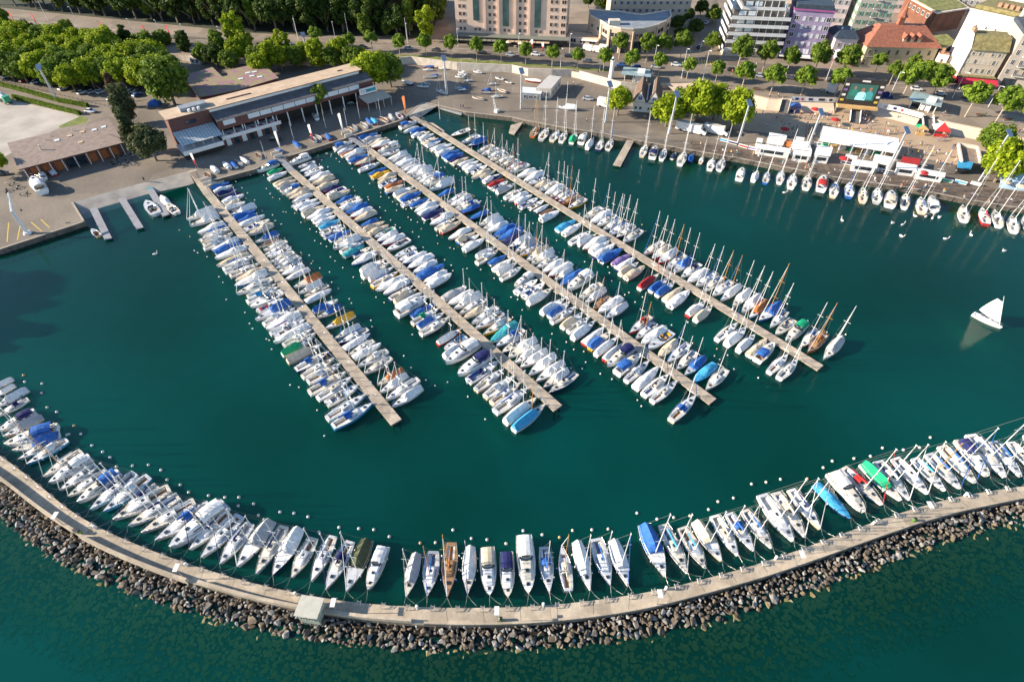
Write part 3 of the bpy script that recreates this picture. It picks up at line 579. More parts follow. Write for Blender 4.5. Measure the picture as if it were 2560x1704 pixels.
DATA['4L'] = """L 230 225 kb 9;270 310 cw! 8;420 315 cb 8;420 390 cw 7;500 395 mw 7;570 440 cw 7.5;600 500 mw 7;650 525 ce 7.5;740 525 cb 7.5;690 575 cw 7.5;780 625 cw 8;870 645 cw 9;920 705 cw 9;1020 755 cb 9;1080 805 cb 9;1140 850 cn 8;1190 885 ce 8;1300 915 cw 8;1380 955 cw 8;1440 1010 cw 8;1540 1035 mw 8;1560 1135 ce! 9;1700 1125 ce 8;1760 1205 cw 8;1850 1180 cn 7;1850 1290 cr/w 8;1920 1335 mn 8;2020 1390 tx 9
M 180 605 sw 9;260 665 cw! 9;370 705 cw 8;460 775 mb 9;600 805 mw 7.5;700 870 cw 7;800 925 dn 7;850 1010 cw 9;1150 1190 cl 9;1260 1260 cw 9;1410 1415 sw 10;1540 1450 tw 9;1680 1510 cw! 10
J 1620 255 cw 9;1720 325 cw 10;1840 405 cb 10;2020 490 cp 8;2100 570 cw 9;2160 660 te 9;2270 725 ce 9
N 760 1190 tr 10;970 1235 tb 9;1080 1315 tb 9;1240 1400 ce 9;1360 1480 cw 10
K 1740 170 tw/r 9;1830 265 te 9
O 240 1155 sk 10;380 1230 tw 10;540 1330 tw 9;730 1390 ce 9;890 1430 kb 9
U 100 200 sw 9.5;190 250 sw 9.5"""
DATA['4R'] = """L 1110 400 mx/k 10;1290 525 sw 10;1430 585 tb/n 10;1640 665 sb 9;1700 725 sw 9;1840 765 sw 9;1820 835 mw 8;1950 885 sw 9;2050 930 sw 9;2120 1010 sw 9;2240 1035 sr 10
M 370 250 cw 9;460 335 cw 10;570 375 mw 8;640 450 ce 8;790 490 sw 9.5;860 565 cw 9;940 620 sw 9;1060 655 sn/r 9.5;1130 695 sl/r 9;1200 735 sb/o 9.5;1320 805 sw/y 9.5;1640 960 sw 9.5;1690 1085 cw 10;1830 1125 sb 10;1960 1195 sw 9;2100 1255 sb/b 9.5
N 200 250 sb 9.5;310 290 sw 10;430 370 sw 10;820 595 sw 10;950 685 te/r 10;1070 755 tw/r 10;1250 835 sb 10;1360 905 tb 10;1520 995 sn 10;1620 1105 cw 9;1790 1165 sb 9.5;1930 1245 sb 10;2100 1325 sw 10;2250 1415 tw 10
O 450 650 tw 10;600 735 tw 10;720 825 to/w 10;890 870 tb/b 11;1030 970 sb 9.5;1130 1085 me 9;1300 1170 kg 10;1510 1270 sb 9.5;1620 1345 so/o 10.5;1870 1430 tx 11"""
for key in ('1L', '1R', '2L', '2R', '3L', '3R', '4L', '4R'):
    pi = int(key[0]) - 1; A, B_, d, nrm, PL = PW[pi]; side = -1 if key[1] == 'L' else 1; lst = []
    outw = nrm * (1 if side > 0 else -1)
    if outw.dot(Vector((1, .3, 0))) * side < 0: outw = -outw
    for line in DATA[key].split('\n'):
        t, rest = line[0], line[2:]
        for it in rest.split(';'):
            f = it.split(); lst.append((GT(t, float(f[0]), float(f[1]), .9), f[2], float(f[3])))
    lst.sort(key=lambda a: (a[0] - A).dot(d))
    for n, (p, code, L) in enumerate(lst):
        L *= .87; along = (p - A).dot(d); off = (p - A).dot(outw); off = max(off, 1.35 + L * .5)
        if off > 1.35 + L * .5 + 2.6: off = (off + 1.35 + L * .5 + 2.6) / 2
        q = A + d * along + outw * off; inw = -outw; bow = inw if '!' not in code else outw
        ang = math.atan2(bow.y, bow.x) + R(BR.uniform(1, 6))
        mf = 1.1 if BR.random() < .4 else 1.25
        if key == '4R' and along > 60: mf = 1.45
        if 'tb/b' in code: mf = 1.8
        c = code.replace('!', ''); group = {'s': 'sailboats moored at the piers', 't': 'sailboats moored at the piers'}.get(c[0], 'motorboats moored at the piers')
        where = '%s from shore, %s side of %s' % (nth(n + 1), 'left' if side < 0 else 'right', ['first pier', 'second pier', 'third pier', 'fourth pier'][pi])
        rb_ = build_boat(c, (q.x, q.y, 0), ang, L, where, group, mf)
        rb_.scale = (rb_.scale[0], rb_.scale[1] * .89, rb_.scale[2])
        if BR.random() < (.52):
            e = q + outw * (L / 2 + BR.uniform(1.2, 3.2)) + d * BR.uniform(-.8, .8)
            buoy(e, 'mooring buoy off the %s boat, %s side of %s' % (nth(n + 1), 'left' if side < 0 else 'right', ['first pier', 'second pier', 'third pier', 'fourth pier'][pi]), .56)
# ---------------------------------------------------------------- boats along the breakwater: bow, stern, kind
BW = """P -120 440 110 335 tw;-90 510 130 395 tw;-60 600 250 435 tw;-40 680 250 520 sn;-20 820 320 640 kn;20 870 385 690 tx;45 950 530 800 kb;110 1000 540 860 tb;160 1075 480 905 sw;240 1125 615 900 sw/l;390 1240 740 1000 sw;450 1300 830 1060 kw;540 1365 880 1130 sw;620 1420 970 1190 sw;710 1480 1100 1200 kb;830 1545 1240 1210 sn;950 1565 1370 1240 sw/l;1100 1590 1440 1320 sn;1040 1638 1560 1350 so;1180 1697 1640 1420 sn;1300 1760 1790 1470 sw;1430 1830 1930 1500 sb/x;1570 1900 2080 1500 kw;1740 1913 2100 1570 sn;1850 1988 2210 1600 sw;2020 2043 2300 1670 sn
R -176 505 140 80 tx;0 570 260 130 sn;155 580 400 150 tw;325 600 530 235 sw;505 640 710 220 so;640 715 870 270 sn;830 730 1030 260 tk;1030 715 1180 320 kw;1380 780 1480 380 tx;1575 775 1635 360 sb;1760 795 1800 285 so/o;1945 770 1975 320 tw;2150 775 2130 330 ke/n;2320 785 2305 370 kn
S 155 755 110 225 kw;345 745 295 320 sb;455 310 520 725 se;720 720 595 275 tw;905 680 770 245 sb/n;1070 680 930 260 tw;1410 595 1210 120 tb;1615 565 1380 120 sl;1785 515 1560 140 sl;1930 450 1690 85 te;2080 400 1860 30 se;2230 355 1990 10 sb;2396 330 2140 -20 sb
U 235 1838 -60 1410 sw;345 1800 70 1390 se;485 1725 210 1360 sn;760 1625 440 1310 cl;890 1570 580 1210 kw;1060 1500 690 1160 sr;1230 1460 870 1120 tg;1305 1460 1010 1100 sw;1480 1400 1170 1070 sw;1640 1370 1350 1070 sl;1780 1350 1480 1030 sb;1920 1300 1600 960 sb;2030 1240 1760 910 kn;2190 1250 1860 860 sw;2340 1240 2070 920 sb;2460 1180 2240 920 sw;2570 1130 2390 860 sw"""
n = 0; BWL = []
for line in BW.split('\n'):
    for it in line[2:].split(';'):
        f = it.split(); BWL.append((GT(line[0], float(f[0]), float(f[1]), 1.0), GT(line[0], float(f[2]), float(f[3]), .9), f[4]))
for n, (bow, stern, code) in enumerate(BWL):
    v = bow - stern; L = v.length; c = (bow + stern) / 2
    mx = 1.5
    wh = '%s boat from the left along the breakwater' % nth(n + 1)
    r_ = build_boat(code, (c.x, c.y, 0), math.atan2(v.y, v.x), L, wh, 'boats moored along the breakwater', mx, big=True)
    s_ = L / 8; ends = []
    mB = {'s': 2.55, 't': 2.55}.get(code[0], 2.8)
    r_.scale = (s_, s_ * min(1.02, (.24 * L + .62) / (mB * s_)), s_)
    tip, aft = (bow, stern) if (near(inn, bow) - bow).length < (near(inn, stern) - stern).length else (stern, bow)
    w0 = near(inn, tip); al = Vector((-(w0 - tip).y, (w0 - tip).x, 0)).normalized()
    inv = r_.matrix_basis.inverted()
    for k in (-1, 1):
        q = MB(); a = inv @ Vector((tip.x, tip.y, 1.15)); b_ = inv @ (Vector((w0.x, w0.y, ZW + .1)) + al * 1.0 * k); m_ = (a + b_) / 2 - Vector((0, 0, .35)); q.path([a, m_, b_], .018, 4)
        q.build('mooring_line', WIRE, r_)
    u = (aft - tip).normalized(); e = aft + u * BR.uniform(1.4, 3.0)
    buoy(e, 'mooring buoy off the %s boat from the left at the breakwater' % nth(n + 1), .78)
# ---------------------------------------------------------------- boats along the town quay: stern, bow
QY = """V 185 1250 245 1160 sw/o;265 1280 330 1180 so;365 1290 430 1200 sw;450 1300 500 1205 sb;545 1310 590 1220 tg;630 1315 680 1225 kw;690 1360 750 1270 tw;790 1375 835 1280 sw;880 1370 920 1280 sb;1195 1430 1235 1330 sw;1290 1450 1320 1350 kn;1375 1465 1410 1365 sb;1470 1450 1510 1390 dn;1545 1510 1595 1385 se;1640 1475 1660 1410 cb;1735 1490 1760 1430 so;1820 1555 1850 1455 sw;1905 1560 1945 1460 sb
W 2090 80 2120 -20 kw;2220 90 2260 0 tw;2330 110 2356 10 sb/b
X 105 110 130 0 sw;210 155 240 10 so;350 165 370 20 sx;485 180 510 50 kr;600 235 625 90 sb;745 240 750 100 sb/b;875 285 870 120 sw;1000 290 1010 150 sw;1120 325 1140 140 ke;1255 340 1270 200 sw;1420 385 1400 220 sb;1530 365 1500 240 kw;1810 460 1780 270 sw;2010 490 1950 290 sr/r;2130 510 2070 330 sw;2270 560 2220 350 sw;2416 560 2350 380 sb"""
QL = []
for line in QY.split('\n'):
    for it in line[2:].split(';'):
        f = it.split(); QL.append((GT(line[0], float(f[2]), float(f[3]), .9), GT(line[0], float(f[0]), float(f[1]), .9), f[4]))
for n, (bow, stern, code) in enumerate(QL):
    v = bow - stern; L = min(9.5, max(5.0, v.length)); bow = stern + v.normalized() * L; c = (bow + stern) / 2
    build_boat(code, (c.x, c.y, 0), math.atan2(v.y, v.x), L, '%s from the left along the town quay' % nth(n + 1), 'boats moored along the town quay', 1.6 if n < 18 else 1.9)
    e = stern - v.normalized() * BR.uniform(1, 2.2)
    buoy(e, 'mooring buoy astern of the %s boat from the left at the town quay' % nth(n + 1), .6, MT['gelcoat_red'] if 9 <= n <= 15 else None)
for (u, v, s, lb) in ((320, 857, 1, 'lone white buoy in open water right of the first small pontoons'), (2199, 765, .95, 'lone white buoy in open water left of the sailing boat'), (2438, 688, .95, 'lone white buoy in open water above the sailing boat'), (1883, 615, .95, 'lone white buoy in open water above the rightmost pier masts'),
                   (856, 1079, .9, 'upper of two white buoys below the first pier end'), (857, 1107, .9, 'lower of two white buoys below the first pier end'), (1746, 822, .9, 'left of two white buoys between third and fourth piers'), (1761, 833, .9, 'right of two white buoys between third and fourth piers'), (2106, 552, .8, 'lone white buoy below the town quay boats'), (1972, 965, .9, 'white buoy below the end of the rightmost pier')):
    p = G(u, v, 0); buoy(p, lb, s)
# ---------------------------------------------------------------- sailing dinghy under sail
bo_ = GT('X', 2150, 1450, .4); st_ = GT('X', 1885, 1315, .5); v = bo_ - st_; L = v.length; c = (bo_ + st_) / 2
root = empty('sailing_dinghy', (c.x, c.y, 0), math.atan2(v.y, v.x), L / 8); tag(root, 'white sailing boat under full white sail alone in open water', 'sailboat')
for (pn, me, slots, par) in RC['s1'][:3] + RC['s1'][9:10]:
    inst(pn, me, [{'hull': GEL['w'], 'boot': GEL['w'], 'trim': GEL['w'], 'deck': DECK[0], 'well': WELL[0], 'deck2': DECK[0], 'steel': STEEL}[s] for s in slots], root)
mp = Vector((3.2, 0, .8)); top = Vector((-.3, -2.6, 11.2)); q = MB(); q.tube(mp, top, .11, .07, 8); q.build('mast', ALU, root)
q = MB(); rows = []
for i in range(11):
    t = i / 10; lf = mp.lerp(top, .10 + .72 * t); wd = 6.3 * (1 - .74 * t ** 1.15); row = []
    for j in range(7):
        s = j / 6; row.append(lf + Vector((-wd * s * .98, wd * s * .20 - .42 * math.sin(s * math.pi) * (1 - t * .5), wd * s * .02)))
    rows.append(row)
q.loft(rows, 0, False, False); q.build('mainsail', mat('sailcloth', (0.80, 0.79, 0.76), .7, .04, 2, spec=.2), root, True)
q = MB(); q.tube(mp + Vector((0, 0, .9)), mp + Vector((-6.2, 1.25, 1.0)), .07, n=6); q.build('boom', ALU, root)
for k in (.1, .27, .44, .61, .78):
    lf = mp.lerp(top, .10 + .72 * k); wd = 6.3 * (1 - .74 * k ** 1.15); q = MB(); q.path([lf + Vector((-wd * j / 6 * .98, wd * j / 6 * .20 - .42 * math.sin(j / 6 * math.pi) * (1 - k * .5) - .02, wd * j / 6 * .02)) for j in range(7)], .022, 3); q.build('sail_batten', FAB['x'], root)

# ================================================================= land
ZL = 1.5; ZH = 4.0
TL['a'] = (1780, 0, 5.89); TL['b'] = (2160, 0, 5.89); TL['c'] = (1900, 230, 6.929); TL['d'] = (2220, 230, 6.929); TL['e'] = (1120, 0, 3.959); TL['f'] = (1440, 0, 3.733); TL['g'] = (380, 140, 4.206); TL['h'] = (640, 150, 3.542)
ASPH = mat('asphalt_quay', (0.19, 0.157, 0.122), .9, .22, .05, bump=.04, det=10, patch=.045)
ROADM = mat('asphalt_road', (0.175, 0.142, 0.108), .9, .16, .06, bump=.03, det=10, patch=.03)
PAVE = mat('pavement', (0.25, 0.20, 0.15), .9, .12, .1, bump=.03, det=8, patch=.08)
SAND = mat('sandy_plaza', (0.40, 0.29, 0.19), .95, .12, .12, bump=.04, det=9)
GRAV = mat('pale_gravel', (0.40, 0.36, 0.31), .95, .16, .12, bump=.1, det=10)
GRASS = mat('grass', (0.10, 0.14, 0.02), .95, .3, .4, bump=.2, c2=(0.20, 0.21, 0.05), det=8)
WALLW = mat('pale_concrete_wall', (0.58, 0.51, 0.42), .85, .14, .5, bump=.04, det=8)
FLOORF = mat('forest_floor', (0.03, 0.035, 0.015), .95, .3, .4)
PLINE = mat('road_paint', (0.70, 0.68, 0.62), .7, .1, 2); YLINE = mat('yellow_paint', (0.60, 0.42, 0.05), .7, .15, 2)
shore = [(-400, 715), (0, 624), (213, 554), (183, 505), (330, 464), (470, 428), (490, 449), (512, 457), (640, 423), (681, 402), (749, 383), (874, 343), (1010, 299), (1020, 289), (1055, 257), (1088, 263), (1164, 281), (1280, 294), (1313, 302), (1416, 321), (1514, 335), (1606, 354), (1726, 376), (1851, 397), (1920, 411), (2015, 429), (2110, 448), (2273, 470), (2404, 497), (2560, 523), (2700, 548)]
SH = [G(u, v, ZL) for u, v in shore]
low = SH + [Vector((420, 160, ZL)), Vector((420, 560, ZL)), Vector((-560, 560, ZL)), Vector((-560, 60, ZL))]
def sheet(name, pts, m, z=None, parent=None, kind='structure', thick=0.0):
    q = MB(); P = [Vector((p[0], p[1], (z if z is not None else p[2]))) for p in pts]
    ar = sum(P[i].x * P[(i + 1) % len(P)].y - P[(i + 1) % len(P)].x * P[i].y for i in range(len(P)))
    if ar < 0: P = P[::-1]
    q.add(P, [tuple(range(len(P)))]); o = q.build(name, m, parent)
    if kind: tag(o, kind=kind)
    return o
def band(u0, v0, u1, v1, wd, z):
    a, b_ = G(u0, v0, z), G(u1, v1, z); d = (b_ - a).normalized(); n = Vector((-d.y, d.x, 0)) * wd / 2; return [a - n, b_ - n, b_ + n, a + n]
q = MB(); q.prism([(p.x, p.y) for p in low], -6, ZL, 1, 0); tag(q.build('ground', [ASPH, mat('quay_wall_stone', (0.12, 0.10, 0.08), .9, .35, .8, bump=.4)]), kind='structure')
# coping stone along the quay edge
q = MB()
for i in range(1, len(SH) - 1):
    if 3 <= i <= 5: continue
    a, b_ = SH[i], SH[i + 1]; d = (b_ - a).normalized(); n = Vector((-d.y, d.x, 0)); a2 = a + n * .3; b2 = b_ + n * .3; c = (a2 + b2) / 2
    q.box((c.x, c.y, ZL + .03), ((b2 - a2).length, .55, .16), 0, math.atan2(d.y, d.x))
tag(q.build('quay_coping', CONC), kind='structure')
# slipway
sl = [G(180, 512, ZL + .012), G(330, 462, ZL + .012), G(462, 424, ZL + .012), G(484, 454, .35), G(375, 493, -.5), G(261, 528, -.5), G(222, 545, -.5)]
q = MB(); q.add([G(183, 505, 1.53), G(330, 464, 1.53), G(470, 428, 1.53), G(486, 458, .1), G(375, 496, -.6), G(261, 530, -.6), G(212, 548, -.6)], [(0, 1, 4, 5), (1, 2, 3, 4), (0, 5, 6)])
tag(q.build('slipway', mat('slipway_concrete', (0.36, 0.32, 0.27), .9, .18, .3, bump=.05, det=8)), kind='structure')
q = MB(); q.add([G(1018, 290, 1.53), G(1055, 256, 1.53), G(1092, 266, 1.2), G(1040, 302, -.4)], [(0, 3, 2, 1)]); tag(q.build('dinghy_ramp', MT['slipway_concrete']), kind='structure')
sheet('wooden_quay_deck', [G(u, v, ZL) for u, v in [(1726, 374), (1851, 395), (1920, 409), (2015, 427), (2110, 446), (2273, 468), (2404, 495), (2560, 521), (2700, 545), (2700, 505), (2560, 480), (2404, 458), (2273, 438), (2110, 418), (2015, 400), (1920, 384), (1851, 371), (1735, 352)]], mat('brown_deck_boards', (0.13, 0.095, 0.07), .85, .3, .7, bump=.1), ZL + .012)
# street terrace, 2.5 m higher than the quay
wall_px = [(-500, 135), (0, 100), (250, 122), (480, 140), (700, 150), (900, 146), (1000, 148), (1028, 146), (1142, 161), (1280, 167), (1320, 176), (1380, 178), (1429, 178), (1448, 182), (1552, 210), (1600, 212), (1663, 207), (1730, 205), (1799, 221), (1920, 247), (2083, 254), (2189, 258), (2306, 286), (2355, 303), (2450, 322), (2560, 346), (2700, 380)]
WP = [G(u, v, ZH) for u, v in wall_px]
hi = WP + [Vector((420, 560, ZH)), Vector((-560, 560, ZH))]
q = MB(); q.prism([(p.x, p.y) for p in hi], -1, ZH, 1, 0); tag(q.build('street_terrace', [PAVE, WALLW]), kind='structure')
def wallrun(i0, i1, label, h=.75, wd=.4, m=WALLW, name='retaining_wall'):
    q = MB(); P = WP[i0:i1 + 1]; rows = []
    for i, p in enumerate(P):
        a = P[max(0, i - 1)]; b_ = P[min(len(P) - 1, i + 1)]; t = (b_ - a).normalized(); n = Vector((t.y, -t.x, 0))
        rows.append([p + n * .02 + Vector((0, 0, -2.5)), p + n * .02 + Vector((0, 0, h)), p - n * wd + Vector((0, 0, h)), p - n * wd + Vector((0, 0, .002))])
    q.loft(rows); tag(q.build(name, m), label, 'wall', 'curved pale retaining walls')
wallrun(6, 12, 'curved pale concrete retaining wall behind the boat yard, left of the gap')
wallrun(13, 15, 'pale curved retaining wall between the gap and the blue and white clubhouse')
# sloping pale revetment beside the sand
def revet(pts, label, w1=5.5):
    q = MB(); rows = []
    P = [G(u, v, ZH) for u, v in pts]
    for i, p in enumerate(P):
        a = P[max(0, i - 1)]; b_ = P[min(len(P) - 1, i + 1)]; t = (b_ - a).normalized(); n = Vector((t.y, -t.x, 0))
        rows.append([p - n * .8 + Vector((0, 0, .03)), p + n * .2 + Vector((0, 0, .03)), p + n * w1 + Vector((0, 0, -2.47))])
    q.loft(rows, caps=False); tag(q.build('stone_slope', mat('pale_pink_stone', (0.62, 0.47, 0.34), .9, .08, .3)), label, 'wall', 'pale stone slopes along the sandy plaza')
revet([(1790, 219), (1850, 231), (1920, 247), (2000, 250), (2083, 254)], 'pale pink stone slope above the sand, left of the big screen')
revet([(2195, 260), (2250, 272), (2306, 286)], 'pale pink stone slope under the long white banner right of the big screen')
revet([(2360, 304), (2450, 322), (2560, 346), (2700, 380)], 'long pale pink stone slope at the far right above the sand', 4)
q = MB(); A = [G(1663, 209, ZH + .02), G(1735, 207, ZH + .02), G(1722, 243, ZL + .02), G(1700, 243, ZL + .02)]; q.add(A, [(0, 3, 2, 1)]); tag(q.build('access_ramp', MT['pale_pink_stone']), kind='structure')
# surface patches
sheet('gravel_yard', [G(u, v, ZL) for u, v in [(-300, 240), (0, 246), (80, 262), (190, 286), (206, 300), (150, 320), (95, 345), (0, 398), (-300, 520)]], GRAV, ZL + .004)
sheet('service_road', [G(u, v, ZL) for u, v in [(-300, 200), (0, 223), (120, 246), (225, 274), (300, 300), (315, 330), (330, 380), (380, 415), (300, 400), (262, 318), (210, 290), (120, 262), (0, 236), (-300, 220)]], ROADM, ZL + .004)
sheet('parking_lot', [G(u, v, ZL) for u, v in [(-300, 140), (0, 168), (200, 200), (420, 250), (420, 285), (280, 268), (100, 228), (0, 208), (-300, 175)]], ROADM, ZL + .003)
sheet('grass_patch', [G(u, v, ZL) for u, v in [(146, 316), (205, 289), (221, 297), (216, 308), (150, 320)]], GRASS, ZL + .008)
sheet('sand_plaza', [G(u, v, ZL) for u, v in [(1735, 230), (1800, 238), (1920, 255), (2083, 265), (2190, 268), (2306, 295), (2355, 312), (2450, 332), (2560, 358), (2700, 390), (2700, 470), (2560, 420), (2430, 420), (2330, 400), (2240, 390), (2040, 350), (1900, 330), (1800, 320), (1760, 290)]], SAND, ZL + .004)
sheet('upper_grass_verge', [G(u, v, ZH) for u, v in [(960, 138), (1040, 138), (1142, 147), (1280, 156), (1400, 165), (1520, 173), (1520, 180), (1400, 171), (1280, 163), (1142, 154), (1040, 145), (960, 144)]], GRASS, ZH + .004)
rd_top = [(-500, 0), (0, 36), (95, 50), (190, 68), (299, 79), (489, 92), (640, 102), (735, 104), (1020, 108), (1130, 112), (1280, 119), (1440, 124), (1560, 132), (1700, 141), (1810, 150), (1920, 160), (2060, 176), (2190, 190), (2330, 205), (2450, 222), (2560, 236), (2700, 258)]
rd_bot = [(2700, 322), (2560, 292), (2450, 268), (2330, 250), (2190, 234), (2060, 222), (1920, 206), (1810, 198), (1700, 190), (1560, 172), (1440, 160), (1280, 151), (1130, 142), (1020, 135), (776, 130), (640, 124), (489, 118), (299, 100), (190, 84), (95, 66), (0, 52), (-500, 12)]
sheet('main_road', [G(u, v, ZH) for u, v in rd_top + rd_bot], ROADM, ZH + .008)
sheet('side_street', [G(u, v, ZH) for u, v in [(1712, 142), (1745, 30), (1760, -40), (1800, -40), (1790, 30), (1800, 149)]], ROADM, ZH + .004)
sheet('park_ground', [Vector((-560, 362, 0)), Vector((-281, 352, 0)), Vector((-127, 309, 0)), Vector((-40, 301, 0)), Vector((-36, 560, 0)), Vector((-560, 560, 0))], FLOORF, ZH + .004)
def dashes(pts, z, ln, gap, wd, m, name):
    q = MB(); P = [G(u, v, z) for u, v in pts]; s = 0
    for a, b_ in zip(P, P[1:]):
        L = (b_ - a).length; d = (b_ - a).normalized(); n = Vector((-d.y, d.x, 0)) * wd / 2; t = s
        while t + ln < L:
            c, e = a + d * t, a + d * (t + ln); q.add([c - n, e - n, e + n, c + n], [(0, 1, 2, 3)]); t += ln + gap
        s = max(0, t - L)
    o = q.build(name, m); tag(o, kind='structure'); return o
mid = [((a[0] + b_[0]) / 2, (a[1] + b_[1]) / 2) for a, b_ in zip(rd_top, rd_bot[::-1])]
dashes(mid, ZH + .013, 3, 4, .16, PLINE, 'lane_markings')
dashes([(a[0], a[1] * .7 + b_[1] * .3) for a, b_ in zip(rd_top, rd_bot[::-1])], ZH + .013, 14, .3, .15, PLINE, 'lane_edge_markings')
dashes([(1722, 142), (1750, 40)], ZH + .013, 3, 3, .16, PLINE, 'side_street_markings')
q = MB()
for k in range(9): q.add(band(1735 + k * 7, 158 + k * .7, 1732 + k * 7, 148 + k * .7, .55, ZH + .014), [(0, 1, 2, 3)])
tag(q.build('zebra_crossing', YLINE), kind='structure')
q = MB()
for a in (((80, 480), (65, 655)), ((185, 510), (160, 640)), ((285, 475), (385, 560)), ((375, 450), (455, 525))): 
    P = [GT('Y', *a[0], ZL + .01), GT('Y', *a[1], ZL + .01)]; d = (P[1] - P[0]).normalized(); n = Vector((-d.y, d.x, 0)) * .12; q.add([P[0] - n, P[1] - n, P[1] + n, P[0] + n], [(0, 1, 2, 3)])
tag(q.build('crane_bay_markings', YLINE), kind='structure')

# ---------------------------------------------------------------- trees
def crown_mesh(seed, rx, rz, nclump, nleaf, lf, name, cone=False, low=-.5):
    r = random.Random(seed); m = MB()
    for c in range(nclump):
        while True:
            v = Vector((r.uniform(-1, 1), r.uniform(-1, 1), r.uniform(low, 1)))
            if .35 < v.length < 1: break
        if cone: k = (1 - (v.z * .5 + .5)) * .95 + .12; v.x *= k; v.y *= k
        v *= .86
        cr = rx * r.uniform(.20, .36) * (1 if not cone else .8); cc = Vector((v.x * rx, v.y * rx, v.z * rz)); hue = 0 if r.random() < .6 else 1
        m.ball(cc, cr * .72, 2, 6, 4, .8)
        for i in range(nleaf):
            d = Vector((r.gauss(0, 1), r.gauss(0, 1), r.gauss(0, .8))).normalized(); p = cc + d * cr * r.uniform(.72, 1.12)
            n = (d + Vector((r.uniform(-.8, .8), r.uniform(-.8, .8), r.uniform(-.3, .9)))).normalized(); t = n.orthogonal().normalized(); b_ = n.cross(t); a = r.uniform(0, 6.3); t, b_ = t * math.cos(a) + b_ * math.sin(a), b_ * math.cos(a) - t * math.sin(a)
            s = lf * r.uniform(.6, 1.25); m.add([p - t * s, p + b_ * s * .6, p + t * s, p - b_ * s * .6], [(0, 1, 2, 3)], hue if r.random() < .8 else 1 - hue)
    return m.mesh(name)
def trunk_mesh(h, r0, top, name, seed=1):
    r = random.Random(seed); m = MB(); m.tube((0, 0, -.3), (0, 0, h), r0, r0 * .7, 7)
    for k in range(5):
        a = k * 1.3 + r.random(); m.tube((0, 0, h * r.uniform(.8, 1)), (math.cos(a) * top * .6, math.sin(a) * top * .6, h + top * r.uniform(.4, .8)), r0 * .4, r0 * .12, 5)
    m.tube((0, 0, h), (0, 0, h + top), r0 * .6, r0 * .15, 5); return m.mesh(name)
def folm(name, c, d):
    L_ = folm0(name, c, d)
    for m in L_:
        t = m.node_tree; B = t.nodes['Principled BSDF']; tr = t.nodes.new('ShaderNodeBsdfTranslucent'); mx = t.nodes.new('ShaderNodeMixShader'); mx.inputs[0].default_value = .33
        t.links.new(B.inputs['Base Color'].links[0].from_socket, tr.inputs[0]); t.links.new(B.outputs[0], mx.inputs[1]); t.links.new(tr.outputs[0], mx.inputs[2]); t.links.new(mx.outputs[0], t.nodes['Material Output'].inputs[0])
    return L_
def folm0(name, c, d): return [mat(name + '_leaves_a', c, .75, .25, .6, spec=.25), mat(name + '_leaves_b', d, .75, .25, .6, spec=.25), mat(name + '_inner', tuple(x * .8 for x in c), .9, .2, .6, spec=.1)]  # inner: cores added in the clumps to block light, darkened as crown shade
FOL = {'street': folm('linden', (0.14, 0.23, 0.022), (0.22, 0.31, 0.03)), 'lit': folm('sunlit_crown', (0.20, 0.28, 0.010), (0.32, 0.38, 0.014)), 'mid': folm('maple', (0.11, 0.18, 0.018), (0.17, 0.23, 0.025)), 'dark': folm('oak', (0.045, 0.08, 0.012), (0.075, 0.115, 0.018)), 'brown': folm('copper_beech', (0.09, 0.05, 0.03), (0.12, 0.07, 0.04)), 'pine': folm('pine', (0.07, 0.09, 0.035), (0.11, 0.12, 0.05))}  # the lit set has sunlight put into its brighter leaf colour
BARK = mat('bark', (0.20, 0.16, 0.12), .9, .25, 2, bump=.3); STAKE = mat('pale_bark', (0.42, 0.34, 0.25), .9, .2, 2)
CR = {'street': [crown_mesh(200 + i, 2.8, 3.0, 46, 62, .34, 'crown') for i in range(3)], 'big': [crown_mesh(210 + i, 5.0, 4.6, 70, 62, .46, 'crown') for i in range(4)], 'tall': [crown_mesh(220 + i, 4.2, 7.5, 70, 60, .46, 'crown', low=-1.0) for i in range(3)], 'cone': [crown_mesh(230 + i, 3.6, 7.0, 60, 60, .40, 'crown', True, -1) for i in range(2)], 'bush': [crown_mesh(240 + i, 1.2, 1.0, 14, 40, .2, 'crown') for i in range(2)]}
TK = {'street': trunk_mesh(3.4, .17, 2, 'trunk'), 'big': trunk_mesh(4.2, .38, 4.2, 'trunk', 3), 'tall': trunk_mesh(5.0, .42, 8, 'trunk', 4), 'cone': trunk_mesh(2.5, .35, 9, 'trunk', 5), 'bush': trunk_mesh(.3, .06, .6, 'trunk', 6)}
CZ = {'street': 5.6, 'big': 6.0, 'tall': 8.6, 'cone': 8.4, 'bush': 1.0}
TR = random.Random(77)
def tree(kind, fol, p, s, label, group, name='tree', wide=1.0):
    root = empty(name, p, TR.uniform(0, 6.28), s); v = TR.randrange(len(CR[kind]))
    inst('trunk', TK[kind], [STAKE if kind == 'street' else BARK], root)
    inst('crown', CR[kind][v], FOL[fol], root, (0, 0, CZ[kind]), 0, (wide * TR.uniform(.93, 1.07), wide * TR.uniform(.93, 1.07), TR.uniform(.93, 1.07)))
    tag(root, label, 'tree' if kind != 'bush' else 'bush', group); return root
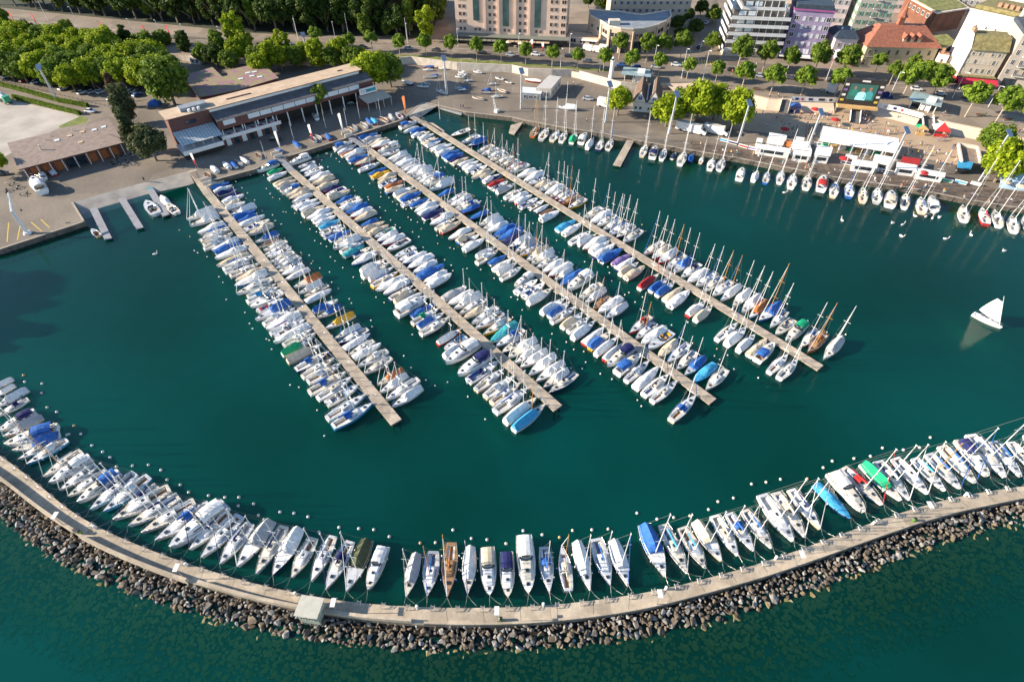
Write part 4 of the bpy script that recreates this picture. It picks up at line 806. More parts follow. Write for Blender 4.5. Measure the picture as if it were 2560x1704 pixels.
# promenade row: bases on the street terrace
row1 = [(1073, 128), (1128, 145), (1192, 150), (1253, 156), (1314, 161), (1380, 167), (1443, 172), (1508, 178), (1576, 184), (1645, 190), (1716, 198), (1788, 205), (1853, 225), (1926, 233), (2002, 238), (2086, 240), (2255, 243), (2326, 248), (2412, 292), (2487, 308), (2560, 324)]
row1[0] = (1065, 140); 
for i, (u, v) in enumerate(row1):
    big = 1.1 + (.2 if i >= 12 else 0) + (.3 if i >= 16 else 0)
    tree('street', 'street', G(u, v, ZH), big * TR.uniform(.92, 1.05), 'bright green round street tree, %s from left in the promenade row' % nth(i + 1), 'round trees in the promenade row', 'street_tree', 1.0 + .08 * (i > 12))
row0 = [(795, 118), (877, 133), (932, 128), (1000, 138)]
for i, (u, v) in enumerate(row0): tree('street', 'street', G(u, v, ZH), 1.05, 'round street tree beside the main road above the boathouse, %s from left' % nth(i + 1), 'round trees in the promenade row', 'street_tree')
row2 = [(1547, 148, 1.15, 'mid'), (1615, 154, 1.2, 'mid'), (1655, 150, 1.1, 'mid'), (1700, 146, 1.2, 'mid'), (1842, 176, 1.45, 'mid'), (1905, 180, 1.3, 'mid'), (1965, 186, 1.15, 'mid'), (2032, 190, 1.4, 'mid'), (2100, 196, 1.4, 'mid'), (2186, 184, .85, 'street'), (2222, 212, .95, 'mid'), (2275, 188, .85, 'mid'), (2302, 218, 1.1, 'street'), (2560, 232, 1.2, 'street')]
for i, (u, v, s, f) in enumerate(row2): tree('street', f, G(u, v, ZH), s * 1.15, 'leafy street tree on the building side of the road, %s from left' % nth(i + 1), 'street trees on the building side', 'street_tree')
more = [(1780, 58, 'big', 'mid', .8, 'tree with yellowish crown at the left edge of the white terraced tower, upper one'), (1778, 128, 'big', 'mid', .78, 'tree with yellowish crown at the left edge of the white terraced tower, lower one'),
        (1230 / 3.6813 + 640, 36, 'tall', 'lit', 1.0, 'x')][:2]
for (u, v, k, f, s, lb) in more: tree(k, f, G(u, v, ZH), s, lb, 'trees by the tower', 'tree')
quay_trees = [(1543, 288, 'big', 'lit', 1.0, 'broad bright tree left of the blue and white clubhouse'), (1664, 316, 'big', 'lit', 1.1, 'broad bright tree right of the blue and white clubhouse'), (1738, 312, 'big', 'lit', 1.5, 'largest bright tree of the clump behind the white lorries, left'), (1782, 300, 'big', 'lit', 1.25, 'middle tree of the clump behind the white lorries'), (1826, 324, 'big', 'lit', 1.4, 'right tree of the clump behind the white lorries'), (1702, 296, 'big', 'mid', 1.1, 'smaller tree at left end of the clump behind the lorries'),
              (2466, 392, 'big', 'mid', 1.1, 'upper tree beside the square terrace bar at far right'), (2486, 455, 'big', 'lit', 1.35, 'lower bright tree behind the far right light mast'), (808, 286, 'street', 'mid', 1.35, 'small dark tree in front of the long boathouse'),
              (345, 380, 'cone', 'pine', 1.15, 'dark spruce at the left corner of the boathouse'), (392, 402, 'big', 'pine', 1.15, 'rounded pine beside the boathouse left corner'), (330, 310, 'tall', 'pine', 1.0, 'brownish conifer beside the service road, upper'), (305, 268, 'cone', 'brown', 1.0, 'reddish brown conifer left of the round dark tree'),
              (438, 262, 'big', 'mid', 1.65, 'large round dense tree left of the purple tiled roof'), (938, 226, 'big', 'lit', 1.5, 'large bright tree at right end of the boathouse'), (978, 218, 'big', 'mid', 1.2, 'shaded tree behind the boathouse right end'), (905, 190, 'big', 'lit', .8, 'bright tree above the boathouse right gable'),
              (2, 438, 'big', 'lit', .8, 'bright bushy tree at left corner of the low brown building')]
for (u, v, k, f, s, lb) in quay_trees: tree(k, f, G(u, v, ZL), s, lb, 'trees on the quay')
gr_ = random.Random(4); grove = []
for r_, (v0, n_, x0_, dx_) in enumerate([(112, 8, -10, 42), (132, 10, 5, 44), (152, 11, -15, 44), (172, 11, 5, 44), (192, 12, -12, 42), (209, 8, 60, 46)]):
    for k in range(n_):
        u = x0_ + k * dx_ + gr_.uniform(-8, 8); grove.append((u, v0 + u * .085 + gr_.uniform(-4, 4)))
grove = [g for g in grove if g[0] < 440 and not (g[0] < 120 and g[1] > 205) and not (g[1] > 232)]
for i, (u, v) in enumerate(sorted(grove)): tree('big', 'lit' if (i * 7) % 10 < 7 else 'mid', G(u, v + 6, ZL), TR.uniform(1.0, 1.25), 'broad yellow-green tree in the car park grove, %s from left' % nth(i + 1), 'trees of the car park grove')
back = [(30, 100), (85, 108), (135, 112), (190, 118), (232, 125), (275, 128), (330, 132), (375, 138), (415, 128), (470, 142), (515, 158), (560, 150), (600, 156), (545, 170), (580, 178), (625, 150), (650, 172), (680, 180), (705, 176), (655, 190), (745, 172), (770, 160), (800, 178), (835, 176), (860, 170), (888, 178), (715, 150), (690, 148), (905, 170), (845, 160)]
for i, (u, v) in enumerate(sorted(back)): tree('big' if i % 3 else 'tall', ('mid', 'dark', 'mid', 'mid', 'dark')[i % 5] if u < 600 else ('lit', 'mid', 'lit')[i % 3], G(u, v, ZL), TR.uniform(.78, 1.0), 'leafy tree between the main road and the low quay buildings, %s from left' % nth(i + 1), 'trees between road and quay')
tree('tall', 'lit', G(600, 128, ZH), 1.1, 'tall bright poplar-like tree left of the overhead wire poles', 'park trees behind the road'); tree('tall', 'lit', G(1068, 104, ZH), 1.1, 'tall bright green tree left of the pink building', 'park trees behind the road'); tree('tall', 'mid', G(968, 92, ZH), .6, 'small bright tree standing out of the dark park wood', 'park trees behind the road'); tree('tall', 'mid', G(915, 95, ZH), .75, 'pale green tree at the edge of the dark park wood', 'park trees behind the road')
fi = {}; cand = []
for k in range(420):
    x = -345 + (k % 36) * 8.7 + TR.uniform(-2, 2); rowi = k // 36; yl = 352 + (x + 281) * (-43 / 154) if x < -127 else 309 - (x + 127) * .09
    yy = yl + 4.5 + rowi * 7.6 + TR.uniform(-2, 2); vv = inview(Vector((x, yy, 8)))
    if not vv or vv[1] < -12 or x > -40 or vv[0] < -30: continue
    cand.append((rowi, x, yy))
for rowi, x, yy in sorted(cand)[:175]:
    fi[rowi] = fi.get(rowi, 0) + 1; f = 'dark' if TR.random() < .72 else ('mid' if TR.random() < .85 else 'brown'); kd = TR.choice(('tall', 'tall', 'big', 'cone'))
    tree(kd, f, (x, yy, ZH), TR.uniform(1.15, 1.5) * (1.15 if kd == 'big' else 1), '%s %s tree in the park wood, %s row behind the road, %s from left' % ({'dark': 'dark green', 'mid': 'mid green', 'brown': 'copper brown'}[f], {'tall': 'slender', 'big': 'broad', 'cone': 'conical'}[kd], ['front', 'second', 'third', 'fourth', 'fifth', 'sixth', 'seventh', 'eighth', 'ninth', 'tenth', 'eleventh', 'twelfth'][rowi], nth(fi[rowi])), 'park trees behind the road')
for i, (u, v) in enumerate([(1470, 20), (1500, 30), (1750, 40), (1735, 90), (1715, 60), (1700, 110), (1690, 80)]): tree('big', 'dark', G(u, v, ZH), .7, 'dark tree behind the cream and curved buildings, %s from left' % nth(i + 1), 'trees behind the buildings')
# trees outside the frame whose long shade falls on the water and quay at the left
for i, (x, y) in enumerate([(-178, 118), (-182, 108), (-176, 98), (-186, 90), (-178, 82), (-184, 72)]): tree('tall', 'dark', (x, y, ZL), 1.6, 'tall dark tree on the left shore, %s of the group' % nth(i + 1), 'trees on the left shore')
# hedges
def hedge(pts, label, w=1.5, h=1.5):
    r = random.Random(len(label)); m = MB(); P = [G(u, v, ZL) for u, v in pts]
    for a, b_ in zip(P, P[1:]):
        L = (b_ - a).length; d = (b_ - a) / L; n = Vector((-d.y, d.x, 0)); c = (a + b_) / 2; m.box((c.x, c.y, ZL + h * .42), (L, w * .8, h * .84), 2, math.atan2(d.y, d.x))
        for k in range(int(L * 90)):
            p = a + d * r.uniform(0, L) + n * r.uniform(-w / 2, w / 2); z = ZL + (h if abs((p - a).dot(n)) < w * .4 and r.random() < .7 else r.uniform(.1, h)) + r.uniform(-.12, .1); p.z = z
            nn = Vector((r.uniform(-1, 1), r.uniform(-1, 1), r.uniform(.2, 1))).normalized(); t = nn.orthogonal().normalized(); b2 = nn.cross(t); s = r.uniform(.14, .28); m.add([p - t * s, p + b2 * s * .6, p + t * s, p - b2 * s * .6], [(0, 1, 2, 3)], r.randrange(2))
    tag(m.build('hedge', FOL['mid']), label, 'hedge', 'clipped hedges along the service road')
hedge([(-60, 205), (0, 214), (70, 232), (150, 255), (222, 268)], 'long clipped hedge between the car park and the service road'); hedge([(35, 246), (100, 262), (150, 275), (202, 287)], 'clipped hedge between the service road and the gravel yard')

# ================================================================= buildings
def wm(name, shut=False, fr=.08):
    m = MB(); m.box((0, 0, .5), (1, .04, 1), 0)
    for a, b_, c in (((0, -.03, fr / 2), (1.0, .08, fr), 1), ((0, -.03, 1 - fr / 2), (1.0, .08, fr), 1), ((-.5 + fr / 2, -.03, .5), (fr, .08, 1 - 2 * fr), 1), ((.5 - fr / 2, -.03, .5), (fr, .08, 1 - 2 * fr), 1), ((0, -.03, .5), (fr * .7, .08, 1 - 2 * fr), 1)): m.box(a, b_, c)
    if shut:
        for s in (-1, 1): m.box((s * .78, -.03, .5), (.48, .07, 1.0), 2)
    return m.mesh(name)
WIN = wm('window'); WINS = wm('window', True)
FRW = mat('window_frame_white', (0.6, 0.58, 0.55), .5, .05, 3); BLIND = mat('pale_blind', (0.62, 0.66, 0.68), .6, .05, 3); SHUTC = mat('shutter_cream', (0.55, 0.48, 0.36), .7, .08, 3); SHUTG = mat('shutter_green', (0.05, 0.26, 0.16), .7, .1, 3); SHUTGR = mat('shutter_grey', (0.32, 0.34, 0.38), .7, .1, 3)
def plaster(name, c, a=.07): return mat(name, c, .85, a, .25, bump=.02, det=9)
class Face:
    """a facade from world point A to B (left to right seen from outside), windows as parts of the building"""
    def __init__(s, parent, A, B, cnt=None): s.p = parent; s.A = Vector((A[0], A[1], 0)); s.d = Vector((B[0] - A[0], B[1] - A[1], 0)); s.L = s.d.length; s.d.normalize(); s.n = Vector((s.d.y, -s.d.x, 0)); s.rz = math.atan2(s.d.y, s.d.x)
    def win(s, x, z, w, h, me=None, mats=None, off=.03, name='window'):
        p = s.A + s.d * x + s.n * off; o = inst(name, me or WIN, mats or [GLS, FRW], s.p, (p.x, p.y, z), s.rz, (w, 1, h)); return o
    def grid(s, xs, zs, w, h, me=None, mats=None, rnd_=0, alt=None):
        for z in zs:
            for x in xs:
                mm = alt if (alt and BR.random() < rnd_) else mats
                s.win(x * s.L if x <= 1 else x, z, w, h, me, mm)
    def box(s, x, z, w, h, dep, m, name, off=0.0, parent=None):
        p = s.A + s.d * x + s.n * (off + dep / 2); q = MB(); q.box((p.x, p.y, z + h / 2), (w, dep, h), 0, s.rz); return q.build(name, m, parent or s.p)
    def at(s, x, o=0): return s.A + s.d * x + s.n * o
def quad(A, B, dep):
    d = (B - A).normalized(); n = Vector((-d.y, d.x, 0)); return [A, B, B + n * dep, A + n * dep]
def xy(p): return (p[0], p[1])
ROOFT = mat('roof_tiles_red', (0.27, 0.10, 0.06), .85, .2, 1.2, bump=.3); ROOFO = mat('roof_tiles_orange', (0.32, 0.18, 0.11), .85, .15, 1.2, bump=.3); ROOFB = mat('roof_slate_dark', (0.035, 0.05, 0.07), .6, .25, 1); ROOFG = mat('roof_grey', (0.22, 0.25, 0.28), .8, .12, .4); ROOFM = mat('roof_mossy', (0.20, 0.17, 0.07), .9, .3, .8, bump=.2); GRNR = mat('green_roof', (0.16, 0.165, 0.05), .95, .4, .5, bump=.4); TANR = mat('roof_tan_fibre_cement', (0.50, 0.37, 0.25), .85, .12, .5, bump=.05); BRNR = mat('roof_brown_fibre_cement', (0.19, 0.145, 0.12), .85, .2, .7, bump=.1, c2=(0.27, 0.205, 0.165)); PURR = mat('roof_purple_tiles', (0.27, 0.13, 0.17), .85, .1, .35, c2=(0.25, 0.23, 0.09), det=2)
BRICK = mat('brown_cladding', (0.13, 0.055, 0.045), .8, .15, 1.5); WHT = mat('painted_white', (0.72, 0.70, 0.67), .6, .05, .6)
def building(name, label, cat='building', grp=None):
    r = empty(name, (0, 0, 0)); tag(r, label, cat, grp); return r
def setbase(r, p):
    """put the Empty at the thing's base while its parts keep their places"""
    r.location = p; off = Vector(p)
    for ch in r.children: ch.location = ch.location - off
def part(name, pts, z0, z1, m, parent, mt=None):
    q = MB(); q.prism([xy(p) for p in pts], z0, z1, 0, 1 if mt else 0); return q.build(name, [m, mt] if mt else m, parent)
# pink hotel
P = building('hotel_building', 'tall pink building with dark glass strips and arcade at street level'); A = G(1142, 100, ZH); B_ = G(1413, 112, ZH); Q = quad(A, B_, 24)
PINK = plaster('pink_plaster', (0.72, 0.52, 0.40)); part('wall', Q, ZH, 46, PINK, P); F = Face(P, A, B_); L = F.L
def cx(px): return (G(px, 106, ZH).x - A.x) / (B_.x - A.x) * L
DG = mat('green_glass', (0.05, 0.10, 0.10), .15, .3, .3, spec=.8)
zs = [8.4 + 3.15 * k for k in range(9)]
for i, px in enumerate((1193, 1265, 1342)): F.box(cx(px), 8.0 + (5 if i == 0 else 3), 2.9, 34, .5, DG, 'glass_strip', -.12)
for px in (1153, 1163, 1226, 1237, 1300, 1311, 1375, 1386): F.grid([cx(px)], zs[:7], 1.35, 1.7, None, [GLS, PINK])
F.grid([cx(1404)], zs[:7], 2.3, 1.7, None, [GLS, PINK]); F.grid([cx(1190), cx(1200), cx(1262), cx(1272), cx(1340), cx(1350)], zs[:1], 1.3, 1.5, None, [GLS, PINK])
for px in (1214, 1247, 1288, 1322): F.box(cx(px), 8, 1.0, 26, .55, PINK, 'pilaster')
F2 = Face(P, Q[1], Q[2]); F2.grid([.08, .2, .38, .55, .72, .9], zs[:7], 1.4, 1.7, None, [GLS, PINK])
part('arcade_roof', [F.at(-1, 0.03), F.at(-1, 5), F.at(L + 2, 5), F.at(L + 2, 0.03)], 7.1, 7.4, mat('grey_canopy', (0.17, 0.18, 0.15), .7, .1, 1), P); part('arcade', [F.at(-.5, .02), F.at(-.5, 3.6), F.at(L + 1, 3.6), F.at(L + 1, .02)], ZH, 7.05, GLS, P)
for k in range(10): F.box(1.5 + k * (L * .42) / 10 * 1.0, 6.3, L * .042 - .25, .12, 2.6, mat('awning_olive', (0.20, 0.20, 0.15), .8, .1, 1), 'awning', 4.9)
for k in range(6): F.box(L * .52 + k * 3.3, 6.3, 3.0, .12, 2.2, mat('awning_tan', (0.50, 0.37, 0.24), .8, .1, 1), 'awning', 4.9)
setbase(P, A.to_tuple())
# low pink restaurant wing
P = building('restaurant_wing', 'low flat pink wing between the tall pink building and the curved building'); A2 = G(1416, 108, ZH); B2 = G(1496, 116, ZH); part('wall', quad(A2, B2, 7), ZH, 7.2, PINK, P, TANR); F = Face(P, A2, B2); F.grid([.2, .5, .8], [4.6], 3.2, 1.9); F.box(F.L * .72, 6.4, F.L * .5, .12, 2.2, WHT, 'awning'); setbase(P, A2.to_tuple())
# cream building behind
P = building('apartment_building', 'cream apartment building with shuttered windows behind the curved office building'); A = G(1522, 62, ZH); B_ = G(1718, 62, ZH); CREAM = plaster('cream_plaster', (0.52, 0.44, 0.33)); part('wall', quad(A, B_, 16), ZH, 26, CREAM, P, ROOFO); F = Face(P, A, B_)
F.grid([.05 + .0815 * k for k in range(12)], [6.0, 9.6, 13.1, 16.6, 20.2], 1.15, 1.7, WINS, [GLS, FRW, SHUTGR], .15, [GLS, FRW, SHUTC]); F3 = Face(P, F.at(F.L), F.at(F.L, -16)); F3.grid([.2, .5, .8], [6.0, 9.6, 13.1, 16.6], 1.1, 1.7); setbase(P, A.to_tuple())
# curved office building
P = building('curved_office_building', 'low curved office building with flat grey roof and tall ground floor columns'); CUR = plaster('beige_stone', (0.50, 0.38, 0.28))
arc = [G(u, v, ZH) for u, v in [(1499, 114), (1517, 127), (1545, 133), (1575, 135), (1605, 132), (1633, 124), (1655, 112), (1668, 100)]]; backp = [G(u, v, ZH) for u, v in [(1664, 84), (1600, 96), (1575, 94), (1545, 88), (1508, 86), (1468, 84), (1470, 98)]]
ring = arc + backp; part('wall', ring, ZH, 14.2, CUR, P, ROOFG)
q = MB(); R2 = ring; 
for i in range(len(R2)):
    a, b_ = R2[i], R2[(i + 1) % len(R2)]; d = b_ - a; c = (a + b_) / 2; q.box((c.x, c.y, 14.45), (d.length + .3, .35, .6), 0, math.atan2(d.y, d.x))
q.build('parapet', WALLW, P); 
q = MB(); q.box((G(1535, 62, 14).x, G(1535, 62, 14).y, 15.2), (5, 3.5, 1.8)); q.build('roof_hut', WALLW, P)
for i in range(len(arc) - 1):
    F = Face(P, arc[i], arc[i + 1]); F.win(F.L * .5, 10.2, F.L * .72, 2.0, None, [GLS, CUR]); F.box(F.L * .5, ZH + .1, F.L * .74, 5.0, .12, GLS, 'shopfront', -.02)
    F.box(.35, ZH, .7, 9.4, .5, CUR, 'column')
for a, b_ in ((backp[-1], arc[0]), (backp[-2], backp[-1])):
    F = Face(P, a, b_); F.grid([.25, .75], [6.0, 9.8], 2.0, 1.8)
setbase(P, arc[0].to_tuple())
# white terraced tower
P = building('terraced_apartment_tower', 'white apartment tower with stacked balconies and dark glass'); A = G(1806, 142, ZH); B_ = G(1945, 148, ZH); DKW = mat('smoked_glazing', (0.11, 0.10, 0.09), .25, .5, .25, spec=.6); F = Face(P, A, B_); L = F.L
z = ZH
part('ground_floor', quad(A + F.n * -1.2, B_ + F.n * -1.2, 18), ZH, 7.0, WALLW, P)
for k in range(8):
    z0 = 7.0 + k * 3.2; set_ = 0 if k < 5 else (k - 4) * 2.4; lo_ = 0 if k < 5 else (k - 4) * 4.0
    core = [F.at(lo_ + .6, -1.6 - set_), F.at(L - .6 - (2.5 if k > 4 else 0), -1.6 - set_), F.at(L - .6 - (2.5 if k > 4 else 0), -19), F.at(lo_ + .6, -19)]; part('glazed_storey', core, z0 + .1, z0 + 3.1, DKW, P)
    sl_ = [F.at(lo_ - .3, .4 - set_), F.at(L + .3 - (2.5 if k > 4 else 0), .4 - set_), F.at(L + .3 - (2.5 if k > 4 else 0), -19.5), F.at(lo_ - .3, -19.5)]; part('balcony_slab', sl_, z0 - .25, z0 + .098, WHT, P)
    F.box((L + lo_) / 2 - (1.2 if k > 4 else 0), z0 + .12, L - lo_ + .4 - (2.5 if k > 4 else 0), 1.0, .12, WHT, 'balustrade', .22 - set_)
    for bx in (.14, .3): 
        if k in (1, 2, 3, 4, 5): F.box(L * bx + lo_ * .6 + 1, z0 + 1.0, L * .12, 1.7, .12, BLIND, 'awning_blind', -1.5 - set_)
    for c in range(5): F.box(L * (.42 + .12 * c), z0 + .15, .18, 2.9, .2, WHT, 'mullion', -1.5 - set_)
F4 = Face(P, F.at(-.3, -19.5), F.at(-.3, .4))
for k in range(7): F4.box(F4.L * .5, 7.1 + k * 3.2, F4.L * .9, 1.3, .3, WHT, 'side_balustrade', .25)
setbase(P, A.to_tuple())
# purple building
P = building('purple_apartment_building', 'purple apartment building with dark roof right of the white tower'); A = G(1950, 144, ZH); B_ = G(2044, 152, ZH); PUR = plaster('mauve_plaster', (0.30, 0.24, 0.37), .12); Q = quad(A, B_, 14); part('wall', Q, ZH, 23.5, PUR, P); F = Face(P, A, B_); L = F.L
part('roof', [F.at(-.4, .5), F.at(L + .4, .5), F.at(L + .4, -13), F.at(-.4, -13)], 23.5, 24.1, mat('magenta_eave', (0.35, 0.08, 0.25), .7, .1, 1), P, ROOFB); part('roof_upper', [F.at(.6, -.6), F.at(L - .6, -.6), F.at(L - .6, -12), F.at(.6, -12)], 24.1, 25.6, ROOFB, P)
F.grid([.30, .46, .62, .77], [9.6, 12.9, 16.2, 19.5], 1.2, 1.8, None, [BLIND, FRW], .35, [GLS, FRW]); F.grid([.1, .92], [9.6, 12.9, 16.2, 19.5], 1.9, 1.9, None, [GLS, FRW], .2, [BLIND, FRW]); F.grid([.15, .37, .6, .82], [6.2], 3.0, 2.4, None, [BLIND, PUR], .5, [GLS, FRW])
F.box(L * .45, 5.4, L * 1.02, .5, 3.2, WHT, 'canopy'); F.box(L * .45, ZH + .05, L * .95, 1.3, .1, GLS, 'shopfront'); setbase(P, A.to_tuple())
# small pale house
P = building('small_house', 'small pale pink house with dark slate roof and white terrace awning'); A = G(2068, 158, ZH); B_ = G(2122, 160, ZH); LP = plaster('pale_pink_plaster', (0.56, 0.47, 0.47)); Q = quad(A, B_, 13); part('wall', Q, ZH, 14.2, LP, P); F = Face(P, A, B_); L = F.L
q = MB(); e = [F.at(-.5, .5), F.at(L + .5, .5), F.at(L + .5, -13.5), F.at(-.5, -13.5)]; t = [F.at(1.5, -3), F.at(L - 1.5, -3), F.at(L - 1.5, -10), F.at(1.5, -10)]; q.loft([[(p.x, p.y, 14.2) for p in e], [(p.x, p.y, 16.6) for p in t]], 0, True, True); q.build('roof', ROOFB, P)
for cxp in (.3, .7): F.box(L * cxp, 15.6, .6, 1.8, .6, WHT, 'chimney', -5)
F.grid([.22, .5, .78], [10.6], 1.0, 1.9, None, [GLS, FRW]); q = MB(); q.add([(p.x, p.y, z) for p, z in ((F.at(.4, .1), 9.6), (F.at(L - .4, .1), 9.6), (F.at(L - .2, 4.5), 7.4), (F.at(.2, 4.5), 7.4))], [(0, 3, 2, 1)]); q.build('awning', WHT, P)
for x in (.2, L - .2): F.box(x, ZH, .15, 3.4, .15, MT['canvas_red'], 'post', 4.3)
setbase(P, A.to_tuple())
# station with red hipped roof and spire
P = building('station_building', 'long cream stone building with red tiled hipped roof and central spire'); A = G(2148, 168, ZH); B_ = G(2322, 172, ZH); STN = plaster('yellow_stone', (0.44, 0.38, 0.25)); Q = quad(A, B_, 17); part('wall', Q, ZH, 12.6, STN, P); F = Face(P, A, B_); L = F.L
q = MB(); e = [F.at(-1, 1), F.at(L + 1, 1), F.at(L + 1, -18), F.at(-1, -18)]; t = [F.at(5.5, -7), F.at(L - 5.5, -7), F.at(L - 5.5, -10), F.at(5.5, -10)]; q.loft([[(p.x, p.y, 12.6) for p in e], [(p.x, p.y, 19.0) for p in t]], 0, True, True); RF = q.build('roof', ROOFT, P)
sp = F.at(L * .46, -8.5); q = MB(); q.box((sp.x, sp.y, 20.6), (2.2, 2.2, 3.2), 0, F.rz); q.build('spire_base', ROOFT, P)
q = MB(); q.loft([[(sp.x + r_ * math.cos(a), sp.y + r_ * math.sin(a), z) for a in [math.pi / 4 * k + F.rz for k in range(8)]] for r_, z in ((2.3, 22.0), (1.3, 23.2), (.75, 25.0), (.1, 29.0))], 0, True, True); S_ = q.build('spire', ROOFT, P); q = MB(); q.tube((sp.x, sp.y, 29), (sp.x, sp.y, 31), .07); q.build('finial', STEEL, S_)
for x in (.50, .60, .70):
    c = F.at(L * x, -2.2); q = MB(); q.box((c.x, c.y, 14.7), (1.3, 2.4, 1.5), 0, F.rz); D_ = q.build('dormer', STN, RF); q = MB(); q.loft([[(c.x + sx * F.d.x * w_ + F.n.x * o_, c.y + sx * F.d.y * w_ + F.n.y * o_, z) for sx, w_, z in ((-1, 1.0, 15.4), (0, 0, 17.2), (1, 1.0, 15.4))] for o_ in (1.4, -2.2)], 0, True, True); q.build('dormer_roof', ROOFT, RF)
F.grid([.06, .14, .33, .45, .6, .76, .9], [9.2], 1.1, 2.1, None, [GLS, STN]); F.grid([.03, .16, .38, .5, .66, .8, .93], [4.9], 1.3, 2.6, None, [GLS, STN]); F.box(L * .5, 8.2, L, .25, .15, STN, 'string_course'); F.box(L * .5, 4.05, L, .7, .1, WALLW, 'plinth')
setbase(P, A.to_tuple())
# cream house with white gable and mossy roof, red awnings below
P = building('restaurant_house', 'tall narrow house with white gable wall, shuttered front and red awnings'); A = G(2383, 206, ZH); B_ = G(2472, 214, ZH); Q = quad(A, B_, 14); part('wall', Q, ZH, 17.2, CREAM, P); F = Face(P, A, B_); L = F.L
q = MB(); W_ = [(p.x, p.y, z) for p, z in ((F.at(-.32, .3), ZH), (F.at(-.32, -14.3), ZH), (F.at(-.32, -14.3), 17.5), (F.at(-.32, -11), 21.8), (F.at(-.32, -3.5), 21.8), (F.at(-.32, .3), 17.5))]; W2 = [(p[0] + F.d.x * .3, p[1] + F.d.y * .3, p[2]) for p in W_]; q.loft([W_, W2], 0, True, True); q.build('gable_wall', plaster('lime_white', (0.80, 0.74, 0.66), .04), P)
q = MB(); q.add([(p.x, p.y, z) for p, z in ((F.at(0, .6), 17.0), (F.at(L + .3, .6), 17.0), (F.at(L + .3, -3.5), 21.3), (F.at(0, -3.5), 21.3), (F.at(L + .3, -11), 21.3), (F.at(0, -11), 21.3), (F.at(L + .3, -14.3), 17.2), (F.at(0, -14.3), 17.2))], [(0, 1, 2, 3), (3, 2, 4, 5), (5, 4, 6, 7)]); q.build('roof', ROOFM, P)
q = MB(); c = F.at(.5, -7); q.box((c.x, c.y, 22.4), (1, 3, 1.8), 0, F.rz); q.build('chimney', ROOFO, P)
F.grid([.14, .3, .46, .62, .8], [8.2, 11.6], 1.05, 1.9, WINS, [GLS, FRW, SHUTC], .3, [SHUTC, FRW, SHUTC]); F.grid([.14, .32, .66, .84], [14.8], .95, 1.4, WINS, [GLS, FRW, SHUTC])
F.box(L * .5, 7.3, L + .6, .25, 2.4, ROOFM, 'balcony'); REDA = mat('red_awning', (0.50, 0.02, 0.05), .75, .08, 2)
q = MB(); q.add([(p.x, p.y, z) for p, z in ((F.at(-.3, 2.5), 7.0), (F.at(L + 1, 2.5), 7.0), (F.at(L + 1, 5.2), 5.9), (F.at(-.3, 5.2), 5.9), (F.at(L + 1, 5.2), 5.4), (F.at(-.3, 5.2), 5.4))], [(0, 3, 2, 1), (3, 5, 4, 2)]); q.build('awning', REDA, P)
F.box(L * .5, ZH + .02, L - .4, 2.9, .1, GLS, 'shopfront'); setbase(P, A.to_tuple())
def text(name, s, size, loc, rz, m, parent, tilt=90, ext=.02, ax='CENTER'):
    c = bpy.data.curves.new(name, 'FONT'); c.body = s; c.size = size; c.extrude = ext; c.align_x = ax; c.align_y = 'CENTER'; o = bpy.data.objects.new(name, c); dg_ = None; COL.objects.link(o)
    bpy.context.view_layer.update(); me = bpy.data.meshes.new_from_object(o.evaluated_get(bpy.context.evaluated_depsgraph_get())); COL.objects.unlink(o); bpy.data.objects.remove(o)
    me.materials.clear(); me.materials.append(m); o = bpy.data.objects.new(name, me); COL.objects.link(o); o.location = loc; o.rotation_euler = (R(tilt), 0, rz); o.parent = parent; return o
# annexe
P = building('restaurant_annexe', 'low annexe with tan terrace roof and red awning left of the white gable'); A = G(2337, 202, ZH); B_ = G(2380, 205, ZH); part('wall', quad(A, B_, 12), ZH, 8.0, WALLW, P, ROOFM); F = Face(P, A, B_); F.box(F.L * .5, 6.3, F.L, .15, 2.6, REDA, 'awning'); F.box(F.L * .5, 5.6, F.L, .7, .06, REDA, 'valance', 2.55); F.grid([.3, .7], [4.4], 1.8, 1.8); setbase(P, A.to_tuple())
P = building('white_gabled_shed', 'small bright white gabled house left of the tall white gable'); A = G(2327, 178, ZH); B_ = G(2352, 182, ZH); part('wall', quad(A, B_, 5), ZH, 11.0, MT['lime_white'], P, ROOFO); F = Face(P, A, B_); F.box(F.L * .3, 11, 1.2, 1.8, 1, ROOFO, 'chimney', -3); F.grid([.5], [8], 1, 1.3); setbase(P, A.to_tuple())
# right corner building with balconies
P = building('corner_apartment_building', 'grey stone apartment building with balconies at the right edge'); A = G(2484, 216, ZH); B_ = G(2580, 228, ZH); GST = plaster('grey_stone', (0.40, 0.35, 0.30)); Q = quad(A, B_, 18); part('wall', Q, ZH, 24, GST, P, ROOFB); F = Face(P, A, B_); L = F.L
F.grid([.12, .33, .55, .75, .92], [9.0, 12.6, 16.2, 19.8], 1.2, 2.2, None, [GLS, FRW])
for z in (9.0, 12.6, 16.2, 19.8): F.box(L * .5, z - .3, L * .45, .2, 1.1, WHT, 'balcony'); F.box(L * .5, z - .1, L * .45, .9, .05, WIRE, 'balcony_rail', 1.05)
F.box(L * .3, ZH + .05, L * .34, 3.6, .1, GLS, 'entrance'); part('roof', [F.at(-.4, .4), F.at(L + .4, .4), F.at(L + .4, -18.4), F.at(-.4, -18.4)], 24.02, 25.5, ROOFB, P); setbase(P, A.to_tuple())
